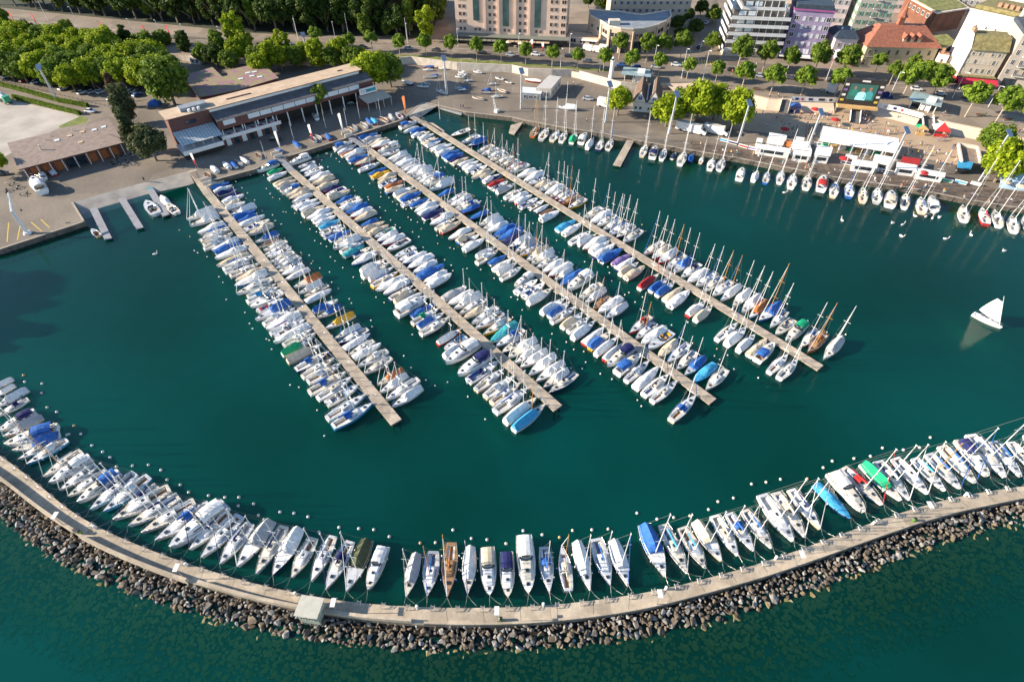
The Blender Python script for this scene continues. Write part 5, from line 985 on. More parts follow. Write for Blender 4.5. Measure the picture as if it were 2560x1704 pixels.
# big white block behind
P = building('white_apartment_block', 'big bright white apartment block with roof dormers behind the gabled house'); A = G(2368, 140, ZH); B_ = G(2540, 186, ZH); LW = MT['lime_white']; Q = quad(A, B_, 20); part('wall', Q, ZH, 23, LW, P); F = Face(P, A, B_); L = F.L
part('roof', [F.at(-.4, .4), F.at(L + .4, .4), F.at(L + .4, -20.4), F.at(-.4, -20.4)], 23, 23.6, WALLW, P, ROOFM); part('roof_upper', [F.at(1, -1.5), F.at(L - 1, -1.5), F.at(L - 1, -19), F.at(1, -19)], 23.6, 25, ROOFM, P)
for x in (.3, .38, .46, .54): F.box(L * x, 25, 1.4, 1.6, 1.6, ROOFO, 'dormer', -6)
F.grid([.18, .32, .45, .6], [12.6, 17.0], .8, 1.3, None, [GLS, LW]); F5 = Face(P, Q[3], Q[0]); F5.grid([.15, .4, .65, .88], [8, 12, 16, 20], 1.1, 1.9, None, [GLS, FRW])
q = MB(); c = F.at(L * .66, -1.0); q.tube((c.x, c.y, 10), (c.x, c.y, 44), .7, n=8); q.build('flue', WALLW, P); q = MB(); c = F.at(L * .74, -1.6); q.tube((c.x, c.y, 23), (c.x, c.y, 36), .75, n=8); q.build('flue', LW, P); setbase(P, A.to_tuple())
P = building('white_tower_block', 'tall bright white block at the top right corner'); A = G(2470, 70, ZH); B_ = G(2610, 92, ZH); Q = quad(A, B_, 18); part('wall', Q, ZH, 40, LW, P); F = Face(P, A, B_); F.grid([.08, .2, .32, .5, .65], [18, 22, 26, 30, 34], 1.0, 2.0, None, [GLS, LW]); setbase(P, A.to_tuple())
# brown timber building with green roof
P = building('timber_school_building', 'dark brown timber building with overgrown flat roof'); A = G(2225, 62, ZH); B_ = G(2385, 92, ZH); TIM = plaster('brown_timber', (0.17, 0.07, 0.04), .25); c1 = G(2315, 84, ZH); ring = [G(2245, 40, ZH), G(2318, 84, ZH), G(2392, 72, ZH), G(2330, 24, ZH)]; part('wall', ring, ZH, 13, TIM, P); 
cc = sum((p for p in ring), Vector()) / 4; part('roof', [cc + (p - cc) * 1.08 for p in ring], 13.02, 13.6, WALLW, P); part('roof_garden', [cc + (p - cc) * .98 for p in ring], 13.6, 13.8, GRNR, P); F = Face(P, ring[0], ring[1]); F.grid([.2, .35, .5, .65, .8], [9.5], 2.2, 2); setbase(P, ring[0].to_tuple())
P = building('green_roof_pavilion', 'low pavilion with bright yellow-green planted roof right of the station'); ring = [G(u, v, 8) for u, v in [(2325, 90), (2368, 86), (2392, 108), (2375, 113), (2358, 125), (2330, 108)]]; part('wall', [G(2330, 110, 8), G(2362, 122, 8), G(2390, 108, 8), G(2366, 92, 8)], ZH, 7.8, GLS, P); part('roof', ring, 7.8, 8.1, WALLW, P, GRNR); setbase(P, ring[0].to_tuple()[:2] + (ZH,))
# green shuttered tenement
P = building('tenement_building', 'pale tenement with green shutters and small balconies behind the station'); A = G(2115, 102, ZH); B_ = G(2200, 108, ZH); TEN = plaster('pale_grey_plaster', (0.42, 0.40, 0.34)); Q = quad(A, B_, 16); part('wall', Q, ZH, 25, TEN, P, ROOFO); F = Face(P, A, B_); F.grid([.12, .32, .52, .72, .9], [8, 11.5, 15, 18.5, 22], 1.0, 1.8, WINS, [GLS, FRW, SHUTG])
for z in (11.5, 15, 18.5, 22): F.box(F.L * .5, z - .25, 2.6, .2, 1, WHT, 'balcony'); F.box(F.L * .5, z - .05, 2.6, .8, .05, WIRE, 'balcony_rail', .95)
F6 = Face(P, Q[3], Q[0]); F6.grid([.1, .3, .5, .7, .9], [8, 11.5, 15, 18.5, 22], 1, 1.8, WINS, [GLS, FRW, SHUTG]); setbase(P, A.to_tuple())
P = building('townhouse', 'cream townhouse with orange tiled roof above the purple building'); A = G(1985, 82, ZH); B_ = G(2095, 92, ZH); Q = quad(A, B_, 14); part('wall', Q, ZH, 21, LP, P); F = Face(P, A, B_); L = F.L; q = MB(); e = [F.at(-.6, .6), F.at(L + .6, .6), F.at(L + .6, -14.6), F.at(-.6, -14.6)]; t = [F.at(4, -6), F.at(L - 4, -6), F.at(L - 4, -9), F.at(4, -9)]; q.loft([[(p.x, p.y, 21) for p in e], [(p.x, p.y, 24) for p in t]], 0, True, True); q.build('roof', ROOFO, P); F.grid([.08, .22, .36, .5, .64, .78, .92], [10, 14, 17.6], 1.1, 2, WINS, [GLS, FRW, SHUTGR]); setbase(P, A.to_tuple())
for i, (u0, v0, u1, v1, h, m_, lb) in enumerate([(1940, 50, 2010, 56, 22, CREAM, 'cream building with brown shutters at top edge beside the tower'), (2205, 30, 2260, 34, 18, LP, 'pale building at the top edge left of the timber building'), (2380, 30, 2450, 36, 16, GST, 'grey building at the top edge right of the timber building'), (2560, 180, 2640, 200, 26, LW, 'white building cut by the right edge of the photo')]):
    P = building('apartment_building', lb); A = G(u0, v0, ZH); B_ = G(u1, v1, ZH); part('wall', quad(A, B_, 14), ZH, h, m_, P, ROOFO); F = Face(P, A, B_); F.grid([.12, .32, .52, .72, .9], [h - 4, h - 8, h - 12], 1.2, 2, WINS, [GLS, FRW, SHUTGR]); setbase(P, A.to_tuple())
# ---------------------------------------------------------------- long boathouse
P = building('boathouse', 'long boathouse restaurant with tan upper roof and white clerestory')
T = 13.0; f = [G(416, 299, T), G(901, 174, T)]; bk = [G(390, 280, T), G(876, 162, T)]; ax = (f[1] - f[0]).normalized(); nn = Vector((ax.y, -ax.x, 0)); L = (f[1] - f[0]).length
def bp(x, o, z): p = f[0] + ax * x + nn * o; return Vector((p.x, p.y, z))
wd = abs((bk[0] - f[0]).dot(nn)); eo = max((G(700, 261, 10.2) - f[0]).dot(nn), 5.5)
part('upper_wall', [bp(.3, -.3, 0), bp(L - .3, -.3, 0), bp(L - .3, -wd + .3, 0), bp(.3, -wd + .3, 0)], ZL, T - .3, BRICK, P)
part('upper_roof', [bp(-.4, .4, 0), bp(L + .4, .4, 0), bp(L + .4, -wd, 0), bp(-.4, -wd, 0)], T - .28, T, BRICK, P, TANR)
x0 = 14.0
part('clerestory', [bp(x0, .0, 0), bp(L - 1, .0, 0), bp(L - 1, -.28, 0), bp(x0, -.28, 0)], 11.7, T - .32, WHT, P)
q = MB(); q.add([bp(x0, 0, 11.6), bp(L + 2, 0, 11.6), bp(L + 2, eo, 10.2), bp(x0, eo, 10.2), bp(x0, 0, 11.4), bp(L + 2, 0, 11.4), bp(L + 2, eo, 10.0), bp(x0, eo, 10.0)], [(0, 3, 2, 1), (3, 7, 6, 2), (0, 4, 7, 3), (1, 2, 6, 5)]); q.build('lower_roof', mat('roof_dark_fibre_cement', (0.10, 0.095, 0.10), .85, .2, .5, bump=.1), P)
q = MB(); nW = 12
for k in range(nW):
    a = x0 + 2 + (L - x0 - 6) * k / nW; b_ = x0 + 2 + (L - x0 - 6) * (k + 1) / nW - .25
    if k == 1: continue
    c = bp((a + b_) / 2, eo - .35, 9.0); q2 = MB(); q2.box((c.x, c.y, 9.05), (b_ - a, .12, 1.7), 0, math.atan2(ax.y, ax.x)); q2.build('window', BLIND, P)
part('fascia', [bp(x0, eo - .45, 0), bp(L + 2, eo - .45, 0), bp(L + 2, eo - 1.0, 0), bp(x0, eo - 1.0, 0)], 6.9, 10.0, BRICK, P)
part('end_wall', [bp(L - 3, eo - .4, 0), bp(L + 2, eo - .4, 0), bp(L + 2, -2, 0), bp(L - 3, -2, 0)], ZL, 10.0, BRICK, P)
for k in range(9):
    x = x0 + 8 + (L - x0 - 14) * k / 8; c = bp(x, eo - .7, 0); q2 = MB(); q2.box((c.x, c.y, 4.2), (.35, .35, 5.4), 0, math.atan2(ax.y, ax.x)); q2.build('post', WHT, P)
part('back_wall', [bp(x0, .2, 0), bp(L - 3, .2, 0), bp(L - 3, -.2, 0), bp(x0, -.2, 0)], ZL, 11.3, mat('interior_shade', (0.03, 0.025, 0.02), .9, .2, 1), P)  # near-black colour paints the shade inside the open hall
# restaurant terrace
tx0, tx1 = x0 - .5, x0 + 21
part('terrace_floor', [bp(tx0, eo + 1.6, 0), bp(tx1, eo + 1.6, 0), bp(tx1, 1, 0), bp(tx0, 1, 0)], 4.2, 4.6, WHT, P); part('ground_floor', [bp(tx0, eo + .6, 0), bp(tx1 - .5, eo + .6, 0), bp(tx1 - .5, 1, 0), bp(tx0, 1, 0)], ZL, 4.18, BRICK, P); [Face(P, bp(tx0, eo + .6, 0), bp(tx1 - .5, eo + .6, 0)).box(2 + k * 2.8, ZL, 1.6, 2.3, .1, (WHT, GLS)[k % 2], 'door') for k in range(7)]; part('terrace_balustrade', [bp(tx0, eo + 1.75, 0), bp(tx1, eo + 1.75, 0), bp(tx1, eo + 1.62, 0), bp(tx0, eo + 1.62, 0)], 4.61, 5.5, WHT, P)
for k in range(6): c = bp(tx0 + 1 + (tx1 - tx0 - 2) * k / 5, eo + 1.5, 0); q2 = MB(); q2.box((c.x, c.y, 6.1), (.18, .18, 3.0)); q2.build('terrace_post', WHT, P)
for k in range(14):
    c = bp(tx0 + 1.5 + (tx1 - tx0 - 3) * k / 13, eo + .2, 0); q2 = MB(); q2.box((c.x, c.y, 5.3), (.9, .9, .08)); q2.tube((c.x, c.y, 4.6), (c.x, c.y, 5.3), .05); q2.box((c.x + .8, c.y + .3, 5.05), (.5, .5, .5)); q2.build('table_and_chair', [MT['canvas_red'] if k % 2 else WHT], P)
part('left_terrace_floor', [bp(-.5, 9.6, 0), bp(x0 - 1, 9.6, 0), bp(x0 - 1, 0.1, 0), bp(-.5, .1, 0)], 3.7, 4.0, WHT, P); part('left_ground_floor', [bp(0, 8.2, 0), bp(x0 - 2, 8.2, 0), bp(x0 - 2, 0.1, 0), bp(0, .1, 0)], ZL, 3.68, MT['interior_shade'], P); part('left_balustrade', [bp(-.5, 9.8, 0), bp(x0 - 1, 9.8, 0), bp(x0 - 1, 9.62, 0), bp(-.5, 9.62, 0)], 4.01, 5.2, WHT, P)  # dark block under the terrace floor carries painted shade
q = MB(); n = 14
for k in range(n):
    a = x0 * k / n; b_ = x0 * (k + .9) / n; q.add([bp(a, .1, 8.4), bp(b_, .1, 8.4), bp(b_, 8.2, 6.6), bp(a, 8.2, 6.6)], [(0, 3, 2, 1)])
q.build('striped_awning', mat('pale_blue_awning', (0.50, 0.54, 0.54), .7, .1, 1), P)
for k in range(5): c = bp(.4 + (x0 - .8) * k / 4, 8.2, 0); q2 = MB(); q2.tube((c.x, c.y, 4.4), (c.x, c.y, 6.6), .06); q2.build('awning_post', WHT, P)
c = bp(7, -.1, 10.8); q2 = MB(); q2.box((c.x, c.y, 10.3), (3.5, .5, 1.2), 0, math.atan2(ax.y, ax.x)); q2.build('window', GLS, P)
c = bp(10, -wd * .5, T); q2 = MB(); q2.box((c.x, c.y, T + .6), (9, 3.4, 1.2), 0, math.atan2(ax.y, ax.x)); q2.build('roof_plant', ROOFG, P)
for k in range(3): c = bp(10 + k * 1.6 - 2, -wd * .15, T); q2 = MB(); q2.tube((c.x, c.y, T), (c.x, c.y, T + 1.0), .5, n=8); q2.build('roof_fan', WHT, P)
for k in range(2): c = bp(26 + k * 40, -wd * .45, T); q2 = MB(); q2.box((c.x, c.y, T + .12), (9 if k == 0 else 2, .5, .25), 0, math.atan2(ax.y, ax.x)); q2.build('roof_vent', BRICK, P)
sx = L + 1.0; sg = bp(L - 2, eo + 1.3, 7.0)
part('kiosk', [bp(L - 6, eo + 1.2, 0), bp(L + 2.2, eo + 1.2, 0), bp(L + 2.2, eo - .38, 0), bp(L - 6, eo - .38, 0)], ZL, 6.0, BRICK, P)
c = bp(L - 1.5, eo + 1.35, 7.2); q2 = MB(); q2.box((c.x, c.y, 7.4), (7.5, .15, 2.4), 0, math.atan2(ax.y, ax.x)); SG = q2.build('sign_board', WHT, P)
c = bp(L - 3.6, eo + 1.45, 7.4); text('sign_text', 'CC', 1.5, c, math.atan2(ax.y, ax.x), MT['canvas_red'], SG); c = bp(L - .3, eo + 1.45, 7.4); q2 = MB(); q2.box((c.x, c.y, 7.4), (4.4, .06, 1.1), 0, math.atan2(ax.y, ax.x)); q2.build('sign_strip', MT['canvas_teal'], SG)
q = MB(); q.add([bp(L - 6, eo + 1.3, 5.9), bp(L + 5, eo + 1.3, 5.9), bp(L + 6, eo + 6.5, 4.6), bp(L - 5, eo + 6.5, 4.6)], [(0, 3, 2, 1)]); q.build('canopy', mat('beige_awning', (0.42, 0.36, 0.28), .8, .08, 1), P)
for k in range(4): c = bp(L - 4.8 + k * 3.4, eo + 6.4, 0); q2 = MB(); q2.tube((c.x, c.y, ZL), (c.x, c.y, 4.6), .09); q2.build('canopy_post', WHT, P)
setbase(P, (bp(0, 0, ZL)).to_tuple())
# low brown building on the left
P = building('boat_workshop', 'low long workshop with brown roof and orange doors by the gravel yard'); Z5 = 6.0; c4 = [G(46, 424, Z5), G(310, 356, Z5), G(272, 297, Z5), G(18, 357, Z5)]; part('roof', c4, Z5 - .3, Z5, BRICK, P, BRNR); F = Face(P, c4[0], c4[1]); L = F.L
dd = (c4[3] - c4[0]).length; part('wall', [F.at(1, -2.2), F.at(L - 1, -2.2), F.at(L - 1, -dd + .6), F.at(1, -dd + .6)], ZL, Z5 - .32, BRICK, P)
ORD = mat('orange_door', (0.34, 0.10, 0.025), .7, .15, 1)
for k in range(8):
    F.box(4 + (L - 8) * k / 7, ZL + .1, (L - 8) / 7 - .8, 3.0, .12, ORD if k not in (3, 4) else GLS, 'door', -2.18)
for k in range(9): c = F.at(1.2 + (L - 2.4) * k / 8, -.4); q2 = MB(); q2.box((c.x, c.y, 3.6), (.2, .2, 4.2)); q2.build('post', WHT, P)
for k, (x, y_, g) in enumerate([(.42, .35, 0), (.55, .3, 1), (.68, .27, 1), (.8, .3, 0), (.9, .28, 0), (.62, .62, 1)]): c = F.at(L * x, -dd * (1 - y_)); q2 = MB(); q2.box((c.x, c.y, Z5 + .08), (1.5, 1.5, .16), 0, F.rz); q2.build('skylight', [BLIND, MT['awning_tan']][g], P)
for x, y_ in ((.25, .45), (.32, .75), (.38, .85), (.6, .85), (.72, .8)): c = F.at(L * x, -dd * y_); q2 = MB(); q2.tube((c.x, c.y, Z5), (c.x, c.y, Z5 + (1.8 if x < .3 else .9)), .3 if x < .3 else .16, n=7); q2.build('chimney', WALLW, P)
setbase(P, c4[0].to_tuple()[:2] + (ZL,))
# purple tiled low roof
P = building('clubhouse_with_tiled_roof', 'wide low building with purple and moss tiled roof behind the boathouse'); ring = [G(u, v, 6) for u, v in [(495, 243), (455, 190), (531, 168), (556, 192), (572, 188), (565, 176), (640, 160), (662, 163), (697, 195), (600, 224), (530, 238)]]; part('roof', ring, 5.7, 6.0, BRICK, P, PURR); cc = sum(ring, Vector()) / len(ring); part('wall', [cc + (p - cc) * .94 for p in ring], ZL, 5.68, BRICK, P)
for k, (u, v) in enumerate([(602, 197), (620, 182), (630, 190), (636, 180), (650, 192)]): c = G(u, v, 6.1); q2 = MB(); q2.box((c.x, c.y, 6.1), (2.0, 1.4, .15), 0, .5); q2.build('skylight', BLIND, P)
setbase(P, ring[0].to_tuple()[:2] + (ZL,))
P = building('garden_pavilion', 'small white garden pavilion among trees above the purple roof'); A = G(478, 160, ZL); B_ = G(502, 162, ZL); part('wall', quad(A, B_, 5), ZL, 4.3, WHT, P, WALLW); F = Face(P, A, B_); F.grid([.28, .72], [2.2], 1.2, 1.5); setbase(P, A.to_tuple())
# concrete block in the boat yard
P = building('yard_building', 'flat concrete shed with planted wall in the boat yard'); ring = [G(1340, 220, 5.5), G(1378, 222, 5.5), G(1403, 192, 5.5), G(1373, 188, 5.5)]; part('wall', ring, ZL, 5.5, WALLW, P, mat('pale_flat_roof', (0.48, 0.46, 0.43), .9, .06, .6)); a = ring[1]; F = Face(P, ring[1], ring[2]); F.grid([.2, .5, .8], [2.2], 1.6, 1.8); F = Face(P, ring[0], ring[1]); F.grid([.3, .7], [2.2], 1.4, 1.8); setbase(P, ring[0].to_tuple()[:2] + (ZL,))
P = building('slanted_kiosk', 'low kiosk with slanted pale blue roof in front of the yard building'); A = G(1300, 248, ZL); B_ = G(1352, 252, ZL); part('wall', quad(A, B_, 6), ZL, 4.2, ROOFG, P, BLIND); F = Face(P, A, B_); F.grid([.25, .5, .75], [2.0], 1.4, 1.4); setbase(P, A.to_tuple())
# blue and white clubhouse
P = building('sailing_clubhouse', 'white and blue clubhouse with two steep brown roofs and balcony'); A = G(1580, 278, ZL); B_ = G(1645, 284, ZL); Q = quad(A, B_, 14); part('wall', Q, ZL, 6.4, WHT, P); F = Face(P, A, B_); L = F.L; CB = mat('roof_brown_tiles', (0.13, 0.085, 0.06), .85, .25, 1.2, bump=.3)
for k, (xa, xb) in enumerate(((.0, .48), (.52, 1.02))):
    q = MB(); a, b_ = L * xa - .4, L * xb + .4; m_ = (a + b_) / 2; rows = [[F.at(a, .8 - o).to_tuple()[:2] + (5.6,), F.at(m_, .8 - o).to_tuple()[:2] + (10.4,), F.at(b_, .8 - o).to_tuple()[:2] + (5.6,)] for o in (0, 15)]; q.loft(rows, 0, True, True); q.build('roof', CB, P)
    g_ = MB(); g_.add([F.at(a + .6, .83).to_tuple()[:2] + (5.7,), F.at(b_ - .6, .83).to_tuple()[:2] + (5.7,), F.at(m_, .83).to_tuple()[:2] + (9.7,)], [(0, 1, 2)]); g_.build('gable', WHT, P); F.win(m_, 6.4, 1.6, 1.5, None, [MT['gelcoat_blue'], FRW], .9)
F.grid([.12, .3, .62, .74], [2.4], 1.0, 1.2, None, [GLS, FRW]); F.box(L * .9, ZL + .05, 1.3, 2.3, .08, MT['gelcoat_blue'], 'door'); F.box(L * .76, 4.4, L * .5, .2, 2.0, WHT, 'balcony'); F.box(L * .76, 4.6, L * .5, .9, .06, WHT, 'balcony_rail', 1.95); setbase(P, A.to_tuple())
# small white lighthouse on the street terrace
P = empty('lighthouse', G(1527, 197, ZH)); tag(P, 'small white round lighthouse beside the curved retaining wall', 'lighthouse'); q = MB(); q.tube((0, 0, 0), (0, 0, 7.2), 1.1, .75, 12); q.build('tower', WHT, P); q = MB(); q.tube((0, 0, 7.2), (0, 0, 7.4), 1.0, 1.0, 12); q.build('gallery', WHT, P); q = MB(); q.tube((0, 0, 7.4), (0, 0, 8.2), .5, .5, 8); q.build('lantern', GLS, P); q = MB(); q.tube((0, 0, 8.2), (0, 0, 8.9), .6, .05, 8); q.build('dome', WHT, P)
# glass shelters
GLR = mat('pale_glass_roof', (0.30, 0.40, 0.42), .15, .1, .6, spec=.7)
for (u0, v0, u1, v1, dpt, lb) in ((1557, 205, 1618, 211, 7.5, 'glass roofed bus shelter beside the small lighthouse'), (2268, 270, 2335, 286, 9, 'glass roofed bus shelter right of the big screen')):
    P = building('bus_shelter', lb, 'shelter', 'glass roofed bus shelters'); A = G(u0, v0, ZH); B_ = G(u1, v1, ZH); F = Face(P, A, B_); L = F.L; part('roof', [F.at(-1, 1), F.at(L + 1, 1), F.at(L, -dpt), F.at(-1, -dpt)], 7.3, 7.45, GLR, P); F.box(L * .68, 7.5, 3.0, .9, 3.4, WHT, 'roof_box', -5)
    for x in (.5, L * .4, L * .75, L - .5): F.box(x, ZH, .25, 3.3, .25, WHT, 'post', -.3)
    F.box(L * .6, ZH, 3.2, 3.2, 3, WHT, 'cabin', -4.5); F.box(L * .25, ZH, 4, 2.4, .1, GLS, 'glass_panel', -3); setbase(P, A.to_tuple())

# ================================================================= everything else on land
def yaw(u0, v0, u1, v1, z): a = G(u0, v0, z); b_ = G(u1, v1, z); return math.atan2(b_.y - a.y, b_.x - a.x)
# light masts on the quay
MASTW = mat('mast_white_paint', (0.66, 0.64, 0.62), .5, .05, 1); PANEL = mat('lamp_panel_blue_grey', (0.12, 0.18, 0.28), .3, .1, 1)
lm = [(144, 253, 12.5, 'beside the hedge and car park'), (1117, 236, 13.5, 'in the boat yard at left'), (1303, 272, 13.7, 'beside the yard kiosk'), (1514, 306, 13.5, 'in front of the white box lorry'), (1673, 334, 13.7, 'below the clubhouse trees'), (1845, 358, 13.7, 'right of the tree clump'), (2012, 388, 14.5, 'at left end of the big white tent'), (2212, 436, 14.5, 'at right end of the big white tent'), (2448, 452, 15.5, 'at the far right beside the tree'), (767, 128, 6.5, 'small one above the boathouse')]
for i, (u, v, h, lb) in enumerate(lm):
    r = empty('light_mast', G(u, v, ZL), R(20)); tag(r, 'tall pale light mast with tilted panel, ' + lb, 'light mast', 'tall light masts on the quay')
    k = h / 13.7; q = MB(); q.tube((-.28, 0, 0), (-.16, 0, h), .22, .15, 8); q.tube((.28, 0, 0), (.16, 0, h), .22, .15, 8)
    for j in range(12): q.box((0, 0, h * (j + .5) / 12), (.5, .1, .1))
    q.build('pole', MASTW, r); q = MB(); q.box((0, 0, h + .3), (.25, .25, .6)); q.build('bracket', MASTW, r)
    q = MB(); ca, sa = math.cos(.6), math.sin(.6); q.add([(-.9, -1.3 * ca, h + .7 - 1.3 * sa + dz) for dz in (0, .12)] + [(.9, -1.3 * ca, h + .7 - 1.3 * sa + dz) for dz in (0, .12)] + [(-.9, 1.3 * ca, h + .7 + 1.3 * sa + dz) for dz in (0, .12)] + [(.9, 1.3 * ca, h + .7 + 1.3 * sa + dz) for dz in (0, .12)], [(0, 4, 6, 2), (1, 3, 7, 5), (0, 2, 3, 1), (4, 5, 7, 6), (0, 1, 5, 4), (2, 6, 7, 3)]); q.build('reflector_panel', PANEL, r)
# thin street lamps
sl_ = [(745, 98, 9), (840, 106, 9), (1020, 110, 9), (1145, 118, 8), (1297, 130, 8), (1423, 137, 9), (1401, 169, 8), (1499, 177, 9), (1630, 188, 12), (1703, 197, 12), (1756, 202, 12), (1745, 150, 8), (1885, 180, 8), (2065, 200, 12), (2222, 245, 10), (2380, 246, 10), (2470, 268, 8), (120, 52, 10), (200, 72, 10), (340, 98, 9), (470, 112, 9), (405, 95, 8), (560, 118, 9)]
q = MB(); q.tube((0, 0, 0), (0, 0, 1), .012, .007, 6); POLE = q.mesh('pole'); q = MB(); q.tube((0, 0, 0), (1.3, 0, .25), .05, n=5); q.box((1.5, 0, .25), (.9, .35, .14)); HEAD = q.mesh('lamp_head')
for i, (u, v, h) in enumerate(sl_):
    r = empty('street_lamp', G(u, v, ZH), R(-75)); tag(r, 'thin grey street lamp on the main road, %s of them' % nth(i + 1), 'street lamp', 'thin street lamps along the road'); inst('pole', POLE, [ALU], r, None, 0, (9, 9, h)); inst('lamp_head', HEAD, [ALU], r, (0, 0, h))
# feather flags
def flag(u, v, z, h, m1, m2, label, lean=0.0):
    r = empty('feather_flag', G(u, v, z), R(160)); tag(r, label, 'flag', 'tall feather flags'); q = MB(); q.tube((0, 0, 0), (0, 0, h), .05, .03, 5); q.build('pole', STEEL, r)
    q = MB(); rows = []
    for i in range(9):
        t = i / 8; z_ = h * (.22 + .78 * t); w_ = (.35 + 1.1 * t) * (1 if t < .9 else .55); rows.append([(.05, 0, z_), (w_ * .5, .1 * math.sin(t * 5), z_), (w_, .16 * math.sin(t * 5 + 1), z_)])
    q.loft(rows, 0, False, False)
    n_ = len(q.f); q.m = [0 if (f_ // 2) % 8 < 4 or m1 is m2 else 1 for f_ in range(n_)]; q.build('banner', [m1, m2], r)
FW, FR, FO = FAB['w'], mat('flag_red', (0.50, 0.03, 0.03), .8, .08, 2), mat('flag_orange', (0.60, 0.18, 0.04), .8, .08, 2)
flag(1018, 296, ZL, 8.5, FO, FO, 'orange feather flag on the quay corner by the rightmost pier'); flag(862, 341, ZL, 8.5, FW, FW, 'white feather flag at the third pier gangway'); flag(788, 366, ZL, 8.0, FR, FW, 'red and white feather flag on the quay between two gangways'); flag(705, 380, ZL, 7.5, FW, FW, 'white feather flag at the second pier gangway'); flag(497, 425, ZL, 6, FR, FW, 'red and white feather flag near the first pier gangway')
for i, (u, v) in enumerate([(41, 62), (96, 66), (266, 90), (372, 98), (430, 98)]): flag(u, v, ZH, 6, FR, FR, 'red feather flag beside the main road at upper left, %s from left' % nth(i + 1))
for i, (u, v) in enumerate([(1359, 135), (1332, 128), (1562, 125)]): flag(u, v, ZH, 5, FR, FW, 'small red and white flag by the arcade, %s from left' % nth(i + 1))
q = MB(); q.tube((0, 0, 0), (0, 0, 11), .09, .05, 6); BPM = q.mesh('bare_pole')
for i, (u, v) in enumerate([(666, 400), (735, 350), (815, 320), (868, 315), (900, 298), (952, 290), (1100, 330 - 32)]): tag(inst('flagpole', BPM, [ALU], None, G(u, v, ZL), 0, (1, 1, .62)), 'bare flagpole on the club quay, %s from left' % nth(i + 1), 'flagpole', 'bare flagpoles on the quay')
for i, (u, v) in enumerate([(746, 99), (872, 92), (1018, 104)]): tag(inst('overhead_wire_pole', BPM, [ALU], None, G(u, v, ZH), 0, (1.3, 1.3, .95)), 'tall overhead wire pole at the edge of the dark wood, %s from left' % nth(i + 1), 'pole', 'overhead wire poles')
for i, (u, v) in enumerate([(1623, 282), (1662, 300)]): tag(inst('flagpole', BPM, [ALU], None, G(u, v, ZL), 0, (1.2, 1.2, (1.15, .5)[i])), ('tall white flagpole in front of the clubhouse roofs', 'short white pole right of the clubhouse')[i], 'flagpole', 'bare flagpoles on the quay')
# promenade lamps with flat white heads on the breakwater
for i, (u, v) in enumerate([(166, 1318), (463, 1447), (845, 1533), (1243, 1553), (1640, 1511), (1987, 1414), (2300, 1292)]):
    r = empty('promenade_lamp', G(u, v, ZW)); tag(r, 'post with flat white rectangular panel on the breakwater, %s from left' % nth(i + 1), 'lamp post', 'lamp posts with flat white heads'); q = MB(); q.tube((0, 0, 0), (0, 0, 3.9), .06, n=6); q.build('post', STEEL, r); q = MB(); q.box((0, .25, 3.95), (.75, 1.35, .07)); q.build('panel', WHT, r)
# bollard frames along the inner edge of the breakwater: two leaning hoops with a plate
q = MB()
for sx in (-.28, .28): q.path([(sx, -.3, 0), (sx * 1.25, -.25, .55), (sx, .45, .75), (sx * .9, .55, .1)], .045, 5)
q.box((0, .25, .55), (.5, .06, .55)); q.tube((-.35, 0, .5), (.35, 0, .5), .04, n=5); FRM = q.mesh('mooring_stand')
cum = 0; nfr = 0; fr_pos = []
for i in range(2, N_ - 2):
    cum += (inn[i] - inn[i - 1]).length
    if cum > 3.35: cum = 0; d = (inn[i + 1] - inn[i - 1]).normalized(); fr_pos.append((inn[i], math.atan2(d.y, d.x), i))
for n, (p, a, i) in enumerate(fr_pos):
    nn_ = Vector((math.sin(a), -math.cos(a), 0)) * .35; o = inst('mooring_stand', FRM, [STEEL], None, (p.x + nn_.x, p.y + nn_.y, ZW), a); tag(o, 'grey metal mooring stand on the breakwater edge, %s from left' % nth(n + 1), 'mooring stand', 'mooring stands along the breakwater')
q = MB(); q.tube((0, 0, 0), (0, 0, .7), .22, .2, 8); q.ball((0, 0, .8), .26, 0, 8, 5); PED = q.mesh('service_post')
for n, (u, v) in enumerate([(240, 1320), (468, 1413), (740, 1486), (1043, 1519), (1358, 1513), (1664, 1472), (1938, 1396), (2181, 1310), (2412, 1238)]): tag(inst('service_post', PED, [WHT], None, G(u, v, ZW), 0), 'stubby white service post on the breakwater edge, %s from left' % nth(n + 1), 'service post', 'white service posts on the breakwater')
q = MB(); q.tube((0, 0, 0), (0, 0, .95), .26, .3, 9); q.tube((0, 0, .95), (0, 0, 1.05), .33, .2, 9, 1); BIN = q.mesh('litter_bin'); GBIN = mat('green_bin', (0.08, 0.20, 0.03), .5, .1, 2)
for n, (u, v) in enumerate([(202, 1333), (1252, 1550), (2283, 1302)]): tag(inst('litter_bin', BIN, [GBIN, BLK], None, G(u, v, ZW), 0), 'round green litter bin on the breakwater, %s from left' % nth(n + 1), 'litter bin', 'green litter bins')
for n, (u, v) in enumerate([(2461, 290), (2532, 303)]): tag(inst('litter_bin', BIN, [GEL['g'], BLK], None, G(u, v, ZH), 0), 'green litter bin beside a promenade bench, %s' % ('left one', 'right one')[n], 'litter bin', 'green litter bins')
q = MB(); q.box((0, 0, .45), (3, .5, .08)); q.box((0, .3, .75), (3, .08, .4)); BSEAT = q.mesh('seat'); q = MB(); q.box((0, 0, .2), (.1, .5, .4)); BLEG = q.mesh('leg')
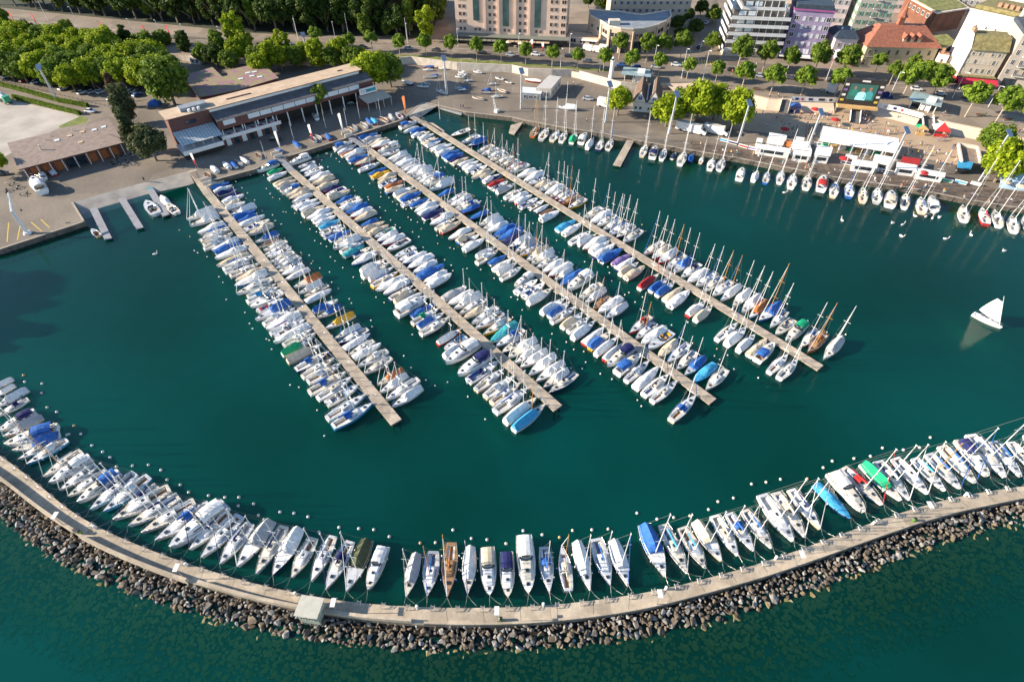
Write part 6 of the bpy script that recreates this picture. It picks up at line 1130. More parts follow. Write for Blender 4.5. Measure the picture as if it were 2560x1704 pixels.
for n, (u, v) in enumerate([(2449, 291), (2518, 302), (1893, 226)]):
    r = empty('park_bench', G(u, v, ZH), R(-12)); tag(r, 'long brown bench on the upper promenade, %s' % ('left of the left green bin', 'left of the right green bin', 'under the promenade trees left of the banner')[n], 'bench', 'benches on the promenade'); inst('seat', BSEAT, [mat('bench_wood', (.16, .07, .04), .7, .2, 3)], r); inst('leg', BLEG, [STEEL], r, (-1.2, 0, 0)); inst('leg', BLEG, [STEEL], r, (1.2, 0, 0))
# green hut on the breakwater
hp = [GT('R', 405, 1000, ZW), GT('R', 575, 1025, ZW)]; P = building('breakwater_hut', 'small pale green hut with flat roof on the outer edge of the breakwater', 'hut'); A, B_ = hp; F = Face(P, A, B_); L = 3.3; GH = mat('pale_green_render', (0.33, 0.36, 0.27), .85, .1, 1)
part('wall', [F.at(0), F.at(L), F.at(L, -2.7), F.at(0, -2.7)], -.4, ZW + 2.5, GH, P); part('roof', [F.at(-.25, .25), F.at(L + .25, .25), F.at(L + .25, -2.95), F.at(-.25, -2.95)], ZW + 2.5, ZW + 2.66, mat('pale_grey_roof', (0.46, 0.45, 0.38), .8, .08, 1), P); F.grid([.28, .72], [ZW + .9], .9, 1.0); Face(P, F.at(L), F.at(L, -2.7)).win(1.3, ZW + .1, .9, 2.0, None, [GH, FRW], name='door'); 
for ch in list(P.children): pass
setbase(P, (A.x, A.y, ZW))
# harbour crane left
r = empty('harbour_crane', GT('Y', 255, 580, ZL), R(115)); tag(r, 'white jib crane with raised bent arm on the left quay', 'crane'); q = MB(); q.tube((0, 0, 0), (0, 0, .6), 1.1, .9, 10); q.build('base', WHT, r); q = MB(); q.tube((0, 0, .5), (0, 0, 7.6), .55, .4, 8); q.build('column', WHT, r); q = MB(); q.tube((0, 0, 7.3), (5.5, 0, 10.3), .4, .25, 6); q.tube((5.5, 0, 10.3), (6.2, 0, 9.4), .25, .2, 6); q.build('jib', WHT, r); q = MB(); q.tube((6, 0, 9.5), (6, 0, 4.5), .03); q.tube((0, 0, 8.6), (5.5, 0, 10.6), .04); q.build('cable', WIRE, r); q = MB(); q.box((6, 0, 4.4), (.4, .4, .4)); q.build('hook_block', BLK, r)
r = empty('boat_hoist', G(1240, 280, ZL), R(60)); tag(r, 'white lattice boat hoist beside the yard slip', 'crane'); q = MB()
for sx in (-.6, .6):
    q.tube((sx, 0, 0), (sx * .4, 1.2, 6.0), .12, .08, 6)
for k in range(5): q.tube((-.55 + k * .05, k * .24, k * 1.2 + .4), (.5 - k * .05, (k + 1) * .24, k * 1.2 + 1.4), .04, n=4)
q.build('lattice', WHT, r); q = MB(); q.box((0, -.3, .5), (1.8, 1.4, 1.0)); q.build('winch_house', WHT, r); q = MB(); q.tube((0, 1.2, 6), (3.5, .5, 5.4), .08); q.build('boom', WHT, r)
# pontoons at the slipway
PONT = mat('pontoon_deck', (0.25, 0.25, 0.27), .85, .12, .8)
for n, (a, lb) in enumerate([([(820, 350), (890, 335), (1030, 620), (960, 635)], 'grey slipway pontoon, left one with the orange inflatable'), ([(1085, 262), (1150, 248), (1320, 520), (1255, 540)], 'grey slipway pontoon, empty middle one'), ([(1340, 160), (1400, 150), (1560, 400), (1495, 425)], 'grey slipway pontoon, right one with three motorboats')]):
    P = building('pontoon', lb, 'pontoon', 'short grey pontoons at the slipway'); pts = [GT('Y', x, y_, .75) for x, y_ in a]; part('deck', pts, .45, .75, PONT, P); cc = sum(pts, Vector()) / 4; part('float', [cc + (p - cc) * .93 for p in pts], -.2, .44, pside, P); q = MB()
    for t in (.6, .98):
        p = pts[0].lerp(pts[3], t); q.tube((p.x, p.y, -.5), (p.x, p.y, 1.5), .1)
    q.build('guide_pile', STEEL, P)
    if n == 2: part('hazard_strip', [pts[0].lerp(pts[3], .0), pts[1].lerp(pts[2], .0), pts[1].lerp(pts[2], .06), pts[0].lerp(pts[3], .06)], .76, .78, MT['canvas_teal'], P)
    setbase(P, (cc.x, cc.y, 0))
P = building('pontoon', 'narrow pale jetty projecting from the town quay', 'pontoon', 'short grey pontoons at the slipway'); pts = [GT('V', 1060, 1285, 1.0), GT('V', 1125, 1290, 1.0), GT('V', 1000, 1528, .9), GT('V', 930, 1515, .9)]; part('deck', pts, .6, .95, pdeck, P); cc = sum(pts, Vector()) / 4; part('float', [cc + (p - cc) * .92 for p in pts], -.2, .58, pside, P); setbase(P, (cc.x, cc.y, 0))
P = building('pontoon', 'short pale jetty at left end of the town quay', 'pontoon', 'short grey pontoons at the slipway'); pts = [GT('2', 2345, 1150, 1.0), G(1308, 304, 1.0), G(1286, 335, .9), G(1272, 331, .9)]; part('deck', pts, .6, .95, pdeck, P); cc = sum(pts, Vector()) / 4; part('float', [cc + (p - cc) * .92 for p in pts], -.2, .58, pside, P); setbase(P, (cc.x, cc.y, 0))
P = building('pontoon', 'blue grey pontoon beside the dinghy ramp', 'pontoon', 'short grey pontoons at the slipway'); pts = [GT('2', 1550, 950, .9), GT('2', 1600, 945, .9), GT('2', 1905, 1030, .9), GT('2', 1890, 1050, .9)]; part('deck', pts, .4, .9, MT['roof_grey'], P); cc = sum(pts, Vector()) / 4; part('float', [cc + (p - cc) * .92 for p in pts], -.3, .38, pside, P); setbase(P, (cc.x, cc.y, 0))
P = building('pontoon', 'small side pontoon at the shore end of the rightmost pier', 'pontoon', 'short grey pontoons at the slipway'); pts = [GT('L', 560, 190, .8), GT('L', 680, 200, .8), GT('L', 900, 350, .8), GT('L', 840, 375, .8)]; part('deck', pts, .5, .8, pdeck, P); cc = sum(pts, Vector()) / 4; part('float', [cc + (p - cc) * .92 for p in pts], -.3, .48, pside, P); setbase(P, (cc.x, cc.y, 0))
# gangways and portals at the pier roots
for n, (a, b_, wd_) in enumerate([((480, 425), (521, 486), 2.6), ((700, 396), (729, 426), 2.2), ((876, 344), (907, 363), 2.2), ((1030, 292), (1057, 306), 2.4)]):
    A = G(*a, ZL + .05); B_ = G(*b_, ZP + .06); d = (B_ - A); Lg = d.length; r = empty('gangway', A, math.atan2(d.y, d.x)); tag(r, 'gangway with handrails from the quay to the %s' % pname[n], 'gangway', 'gangways to the piers'); dz = B_.z - A.z
    q = MB(); q.add([(0, -wd_ / 2, 0), (Lg, -wd_ / 2, dz), (Lg, wd_ / 2, dz), (0, wd_ / 2, 0), (0, -wd_ / 2, -.12), (Lg, -wd_ / 2, dz - .12), (Lg, wd_ / 2, dz - .12), (0, wd_ / 2, -.12)], [(0, 1, 2, 3), (0, 4, 5, 1), (3, 2, 6, 7), (1, 5, 6, 2)]); q.build('deck', pdeck if n in (0, 3) else PONT, r)
    for sg in (-1, 1): q = MB(); q.path([(.2, sg * wd_ / 2, 1), (Lg - .2, sg * wd_ / 2, dz + 1)], .04); [q.tube((Lg * k / 4, sg * wd_ / 2, dz * k / 4), (Lg * k / 4, sg * wd_ / 2, dz * k / 4 + 1), .03) for k in range(5)]; q.build('handrail', STEEL, r)
for n, (u, v) in enumerate([(868, 338), (693, 390), (516, 457)]):
    r = empty('pier_gate', G(u, v, ZL), R(38)); tag(r, 'grey gate with concrete side walls at the %s' % ('third pier root', 'second pier root', 'first pier root')[n], 'gate', 'gates at the pier roots'); q = MB(); q.box((0, 1.4, .6), (3, .3, 1.2)); q.box((0, -1.4, .6), (3, .3, 1.2)); q.build('side_wall', WALLW, r); q = MB(); q.tube((0, -1.3, 0), (0, -1.3, 2.2), .06); q.tube((0, 1.3, 0), (0, 1.3, 2.2), .06); q.tube((0, -1.3, 2.2), (0, 1.3, 2.2), .06); q.build('frame', STEEL, r)
# boats at the slipway, on land and in the yard
def lb_(code, t, x0, y0, x1, y1, z, label, grp, L=None, water=False):
    a, b_ = GT(t, x0, y0, z + .7), GT(t, x1, y1, z + .7); v = a - b_; c = (a + b_) / 2; return build_boat(code, (c.x, c.y, 0 if water else z + .28), math.atan2(v.y, v.x), L or v.length, label, grp, 1.3)
lb_('mx', 'Y', 1345, 285, 1440, 400, 0, 'moored left of the right slipway pontoon', 'motorboats at the slipway', water=True); lb_('cw', 'Y', 1480, 230, 1545, 310, 0, 'moored upper right of the right slipway pontoon', 'motorboats at the slipway', water=True); lb_('mw', 'Y', 1535, 305, 1625, 390, 0, 'moored lower right of the right slipway pontoon', 'motorboats at the slipway', water=True)
lb_('mo/y', 'Y', 840, 535, 910, 600, 0, 'orange hulled one beside the left slipway pontoon', 'motorboats at the slipway', water=True); lb_('kw', 'Y', 310, 85, 400, 205, ZL, 'big one standing on the left quay', 'boats standing on land'); lb_('kw', 'Y', 370, 15, 410, 75, ZL, 'smaller one on land above the big cruiser', 'boats standing on land'); lb_('cw', 'Y', 455, -15, 505, 40, ZL, 'on land by the workshop doors', 'boats standing on land')
yd = [('cw', '2', 1345, 745, 1440, 775), ('sw', '2', 1535, 640, 1625, 640), ('cb', '2', 1540, 612, 1640, 612), ('sw', '2', 1680, 622, 1755, 630), ('sw', '2', 1860, 660, 1940, 675), ('mw', '2', 1855, 680, 1930, 690), ('sb', '2', 1830, 700, 1910, 710), ('sl', '2', 1910, 745, 1990, 735), ('sw', '2', 2000, 655, 2080, 668), ('mk', '2', 2200, 710, 2280, 728), ('sb', '2', 2130, 775, 2210, 765), ('cb', '2', 2070, 830, 2160, 820), ('sw', '2', 2070, 850, 2160, 850), ('sl', '2', 1830, 810, 1900, 800), ('cw', '2', 1860, 825, 1930, 820), ('cb', '2', 1880, 800, 1950, 795), ('dw', '2', 2220, 815, 2300, 845), ('sw', '2', 1660, 830, 1740, 855), ('dw', '2', 1990, 890, 2095, 910), ('sg', '2', 2160, 890, 2270, 880), ('st', '2', 1480, 790, 1590, 795), ('dx', '2', 1540, 710, 1660, 700), ('cw', 'V', 120, 735, 270, 750), ('tw', 'V', 420, 985, 600, 1005), ('mw', '2', 2290, 745, 2350, 760), ('cb', '2', 1610, 690, 1680, 685), ('mb', '2', 1560, 745, 1620, 740), ('mw', '2', 1540, 760, 1600, 768)]
for n, (c, t, x0, y0, x1, y1) in enumerate(sorted(yd, key=lambda a: PX(a[1], a[2], 0)[0])): lb_(c, t, x0, y0, x1, y1, ZL, 'on land in the boat yard, %s from left' % nth(n + 1), 'boats standing in the yard')
qd = [('cb', 725, 365 - 3, 748, 366), ('cb', 815, 335, 826, 350), ('cb', 690, 372, 704, 380), ('dw', 774, 340, 790, 356), ('dw', 788, 338, 803, 348), ('dy', 868, 318, 886, 329), ('dw', 879, 311, 892, 328), ('dg', 901, 306, 918, 320), ('cb', 915, 296, 930, 312), ('cl', 928, 296, 943, 310), ('dg', 950, 293, 968, 305), ('cx', 972, 284, 984, 300), ('mr', 988, 282, 1006, 298), ('dx', 640, 382, 652, 396), ('cw', 599, 393, 622, 409), ('dw', 587, 400, 605, 412), ('cb', 575, 403, 592, 420), ('cw', 557, 405, 577, 424), ('cw', 527, 415, 545, 432), ('dw', 512, 430, 525, 445), ('kx', 780, 283, 796, 302)]
qd[0] = ('cb', 730, 352, 752, 371)
for n, (c, x0, y0, x1, y1) in enumerate(sorted(qd, key=lambda a: a[1])):
    a, b_ = G(x0, y0, ZL + .4), G(x1, y1, ZL + .4); v = a - b_; cc = (a + b_) / 2; build_boat(c, (cc.x, cc.y, ZL + .2), math.atan2(v.y, v.x), min(5.5, max(3.6, v.length)), 'small one on the club quay, %s from left' % nth(n + 1), 'small boats on the club quay', .9)
# ---------------------------------------------------------------- cars
def car_mesh():
    q = MB(); rows = []
    for x, w_, z0, z1 in ((-2.1, .72, .45, .75), (-2.0, .84, .32, .9), (-1.2, .88, .28, .95), (.9, .88, .28, .93), (1.85, .82, .32, .78), (2.1, .68, .42, .62)): rows.append([(x, -w_, z0), (x, -w_, z1 - .12), (x, -w_ * .9, z1), (x, w_ * .9, z1), (x, w_, z1 - .12), (x, w_, z0)])
    q.loft(rows, 0, True, True); body = q.mesh('body', False); q = MB(); q.loft([[(-1.75, -.74, .93), (-1.25, -.62, 1.40), (.25, -.62, 1.42), (.95, -.74, .92)], [(-1.75, .74, .93), (-1.25, .62, 1.40), (.25, .62, 1.42), (.95, .74, .92)]], 0, True, True); gl = q.mesh('glasshouse'); q = MB(); q.box((-.5, 0, 1.43), (1.45, 1.2, .05)); rf = q.mesh('roof'); q = MB(); q.tube((0, -.09, 0), (0, .09, 0), .32, n=10); wh = q.mesh('wheel'); q = MB(); q.box((0, 0, 0), (.06, .3, .14)); return body, gl, rf, wh, q.mesh('headlight')
CM = car_mesh(); CP = [mat('car_' + n, c, .25, .03, 2, coat=.6) for n, c in (('white', (.7, .7, .7)), ('silver', (.4, .42, .44)), ('black', (.02, .02, .025)), ('red', (.35, .02, .02)), ('blue', (.03, .10, .3)), ('dark_grey', (.08, .08, .09)), ('turquoise', (.03, .3, .38)))]; CN = ['white', 'silver', 'black', 'red', 'blue', 'dark grey', 'turquoise']; LGT = mat('lamp_lens', (.7, .68, .6), .2, .05, 3)
def car(p, a, c, label, s=1.0):
    r = empty('parked_car', p, a, s); tag(r, label, 'car', 'cars around the harbour'); inst('body', CM[0], [CP[c]], r); inst('glasshouse', CM[1], [GLS], r); inst('roof', CM[2], [CP[c]], r)
    for x in (-1.35, 1.35):
        for y_ in (-.8, .8): inst('wheel', CM[3], [BLK], r, (x, y_, .32))
    for y_ in (-.6, .6): inst('headlight', CM[4], [LGT], r, (2.08, y_, .6))
CRD = random.Random(12); da = yaw(0, 190, 200, 215, ZL)
cars = [(20, 194, 0), (5, 186, 5), (30, 183, 1), (40, 190, 2), (63, 204, 3), (75, 196, 1), (92, 208, 0), (104, 205, 6), (84, 200, 2), (140, 215, 5), (160, 224, 0), (172, 218, 2), (178, 212, 3), (207, 234, 0), (220, 226, 2), (233, 232, 1), (255, 232, 0), (330, 232, 0), (355, 222, 5), (372, 215, 1), (282, 250, 1), (12, 172, 1), (60, 180, 4), (110, 190, 5), (300, 255, 2), (345, 240, 4)]
for n, (u, v, c) in enumerate(sorted(cars)): car(G(u, v, ZL), da + R(80 + CRD.uniform(-4, 4)), c, '%s car under the car park trees, %s from left' % (CN[c], nth(n + 1)))
st = [(447, 97, 0, 0), (908, 121, 2, 0), (1023, 124, 1, 0), (1423, 143, 2, 0), (1468, 156, 5, 180), (1552, 165, 4, 180), (1590, 171, 4, 180), (1900, 193, 1, 0), (1978, 198, 5, 0), (1480, 128, 0, 0), (228, 281, 0, 0), (310, 284, 0, 90), (286, 255, 0, 0), (5, 437, 5, 20), (1733, 76, 3, 80), (2080, 206, 2, 0), (1277, 140, 1, 0), (1206, 135, 2, 0), (2180, 205, 5, 0), (2210, 208, 2, 0), (560, 112, 0, 0), (650, 116, 5, 0), (720, 112, 1, 0), (1090, 128, 5, 180), (1340, 139, 0, 0), (1640, 170, 1, 0), (1690, 165, 0, 0), (1830, 178, 2, 0), (2035, 200, 3, 0), (2290, 226, 0, 0), (2350, 238, 1, 0), (2420, 246, 5, 0), (2500, 262, 0, 0), (1748, 120, 2, 80), (1765, 60, 1, 80), (880, 262, 5, 30), (800, 275, 0, 60), (690, 350, 2, 20), (1470, 250, 1, 0)]
for n, (u, v, c, a) in enumerate(sorted(st)): z = ZL if (u < 320 and v > 200) or (v > 240 and u < 1500) else ZH; car(G(u, v, z), yaw(u - 20, v - 2, u + 20, v + 2, z) + R(a), c, '%s car on the roads around the harbour, %s from left' % (CN[c], nth(n + 1)), 1.05)
# vans and lorries
def van(p, a, L, h, label, cab=WHT, name='white_van'):
    r = empty(name, p, a); tag(r, label, 'van' if L < 7 else 'lorry', 'white vans and lorries'); q = MB(); q.box((-L * .1, 0, h * .55 + .1), (L * .78, 2.3, h * .9)); q.build('box_body', WHT, r); q = MB(); q.loft([[(L * .3, y_, z) for y_, z in ((-1.1, .4), (-1.1, h * .72), (1.1, h * .72), (1.1, .4))], [(L * .46, y_, z) for y_, z in ((-1.05, .4), (-1.0, h * .45), (1.0, h * .45), (1.05, .4))]], 0, True, True); q.build('cab', cab, r); q = MB(); q.box((L * .385, 0, h * .56), (L * .1, 1.9, h * .22)); q.build('windscreen', GLS, r)
    for x in (-L * .32, L * .34):
        for y_ in (-1.05, 1.05): inst('wheel', CM[3], [BLK], r, (x, y_, .42), 0, 1.3)
for (u, v, z, a, L, h, lb) in ((1517, 268, ZL, -6, 8, 3.2, 'white box lorry parked left of the clubhouse tree'), (1728, 330, ZL, -12, 12, 3.2, 'long white lorry below the tree clump, left one'), (1789, 334, ZL, -10, 9.5, 3.0, 'white lorry below the tree clump, right one'), (1472, 127, ZH, 0, 5.5, 2.3, 'white van parked in front of the curved building, left'), (1497, 131, ZH, 0, 5.8, 2.3, 'white van parked in front of the curved building, right'), (1510, 126, ZH, 0, 5, 2.2, 'white van close to the curved building entrance'), (2540, 190, ZH, 60, 9, 3.2, 'white coach beside the corner building'), (2078, 232, ZH, -5, 4.5, 3.0, 'small white trailer left of the big screen')): van(G(u, v, z), yaw(u - 20, v - 3, u + 20, v + 3, z) + R(a), L, h, lb)
r = empty('concrete_mixer_truck', G(14, 255, ZL), R(-35)); tag(r, 'white lorry with drum in the gravel yard at the left edge', 'lorry'); q = MB(); q.box((0, 0, 1.0), (8, 2.2, .5)); q.build('chassis', BLK, r); q = MB(); q.box((3.3, 0, 2.0), (1.8, 2.3, 2.2)); q.build('cab', GEL['g'], r); q = MB(); q.tube((-3.2, 0, 2.9), (0, 0, 2.6), .7, 1.3, 10); q.tube((0, 0, 2.6), (2, 0, 2.2), 1.3, .8, 10); q.build('drum', WHT, r)
for x in (-2.6, -1.3, 3.0):
    for y_ in (-1.05, 1.05): inst('wheel', CM[3], [BLK], r, (x, y_, .5), 0, 1.5)
q = MB(); q.loft([[(x * s_, y_ * s_, z) for x, y_ in ((-2.2, -1.6), (2.2, -1.6), (2.2, 1.6), (-2.2, 1.6))] for s_, z in ((1, 0), (.92, 1.2), (.25, 2.2))], 0, True, True); tag(q.build('blue_tent', FAB['b'], loc=G(388, 262, ZL)), 'blue tarpaulin covered stack left of the round dense tree', 'tent')
# ---------------------------------------------------------------- big screen
P = building('event_screen', 'giant outdoor screen in black frame on a stage beside the street', 'screen'); A = G(2092, 262, ZL + 3.0); B_ = G(2190, 271, ZL + 3.0); F = Face(P, A, B_); L = F.L; Z0, Z1 = 5.0, 14.5
DKF = mat('black_banner', (0.025, 0.022, 0.02), .7, .2, 1); F.box(L / 2, Z0, L, Z1 - Z0, .9, DKF, 'frame', -1.0)
def emis(name, c, s):
    m = bpy.data.materials.new(name); m.use_nodes = True; b_ = m.node_tree.nodes['Principled BSDF']; b_.inputs['Base Color'].default_value = (*[x * .3 for x in c], 1); b_.inputs['Emission Color'].default_value = (*c, 1); b_.inputs['Emission Strength'].default_value = s; return m
SC = F.box(L / 2, Z0 + 1.9, L * .68, Z1 - Z0 - 3.6, .06, emis('screen_dark_green', (.03, .11, .09), .5), 'screen', -.08)
q = MB()
def fp(x, z, o=.02): p = F.at(x, o); return (p.x, p.y, z)
def figure(cxp, z0, w_, h_, mshirt, mskin):
    q = MB(); n_ = 14; pts = [(-.5, 0), (.5, 0), (.46, .45), (.3, .62), (.1, .66), (-.1, .66), (-.3, .62), (-.46, .45)]; q.add([fp(cxp + a * w_, z0 + b_ * h_) for a, b_ in pts], [tuple(range(len(pts)))]); q.build('screen_figure_shirt', mshirt, SC); q = MB(); q.add([fp(cxp + .17 * w_ * math.cos(t * 2 * math.pi / n_), z0 + h_ * .82 + .17 * h_ * math.sin(t * 2 * math.pi / n_), .03) for t in range(n_)], [tuple(range(n_))]); q.build('screen_figure_head', mskin, SC)
sk = emis('screen_skin', (.30, .14, .08), .5); figure(L * .50, Z0 + 2.0, L * .26, 4.6, emis('screen_cyan', (.35, .70, .75), .6), sk); figure(L * .68, Z0 + 2.4, L * .22, 4.6, emis('screen_teal', (.05, .25, .24), .6), sk); figure(L * .3, Z0 + 3.4, L * .2, 3.6, emis('screen_green', (.02, .16, .12), .6), sk)
for k in range(4):
    for sd_ in (0, 1):
        x = L * (.07 + .86 * sd_); F.box(x, Z0 + 1.2 + k * 1.9, L * .09, .8, .03, [MT['yellow_paint'], WHT, MT['canvas_purple'], WHT][k], 'sponsor_panel', -.08)
F.box(L * .5, Z1 - .9, L * .2, .6, .03, WHT, 'title_panel', -.08)
F.box(L * .5, Z0 - .7, L * 1.02, .7, 3.0, mat('stage_boards', (0.55, 0.34, 0.14), .8, .1, 1), 'stage', -.8)
for x in (.02, .25, .5, .75, .98): F.box(L * x, ZL, .4, Z0 - ZL - .72, .4, STEEL, 'leg', -.5)
for x in (0.02, .98): F.box(L * x, ZL, .3, Z1 - ZL, .3, STEEL, 'truss', -1.6)
setbase(P, (A.x, A.y, ZL))
def walkway(a, b_, w_, label, m=None):
    A, B_ = G(*a, ZH + .1), G(*b_, ZL + .15); d = B_ - A; L = math.hypot(d.x, d.y); r = empty('stage_ramp', A, math.atan2(d.y, d.x)); tag(r, label, 'ramp', 'dark ramps down to the sand'); dz = d.z; q = MB(); q.add([(0, -w_ / 2, 0), (L, -w_ / 2, dz), (L, w_ / 2, dz), (0, w_ / 2, 0)], [(0, 1, 2, 3)]); q.build('deck', DKF if m is None else m, r)
    for sg in (-1, 1): q = MB(); q.add([(0, sg * w_ / 2, 0), (L, sg * w_ / 2, dz), (L, sg * w_ / 2, dz + 1), (0, sg * w_ / 2, 1), (0, sg * (w_ / 2 + .08), 0), (L, sg * (w_ / 2 + .08), dz), (L, sg * (w_ / 2 + .08), dz + 1), (0, sg * (w_ / 2 + .08), 1)], [(0, 1, 2, 3), (7, 6, 5, 4), (3, 2, 6, 7)]); q.build('side_rail', WHT, r)
GRYD = mat('ramp_grey', (0.09, 0.085, 0.08), .85, .15, 1)
walkway((1966, 250), (1957, 283), 3.2, 'dark ramp with white rails left of the banner', GRYD); walkway((2140, 265), (2136, 308), 3.4, 'dark ramp with white rails under the big screen', GRYD); walkway((2318, 290), (2322, 332), 3.6, 'grey ramp between the green kiosk and the red gazebo', GRYD)
def banner(pts, z, h, label, marks=()):
    P = building('event_banner', label, 'banner', 'long event banners'); PP = [G(u, v, z) for u, v in pts]; q = MB(); q.loft([[(p.x, p.y, z), (p.x, p.y, z + h)] for p in PP], 0, False, False); q.loft([[(p.x, p.y + .08, z), (p.x, p.y + .08, z + h)] for p in PP], 0, False, False); B0 = q.build('cloth', WHT, P)
    for k, (t, m_, w_) in enumerate(marks):
        i = min(int(t * (len(PP) - 1)), len(PP) - 2); p = PP[i].lerp(PP[i + 1], t * (len(PP) - 1) - i); a = math.atan2(PP[i + 1].y - PP[i].y, PP[i + 1].x - PP[i].x); q = MB(); q.box((p.x, p.y - .06, z + h * .5), (w_, .04, h * .5), 0, a); q.build('printed_mark', m_, P)
    setbase(P, PP[0].to_tuple())
NV = FAB['n']; banner([(1978, 252), (2030, 254), (2086, 256)], ZH + .05, 1.7, 'long white banner with dark printing between the ramp and the screen', [(.12, NV, 1.2), (.25, MT['flag_red'], .9), (.45, NV, 1.6), (.7, BLK, 2.4), (.9, BLK, 1.2)])
banner([(2188, 268), (2240, 278), (2304, 296)], ZH + .05, 1.8, 'long white curved banner right of the screen', [(.25, FAB['x'], 2), (.45, FAB['n'], 1.2), (.6, MT['flag_red'], .9), (.85, FAB['x'], 2.2)])
banner([(2156, 281), (2170, 283)], ZL + .1, 2.2, 'small blue banner under the big screen', [(.5, FAB['b'], 3.2)])
for n, (u0, v0, u1, v1, c) in enumerate([(1800, 352, 1818, 356, 'l'), (1820, 358, 1842, 363, 'n'), (1846, 366, 1868, 372, 'r'), (1870, 372, 1890, 377, 'p'), (1905, 378, 1925, 382, 'k'), (1932, 383, 1962, 388, 'g'), (1968, 386, 1994, 392, 'l'), (2000, 393, 2025, 398, 'w'), (2100, 408, 2130, 414, 'n'), (2132, 416, 2162, 421, 'g'), (2167, 420, 2196, 430, 'l'), (2202, 430, 2232, 435, 'n'), (2245, 432, 2270, 438, 'r'), (2276, 438, 2296, 442, 'p'), (2345, 452, 2380, 458, 'g'), (2385, 455, 2415, 463, 'l'), (2425, 460, 2450, 466, 'w')]):
    banner([(u0, v0), (u1, v1)], ZL + .05, 1.1, '%s advertising board along the quay railing, %s from left' % (CNM[c], nth(n + 1)), [(.5, FAB[c], 3.0)])
# ---------------------------------------------------------------- tents and stalls
P = building('event_tent', 'long white flat roofed event tent in five bays beside the light mast', 'tent'); zc = 5.2; TLc, TRc, BRc, BLc = G(2059, 315, zc + .6), G(2247, 346, zc + .6), G(2246, 381, zc), G(2048, 349, zc); nb = 5
for k in range(nb):
    t0, t1 = k / nb + .002, (k + 1) / nb - .002; q = MB(); a, b_, c, d = TLc.lerp(TRc, t0), TLc.lerp(TRc, t1), BLc.lerp(BRc, t1), BLc.lerp(BRc, t0); m1, m2 = (a + d) / 2 + Vector((0, 0, .35)), (b_ + c) / 2 + Vector((0, 0, .35)); q.add([a, b_, m2, m1, c, d], [(0, 3, 2, 1), (3, 5, 4, 2)]); dn = Vector((0, 0, -.5)); q.add([d, c, c + dn, d + dn], [(0, 3, 2, 1)]); q.build('roof_bay', MT['sailcloth'], P)
for k in range(8):
    for Lr in ((BLc, BRc), (TLc, TRc)): p = Lr[0].lerp(Lr[1], k / 7); q = MB(); q.tube((p.x, p.y, ZL), (p.x, p.y, p.z), .09); q.build('post', WHT, P)
p0, p1 = BLc.lerp(BRc, .08), BLc.lerp(BRc, .95); q = MB()
for k in range(9): p = p0.lerp(p1, k / 8) + Vector((0, 4, 0)); q2 = MB(); q2.box((p.x, p.y, ZL + .5), (2.2, 1.0, 1.0)); q2.build('counter', [WHT, MT['canvas_green'], MT['stage_boards']][k % 3], P)
setbase(P, (BLc.x, BLc.y, ZL))
def stall(pts, z1, m, label, m2=None, name='market_stall'):
    P = building(name, label, 'stall', 'white stalls and cabins of the event'); PP = [G(u, v, z1) for u, v in pts]; part('roof', PP, z1 - .25, z1, m, P); cc = sum(PP, Vector()) / len(PP); part('wall', [cc + (p - cc) * .9 for p in PP], ZL, z1 - .26, m2 or WHT, P); a = cc + (PP[-1] - cc) * .905; b_ = cc + (PP[-2] - cc) * .905; F = Face(P, a, b_); F.box(F.L / 2, ZL + 1.0, F.L * .7, 1.1, .06, GLS, 'counter_opening'); setbase(P, (cc.x, cc.y, ZL))
stall([(1924, 331), (1968, 338), (1965, 350), (1922, 343)], 4.3, MT['sailcloth'], 'white flat cabin with open front, left of the orange stall'); stall([(1920, 345), (1962, 352), (1958, 363), (1917, 357)], 4.2, WHT, 'white cabin in front of the left flat cabin'); stall([(1962, 350), (1981, 353), (1978, 367), (1960, 364)], 3.8, MT['flag_orange'], 'bright orange stall between white cabins'); stall([(1991, 341), (2012, 344), (2010, 351), (1990, 348)], 4.4, WHT, 'small white cabin behind the wide white roof'); stall([(1985, 350), (2023, 355), (2030, 376), (1980, 370)], 4.4, MT['sailcloth'], 'wide white roofed stall left of the light mast'); stall([(1985, 374), (2030, 379), (2027, 391), (1982, 385)], 4.0, WHT, 'low white stall facing the quay'); stall([(1890, 358), (1976, 371), (1976, 382), (1888, 369)], 3.9, MT['sailcloth'], 'long low white stall along the quay at left')
stall([(2044, 362), (2083, 368), (2076, 390), (2036, 385)], 4.6, MT['sailcloth'], 'white square stall under the big tent, left'); stall([(2115, 386), (2145, 390), (2142, 398), (2112, 394)], 3.6, WHT, 'small beige topped stall in front of the big tent'); stall([(2132, 397), (2195, 406), (2193, 420), (2128, 411)], 3.9, MT['sailcloth'], 'long low white stall in front of the big tent'); stall([(2188, 385), (2236, 393), (2226, 412), (2182, 403)], 4.2, MT['sailcloth'], 'white square stall under the big tent, right'); stall([(2257, 391), (2302, 397), (2299, 411), (2252, 404)], 3.8, FAB['r'], 'red roofed stall right of the big tent'); stall([(2243, 405), (2290, 412), (2292, 426), (2242, 420)], 3.9, MT['sailcloth'], 'white rounded stall in front of the red one'); stall([(2290, 418), (2365, 432), (2362, 443), (2288, 431)], 3.7, WHT, 'long thin white stall along the quay at right'); stall([(2396, 402), (2434, 405), (2428, 422), (2394, 418)], 3.6, FAB['l'], 'blue roofed stall below the square terrace bar', BLK); stall([(1893, 356 - 12), (1908, 346), (1906, 356), (1890, 354)], 3.6, WHT, 'small white cabin at the left end of the stalls')
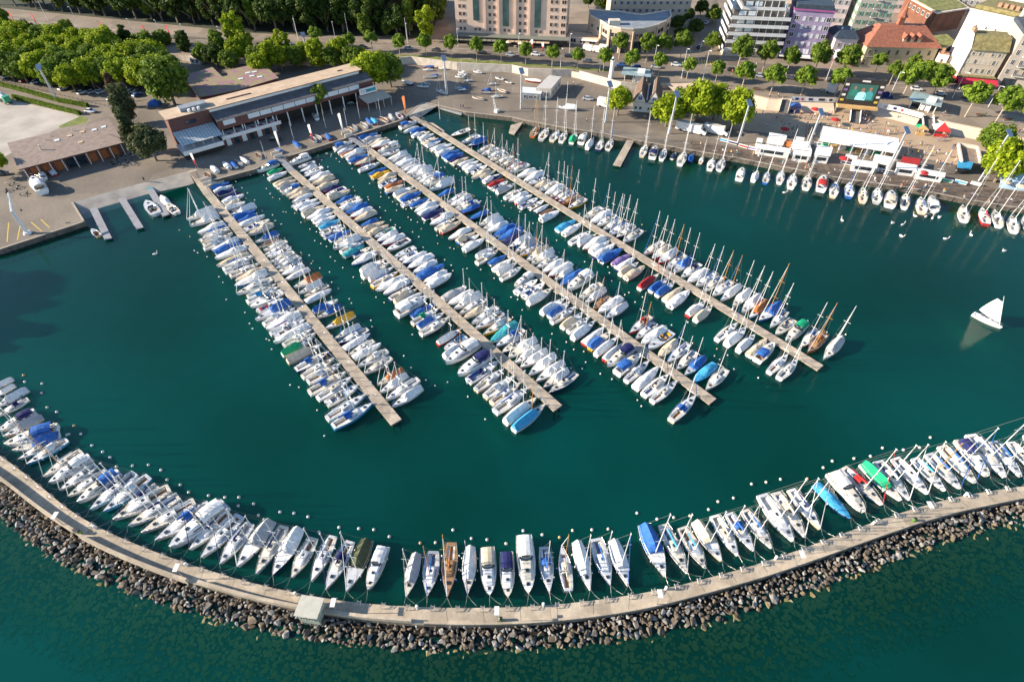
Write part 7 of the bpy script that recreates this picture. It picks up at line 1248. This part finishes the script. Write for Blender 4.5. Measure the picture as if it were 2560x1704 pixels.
def gazebo(u, v, s, m1, m2, label, h=3.6):
    c = G(u, v, ZL); r = empty('gazebo', c, R(-15)); tag(r, label, 'tent', 'pointed gazebos'); e = [(-s, -s, 2.4), (s, -s, 2.4), (s, s, 2.4), (-s, s, 2.4)]; q = MB(); q.add(e + [(0, 0, h)], [(0, 1, 4)], 1); q.add(e + [(0, 0, h)], [(1, 2, 4), (2, 3, 4), (3, 0, 4)], 0); q.add([(-s, -s, 2.4), (s, -s, 2.4), (s, -s, 2.0), (-s, -s, 2.0)], [(0, 3, 2, 1)], 1); q.build('canopy', [m1, m2], r); 
    for x in (-s, s):
        for y_ in (-s, s): q = MB(); q.tube((x, y_, 0), (x, y_, 2.4), .05); q.build('post', STEEL, r)
    q = MB(); q.box((0, -s * .8, .5), (s * 1.6, .6, 1.0)); q.build('counter', m2, r)
gazebo(2345, 336, 2.6, WHT, MT['flag_red'], 'red and white pointed gazebo right of the grey ramp', 4.6); gazebo(2297, 333, 1.9, FAB['g'], MT['stage_boards'], 'green topped kiosk left of the grey ramp', 3.4); gazebo(2208, 256, 2.6, FAB['n'], FAB['n'], 'dark blue umbrella tent right of the big screen', 4.4); gazebo(1984, 278, 2.0, FAB['b'], FAB['n'], 'dark blue gazebo right of the left ramp', 3.0)
r = building('terrace_bar', 'square concrete edged terrace bar with guests beside the right tree', 'bar'); ring = [G(u, v, 4.2) for u, v in [(2400, 358), (2444, 366), (2452, 402), (2408, 402)]]; part('floor', ring, ZL, 3.2, BRNR, r)
for k in range(4):
    a, b_ = ring[k], ring[(k + 1) % 4]
    if k == 2: continue
    Fk = Face(r, a, b_); Fk.box(Fk.L / 2, 3.2, Fk.L, 1.1, .5, WALLW, 'parapet', -.5)
setbase(r, (ring[3].x, ring[3].y, ZL))
P = building('blue_membrane_tent', 'large pale blue curved tent at the right edge', 'tent'); c = G(2545, 425, 4); q = MB(); rows = []
for i in range(9):
    t = i / 8; rows.append([(c.x - 9 + 18 * t, c.y + 9 * math.cos(a) * (.75 + .25 * math.sin(t * 3.1)), ZL + 5.0 * math.sin(a) * (.8 + .2 * math.sin(t * 3.1))) for a in [math.pi * k / 8 for k in range(9)]])
q.loft(rows, 0, False, False); q.build('membrane', mat('pale_blue_membrane', (0.35, 0.50, 0.62), .5, .08, .5), P, True); setbase(P, (c.x, c.y, ZL))
q = MB(); q.loft([[(r_ * math.cos(a), r_ * math.sin(a), z) for a in [math.pi / 4 * k for k in range(8)]] for r_, z in ((1.9, 2.2), (1.85, 2.35), (.1, 3.0))], 0, True, True); UMB = q.mesh('canopy'); q = MB(); q.tube((0, 0, 0), (0, 0, 2.9), .04); UMP = q.mesh('pole'); FRS = [FAB['r'], FAB['e'], WHT]
for n, (u, v, c, lb) in enumerate([(2083, 312, 0, 'red parasol on the sand above the big tent'), (2507, 468, 1, 'beige parasol at the far right, left one'), (2532, 462, 1, 'beige parasol at the far right, middle one'), (2558, 470, 2, 'white parasol at the far right, right one'), (2515, 450, 2, 'white parasol at the far right, upper one'), (2544, 480, 1, 'beige parasol at the far right, lowest one'), (2034, 286, 0, 'small red parasol on the sand left of the big screen'), (2105, 410, 0, 'red parasol on the wooden quay deck'), (1958, 336, 0, 'small red parasol above the white cabins'), (2302, 446, 0, 'red parasol beside the quay railing at right'), (1303, 120, 1, 'beige parasol at the arcade, right one'), (1272, 117, 1, 'beige parasol at the arcade, left one')]):
    z = ZL if v > 200 else ZH; r = empty('parasol', G(u, v, z), 0, .9); tag(r, lb, 'parasol', 'parasols'); inst('canopy', UMB, [FRS[c]], r); inst('pole', UMP, [STEEL], r)
# ---------------------------------------------------------------- people: one skinned body, four poses
def person_mesh(seed):
    bm = bmesh.new(); r = random.Random(seed); st_ = r.uniform(.0, .28); ar = [.05, .25, .5, .1][seed % 4]
    J = {'pel': (0, 0, .95), 'sp': (0, 0, 1.2), 'ch': (0, 0, 1.4), 'nk': (0, 0, 1.52), 'hd': (.02, 0, 1.64), 'ht': (.0, 0, 1.76), 'lh': (0, .1, .9), 'lk': (st_ * .5, .1, .5), 'la': (st_ * .4, .1, .08), 'lt': (st_ * .4 + .16, .1, .04), 'rh': (0, -.1, .9), 'rk': (-st_ * .3, -.1, .5), 'ra': (-st_ * .8, -.1, .1), 'rt': (-st_ * .8 + .16, -.1, .05), 'ls': (0, .19, 1.42), 'le': (-ar * .3, .26, 1.14), 'lw': (ar * .6, .25, .92 + ar * .3), 'lf': (ar * .7, .24, .84 + ar * .35), 'rs': (0, -.19, 1.42), 're': (-.02, -.26, 1.14), 'rw': (.06, -.25, .9), 'rf': (.08, -.24, .81)}
    E_ = [('pel', 'sp'), ('sp', 'ch'), ('ch', 'nk'), ('nk', 'hd'), ('hd', 'ht'), ('pel', 'lh'), ('lh', 'lk'), ('lk', 'la'), ('la', 'lt'), ('pel', 'rh'), ('rh', 'rk'), ('rk', 'ra'), ('ra', 'rt'), ('ch', 'ls'), ('ls', 'le'), ('le', 'lw'), ('lw', 'lf'), ('ch', 'rs'), ('rs', 're'), ('re', 'rw'), ('rw', 'rf')]
    rad = {'pel': .15, 'sp': .13, 'ch': .15, 'nk': .06, 'hd': .10, 'ht': .07, 'lh': .10, 'rh': .10, 'lk': .065, 'rk': .065, 'la': .045, 'ra': .045, 'lt': .04, 'rt': .04, 'ls': .07, 'rs': .07, 'le': .045, 're': .045, 'lw': .032, 'rw': .032, 'lf': .03, 'rf': .03}
    me = bpy.data.meshes.new('skeleton'); ks = list(J); me.from_pydata([J[k] for k in ks], [(ks.index(a), ks.index(b_)) for a, b_ in E_], []); o = bpy.data.objects.new('t', me); COL.objects.link(o); md = o.modifiers.new('s', 'SKIN'); 
    for i, k in enumerate(ks): me.skin_vertices[0].data[i].radius = (rad[k] * 1.15, rad[k] * 1.15)
    me.skin_vertices[0].data[0].use_root = True; o.modifiers.new('u', 'SUBSURF').levels = 1
    bpy.context.view_layer.update(); m2 = bpy.data.meshes.new_from_object(o.evaluated_get(bpy.context.evaluated_depsgraph_get())); bpy.data.objects.remove(o); bm.free(); m2.name = 'body'
    m2.materials.clear(); [m2.materials.append(None) for _ in range(3)]
    for p in m2.polygons: z = p.center.z; p.material_index = 1 if .93 < z < 1.47 and abs(p.center.y) < .245 or z > 1.2 and z < 1.47 else (2 if (.45 if seed % 2 else .1) < z <= .93 and abs(p.center.y) < .215 else 0); p.use_smooth = True
    return m2
BODY = [person_mesh(i) for i in range(4)]; q = MB(); q.ball((-.015, 0, 1.70), .125, 0, 8, 6); HAIR = q.mesh('hair', True)
SKN = [mat('skin_light', (.50, .30, .21), .6, .05, 4), mat('skin_tan', (.30, .16, .10), .6, .05, 4)]; HRM = [mat('hair_dark', (.03, .02, .015), .8, .1, 5), mat('hair_fair', (.30, .20, .10), .8, .1, 5), mat('hair_brown', (.10, .05, .03), .8, .1, 5)]
SHN = 'wwnbrxeytko'; PR = random.Random(3)
SMX = random.Random(41); PPL = {'c': "48 350;165 50;320 40;290 450;190 490;385 500;130 565;520 530;540 640;610 170;600 340;690 320;715 370;685 410;780 440;850 440;895 440;880 360;950 390;1005 395;1160 370;1200 360;1235 365;1080 430;1160 440;1050 550;1000 510;520 580;570 620;640 600;580 690;650 690;820 545;850 600;870 640;830 660;800 640;420 570;930 700;790 760;830 780;400 700;940 745;1180 580;1260 600;1320 560;1370 590;1530 640;1560 600;1600 590;1590 660;1720 600;1740 660;1860 600;1930 600;1910 680;2010 700;2060 710;2110 670;2160 640;2210 680;2240 690;2180 540;2220 560;1390 490;1430 430;1950 520;1850 540;1790 420;1830 430;1860 460;1900 450;1880 490;1820 480;1780 470;395 1210;800 1240;850 1190;790 1290;830 1280;1290 1350;830 160",
       'd': "170 430;250 800;210 840;570 870;590 890;890 810;915 800;990 780;1130 640;1165 640;1215 650;1130 930;1165 930;990 340;950 370;1060 310;2240 650;2280 660;1030 640;1010 690;400 960;430 1010;480 1000;520 1040;620 1050;660 1060;690 960;770 1030;850 1030;880 1010;1000 1080;1090 1090;1170 1160;850 1190;900 1200;960 1210;1100 1240;550 1140;300 1070;330 1090;20 690;130 670;180 660;300 900;380 880;1230 1350;1300 1350;1370 1340;1180 1370;1310 1080;1400 1110;1350 1100;1420 1140;1530 1150;1480 1160;180 400;500 680;540 690",
       'b': "1190 1300;1260 1310;1330 1330;1400 1310;1440 1300;1480 1320;1540 1320;1580 1340;1640 1330;1720 1340;1780 1340;1100 1260;2170 1310;2160 1330", 'a': "190 1230;300 1050;680 1270;850 1420;985 1400;290 1100;1170 1130;1610 1330;450 1380"}
for t, s in PPL.items():
    npp = 0
    for x, y_ in sorted(tuple(map(float, it.split())) for it in s.split(';')):
        u, v = PX(t, x, y_); z = ZH if t in 'ab' or (t == 'd' and y_ < 700 and x > 940 and y_ < 400) or (t == 'd' and x > 2200) or (t == 'c' and y_ < 60) else ZL
        npp += 1; c = PR.choice(SHN); k = PR.randrange(4); p = G(u, v + 1, z + .85); p.z = z + .02; r = empty('person', p, PR.uniform(0, 6.28), PR.uniform(.95, 1.05)); sh = FAB[c]; tr = FAB[PR.choice('nnkxeb')]
        o = inst('body', BODY[k], [SKN[PR.random() < .3], sh, tr], r); inst('hair', HAIR, [PR.choice(HRM)], r)
        zone = {'c': 'around the big tent', 'd': 'on the right plaza', 'b': 'at the red awning restaurant', 'a': 'on the upper promenade'}[t]
        tag(r, 'person in %s top %s, %s from left' % (CNM[c], zone, nth(npp)), 'person', 'people of the event')
for n, (u, v) in enumerate(sorted([(1700 + SMX.uniform(0, 840), 0) for _ in range(34)])):
    v = 362 + (u - 1700) * .182 + SMX.uniform(-6, 12); r = empty('person', G(u, v, ZL), SMX.uniform(0, 6)); c = SMX.choice(SHN); tag(r, 'person in %s top on the wooden quay deck, %s from left' % (CNM[c], nth(n + 1)), 'person', 'people on the quay deck'); inst('body', BODY[n % 4], [SKN[n % 2], FAB[c], FAB['nkx'[n % 3]]], r); inst('hair', HAIR, [HRM[n % 3]], r)
for n, (x, y_) in enumerate([(1960, 1345), (1995, 1362), (2050, 1388)]):
    p = GT('X', x, y_, .5); r = empty('person', (p.x, p.y, .25), .6, .75); tag(r, 'person sitting in the white sailing boat, %s from left' % nth(n + 1), 'person', 'crew of the sailing boat'); inst('body', BODY[n % 4], [SKN[0], FAB['n'], FAB['x']], r); inst('hair', HAIR, [HRM[0]], r)
for n, (u, v, z, lb) in enumerate([(1433, 212, ZL, 'person in white top walking in the yard shade'), (1388, 222, ZL, 'person beside the planted wall in the yard'), (1467, 305, ZL, 'person in pale clothes walking on the town quay'), (1337, 276, ZL, 'person in dark clothes near the yard kiosk'), (1495, 183, ZH, 'person walking a dog by the small lighthouse'), (362, 454, ZL, 'cyclist in dark clothes on the slipway quay'), (1152, 270, ZL, 'left of two people at the blue pontoon'), (1158, 271, ZL, 'right of two people at the blue pontoon'), (1175, 158, ZH, 'person in white on the promenade verge'), (1200, 157, ZH, 'person in dark top on the promenade verge'), (1440, 130, ZH, 'person at the curved building corner')]):
    r = empty('person', G(u, v, z), n * 1.1); tag(r, lb, 'person', 'people around the harbour'); inst('body', BODY[n % 4], [SKN[0], FAB['w' if 'white' in lb or 'pale' in lb else 'n'], FAB['n']], r); inst('hair', HAIR, [HRM[n % 3]], r)
# ---------------------------------------------------------------- swans near the town quay
q = MB(); rows = []
for x, w_, z0, z1 in ((-.55, .05, .25, .4), (-.35, .2, .02, .42), (0, .28, -.05, .45), (.3, .2, 0, .38), (.45, .08, .12, .35)): rows.append([(x, w_ * math.cos(a), (z0 + z1) / 2 + (z1 - z0) / 2 * math.sin(a)) for a in [math.pi / 4 * k for k in range(8)]])
q.loft(rows, 0, True, True); q.path([(.4, 0, .25), (.58, 0, .5), (.55, 0, .8), (.66, 0, .95)], .06, 6); q.tube((.66, 0, .95), (.84, 0, .9), .06, .025, 6, 1); SWAN = q.mesh('swan', True); ORB = mat('orange_beak', (.6, .2, .03), .5, .05, 3)
for n, (x, y_) in enumerate(sorted([(680, 465), (1145, 490), (1235, 505), (1225, 610), (1460, 400), (1450, 430), (1350, 425), (1510, 445), (1570, 437), (1630, 635), (2170, 745), (1865, 600), (150, 210), (1520, 400)])): p = GT('X', x, y_, 0); tag(inst('swan', SWAN, [WHT, ORB], None, (p.x, p.y, 0), n * 1.7, 1.25), 'white swan on the water below the town quay, %s from left' % nth(n + 1), 'swan', 'swans near the town quay')
p = GT('Y', 1432, 775, 0); tag(inst('swan', SWAN, [WHT, ORB], None, (p.x, p.y, 0), .5, 1.2), 'lone white swan below the slipway pontoons', 'swan', 'swans near the town quay')

# ---------------------------------------------------------------- small things on the quays
q = MB(); q.tube((0, 0, 0), (0, 0, .95), .14, .12, 6); BOLL = q.mesh('bollard')
for k in range(26):
    t = k / 25; p = G(-5 + 278 * t, 202 + 66 * t, ZL); tag(inst('bollard', BOLL, [WALLW], None, p), 'pale bollard along the car park edge, %s from left' % nth(k + 1), 'bollard', 'bollards along the car park')
q = MB(); q.box((0, 0, .45), (3.6, .1, .1)); q.box((-1.5, 0, .45), (.1, 1.5, .1)); q.box((.6, 0, .45), (.1, 1.7, .1)); q.tube((1.8, 0, .45), (2.9, 0, .4), .05); TRF = q.mesh('frame'); SMR = random.Random(8)
TRP = [(278, 382), (288, 390), (300, 384), (312, 392), (322, 402), (334, 410), (296, 402), (284, 410), (308, 414), (330, 392), (30, 462), (48, 470), (20, 478), (60, 486), (1165, 192), (1240, 205), (1155, 228)]
for n, (u, v) in enumerate(sorted(TRP)):
    r = empty('boat_trailer', G(u, v, ZL), SMR.uniform(0, 3)); tag(r, 'empty boat trailer on the quay, %s from left' % nth(n + 1), 'trailer', 'boat trailers'); inst('frame', TRF, [STEEL], r)
    for y_ in (-.85, .85): inst('wheel', CM[3], [BLK], r, (-.2, y_, .32))
q = MB(); q.tube((0, 0, .7), (0, 0, .76), .45, n=10); q.tube((0, 0, 0), (0, 0, .7), .05); TBL = q.mesh('table'); q = MB(); q.box((0, 0, .45), (.42, .42, .06)); q.box((.2, 0, .7), (.05, .42, .5)); CHR = q.mesh('chair')
for n, (x, y_) in enumerate([(1690, 1425), (1740, 1435), (1800, 1420), (1850, 1405), (1905, 1400), (1960, 1385), (2010, 1370), (1770, 1400), (1830, 1385), (1900, 1372), (1960, 1355)]):
    p = GT('1', x, y_, ZL); tag(inst('cafe_table', TBL, [WHT], None, p), 'round cafe table below the left terrace of the boathouse, %s in two rows' % nth(n + 1), 'table', 'cafe tables below the terrace')
    for j in range(3): a = j * 2.1 + n; tag(inst('cafe_chair', CHR, [FAB['n' if (n + j) % 2 else 'x']], None, (p.x + math.cos(a) * .85, p.y + math.sin(a) * .85, p.z), a), 'chair at the %s cafe table below the terrace, %s seat' % (nth(n + 1), ('first', 'second', 'third')[j]), 'chair', 'chairs at the cafe tables')
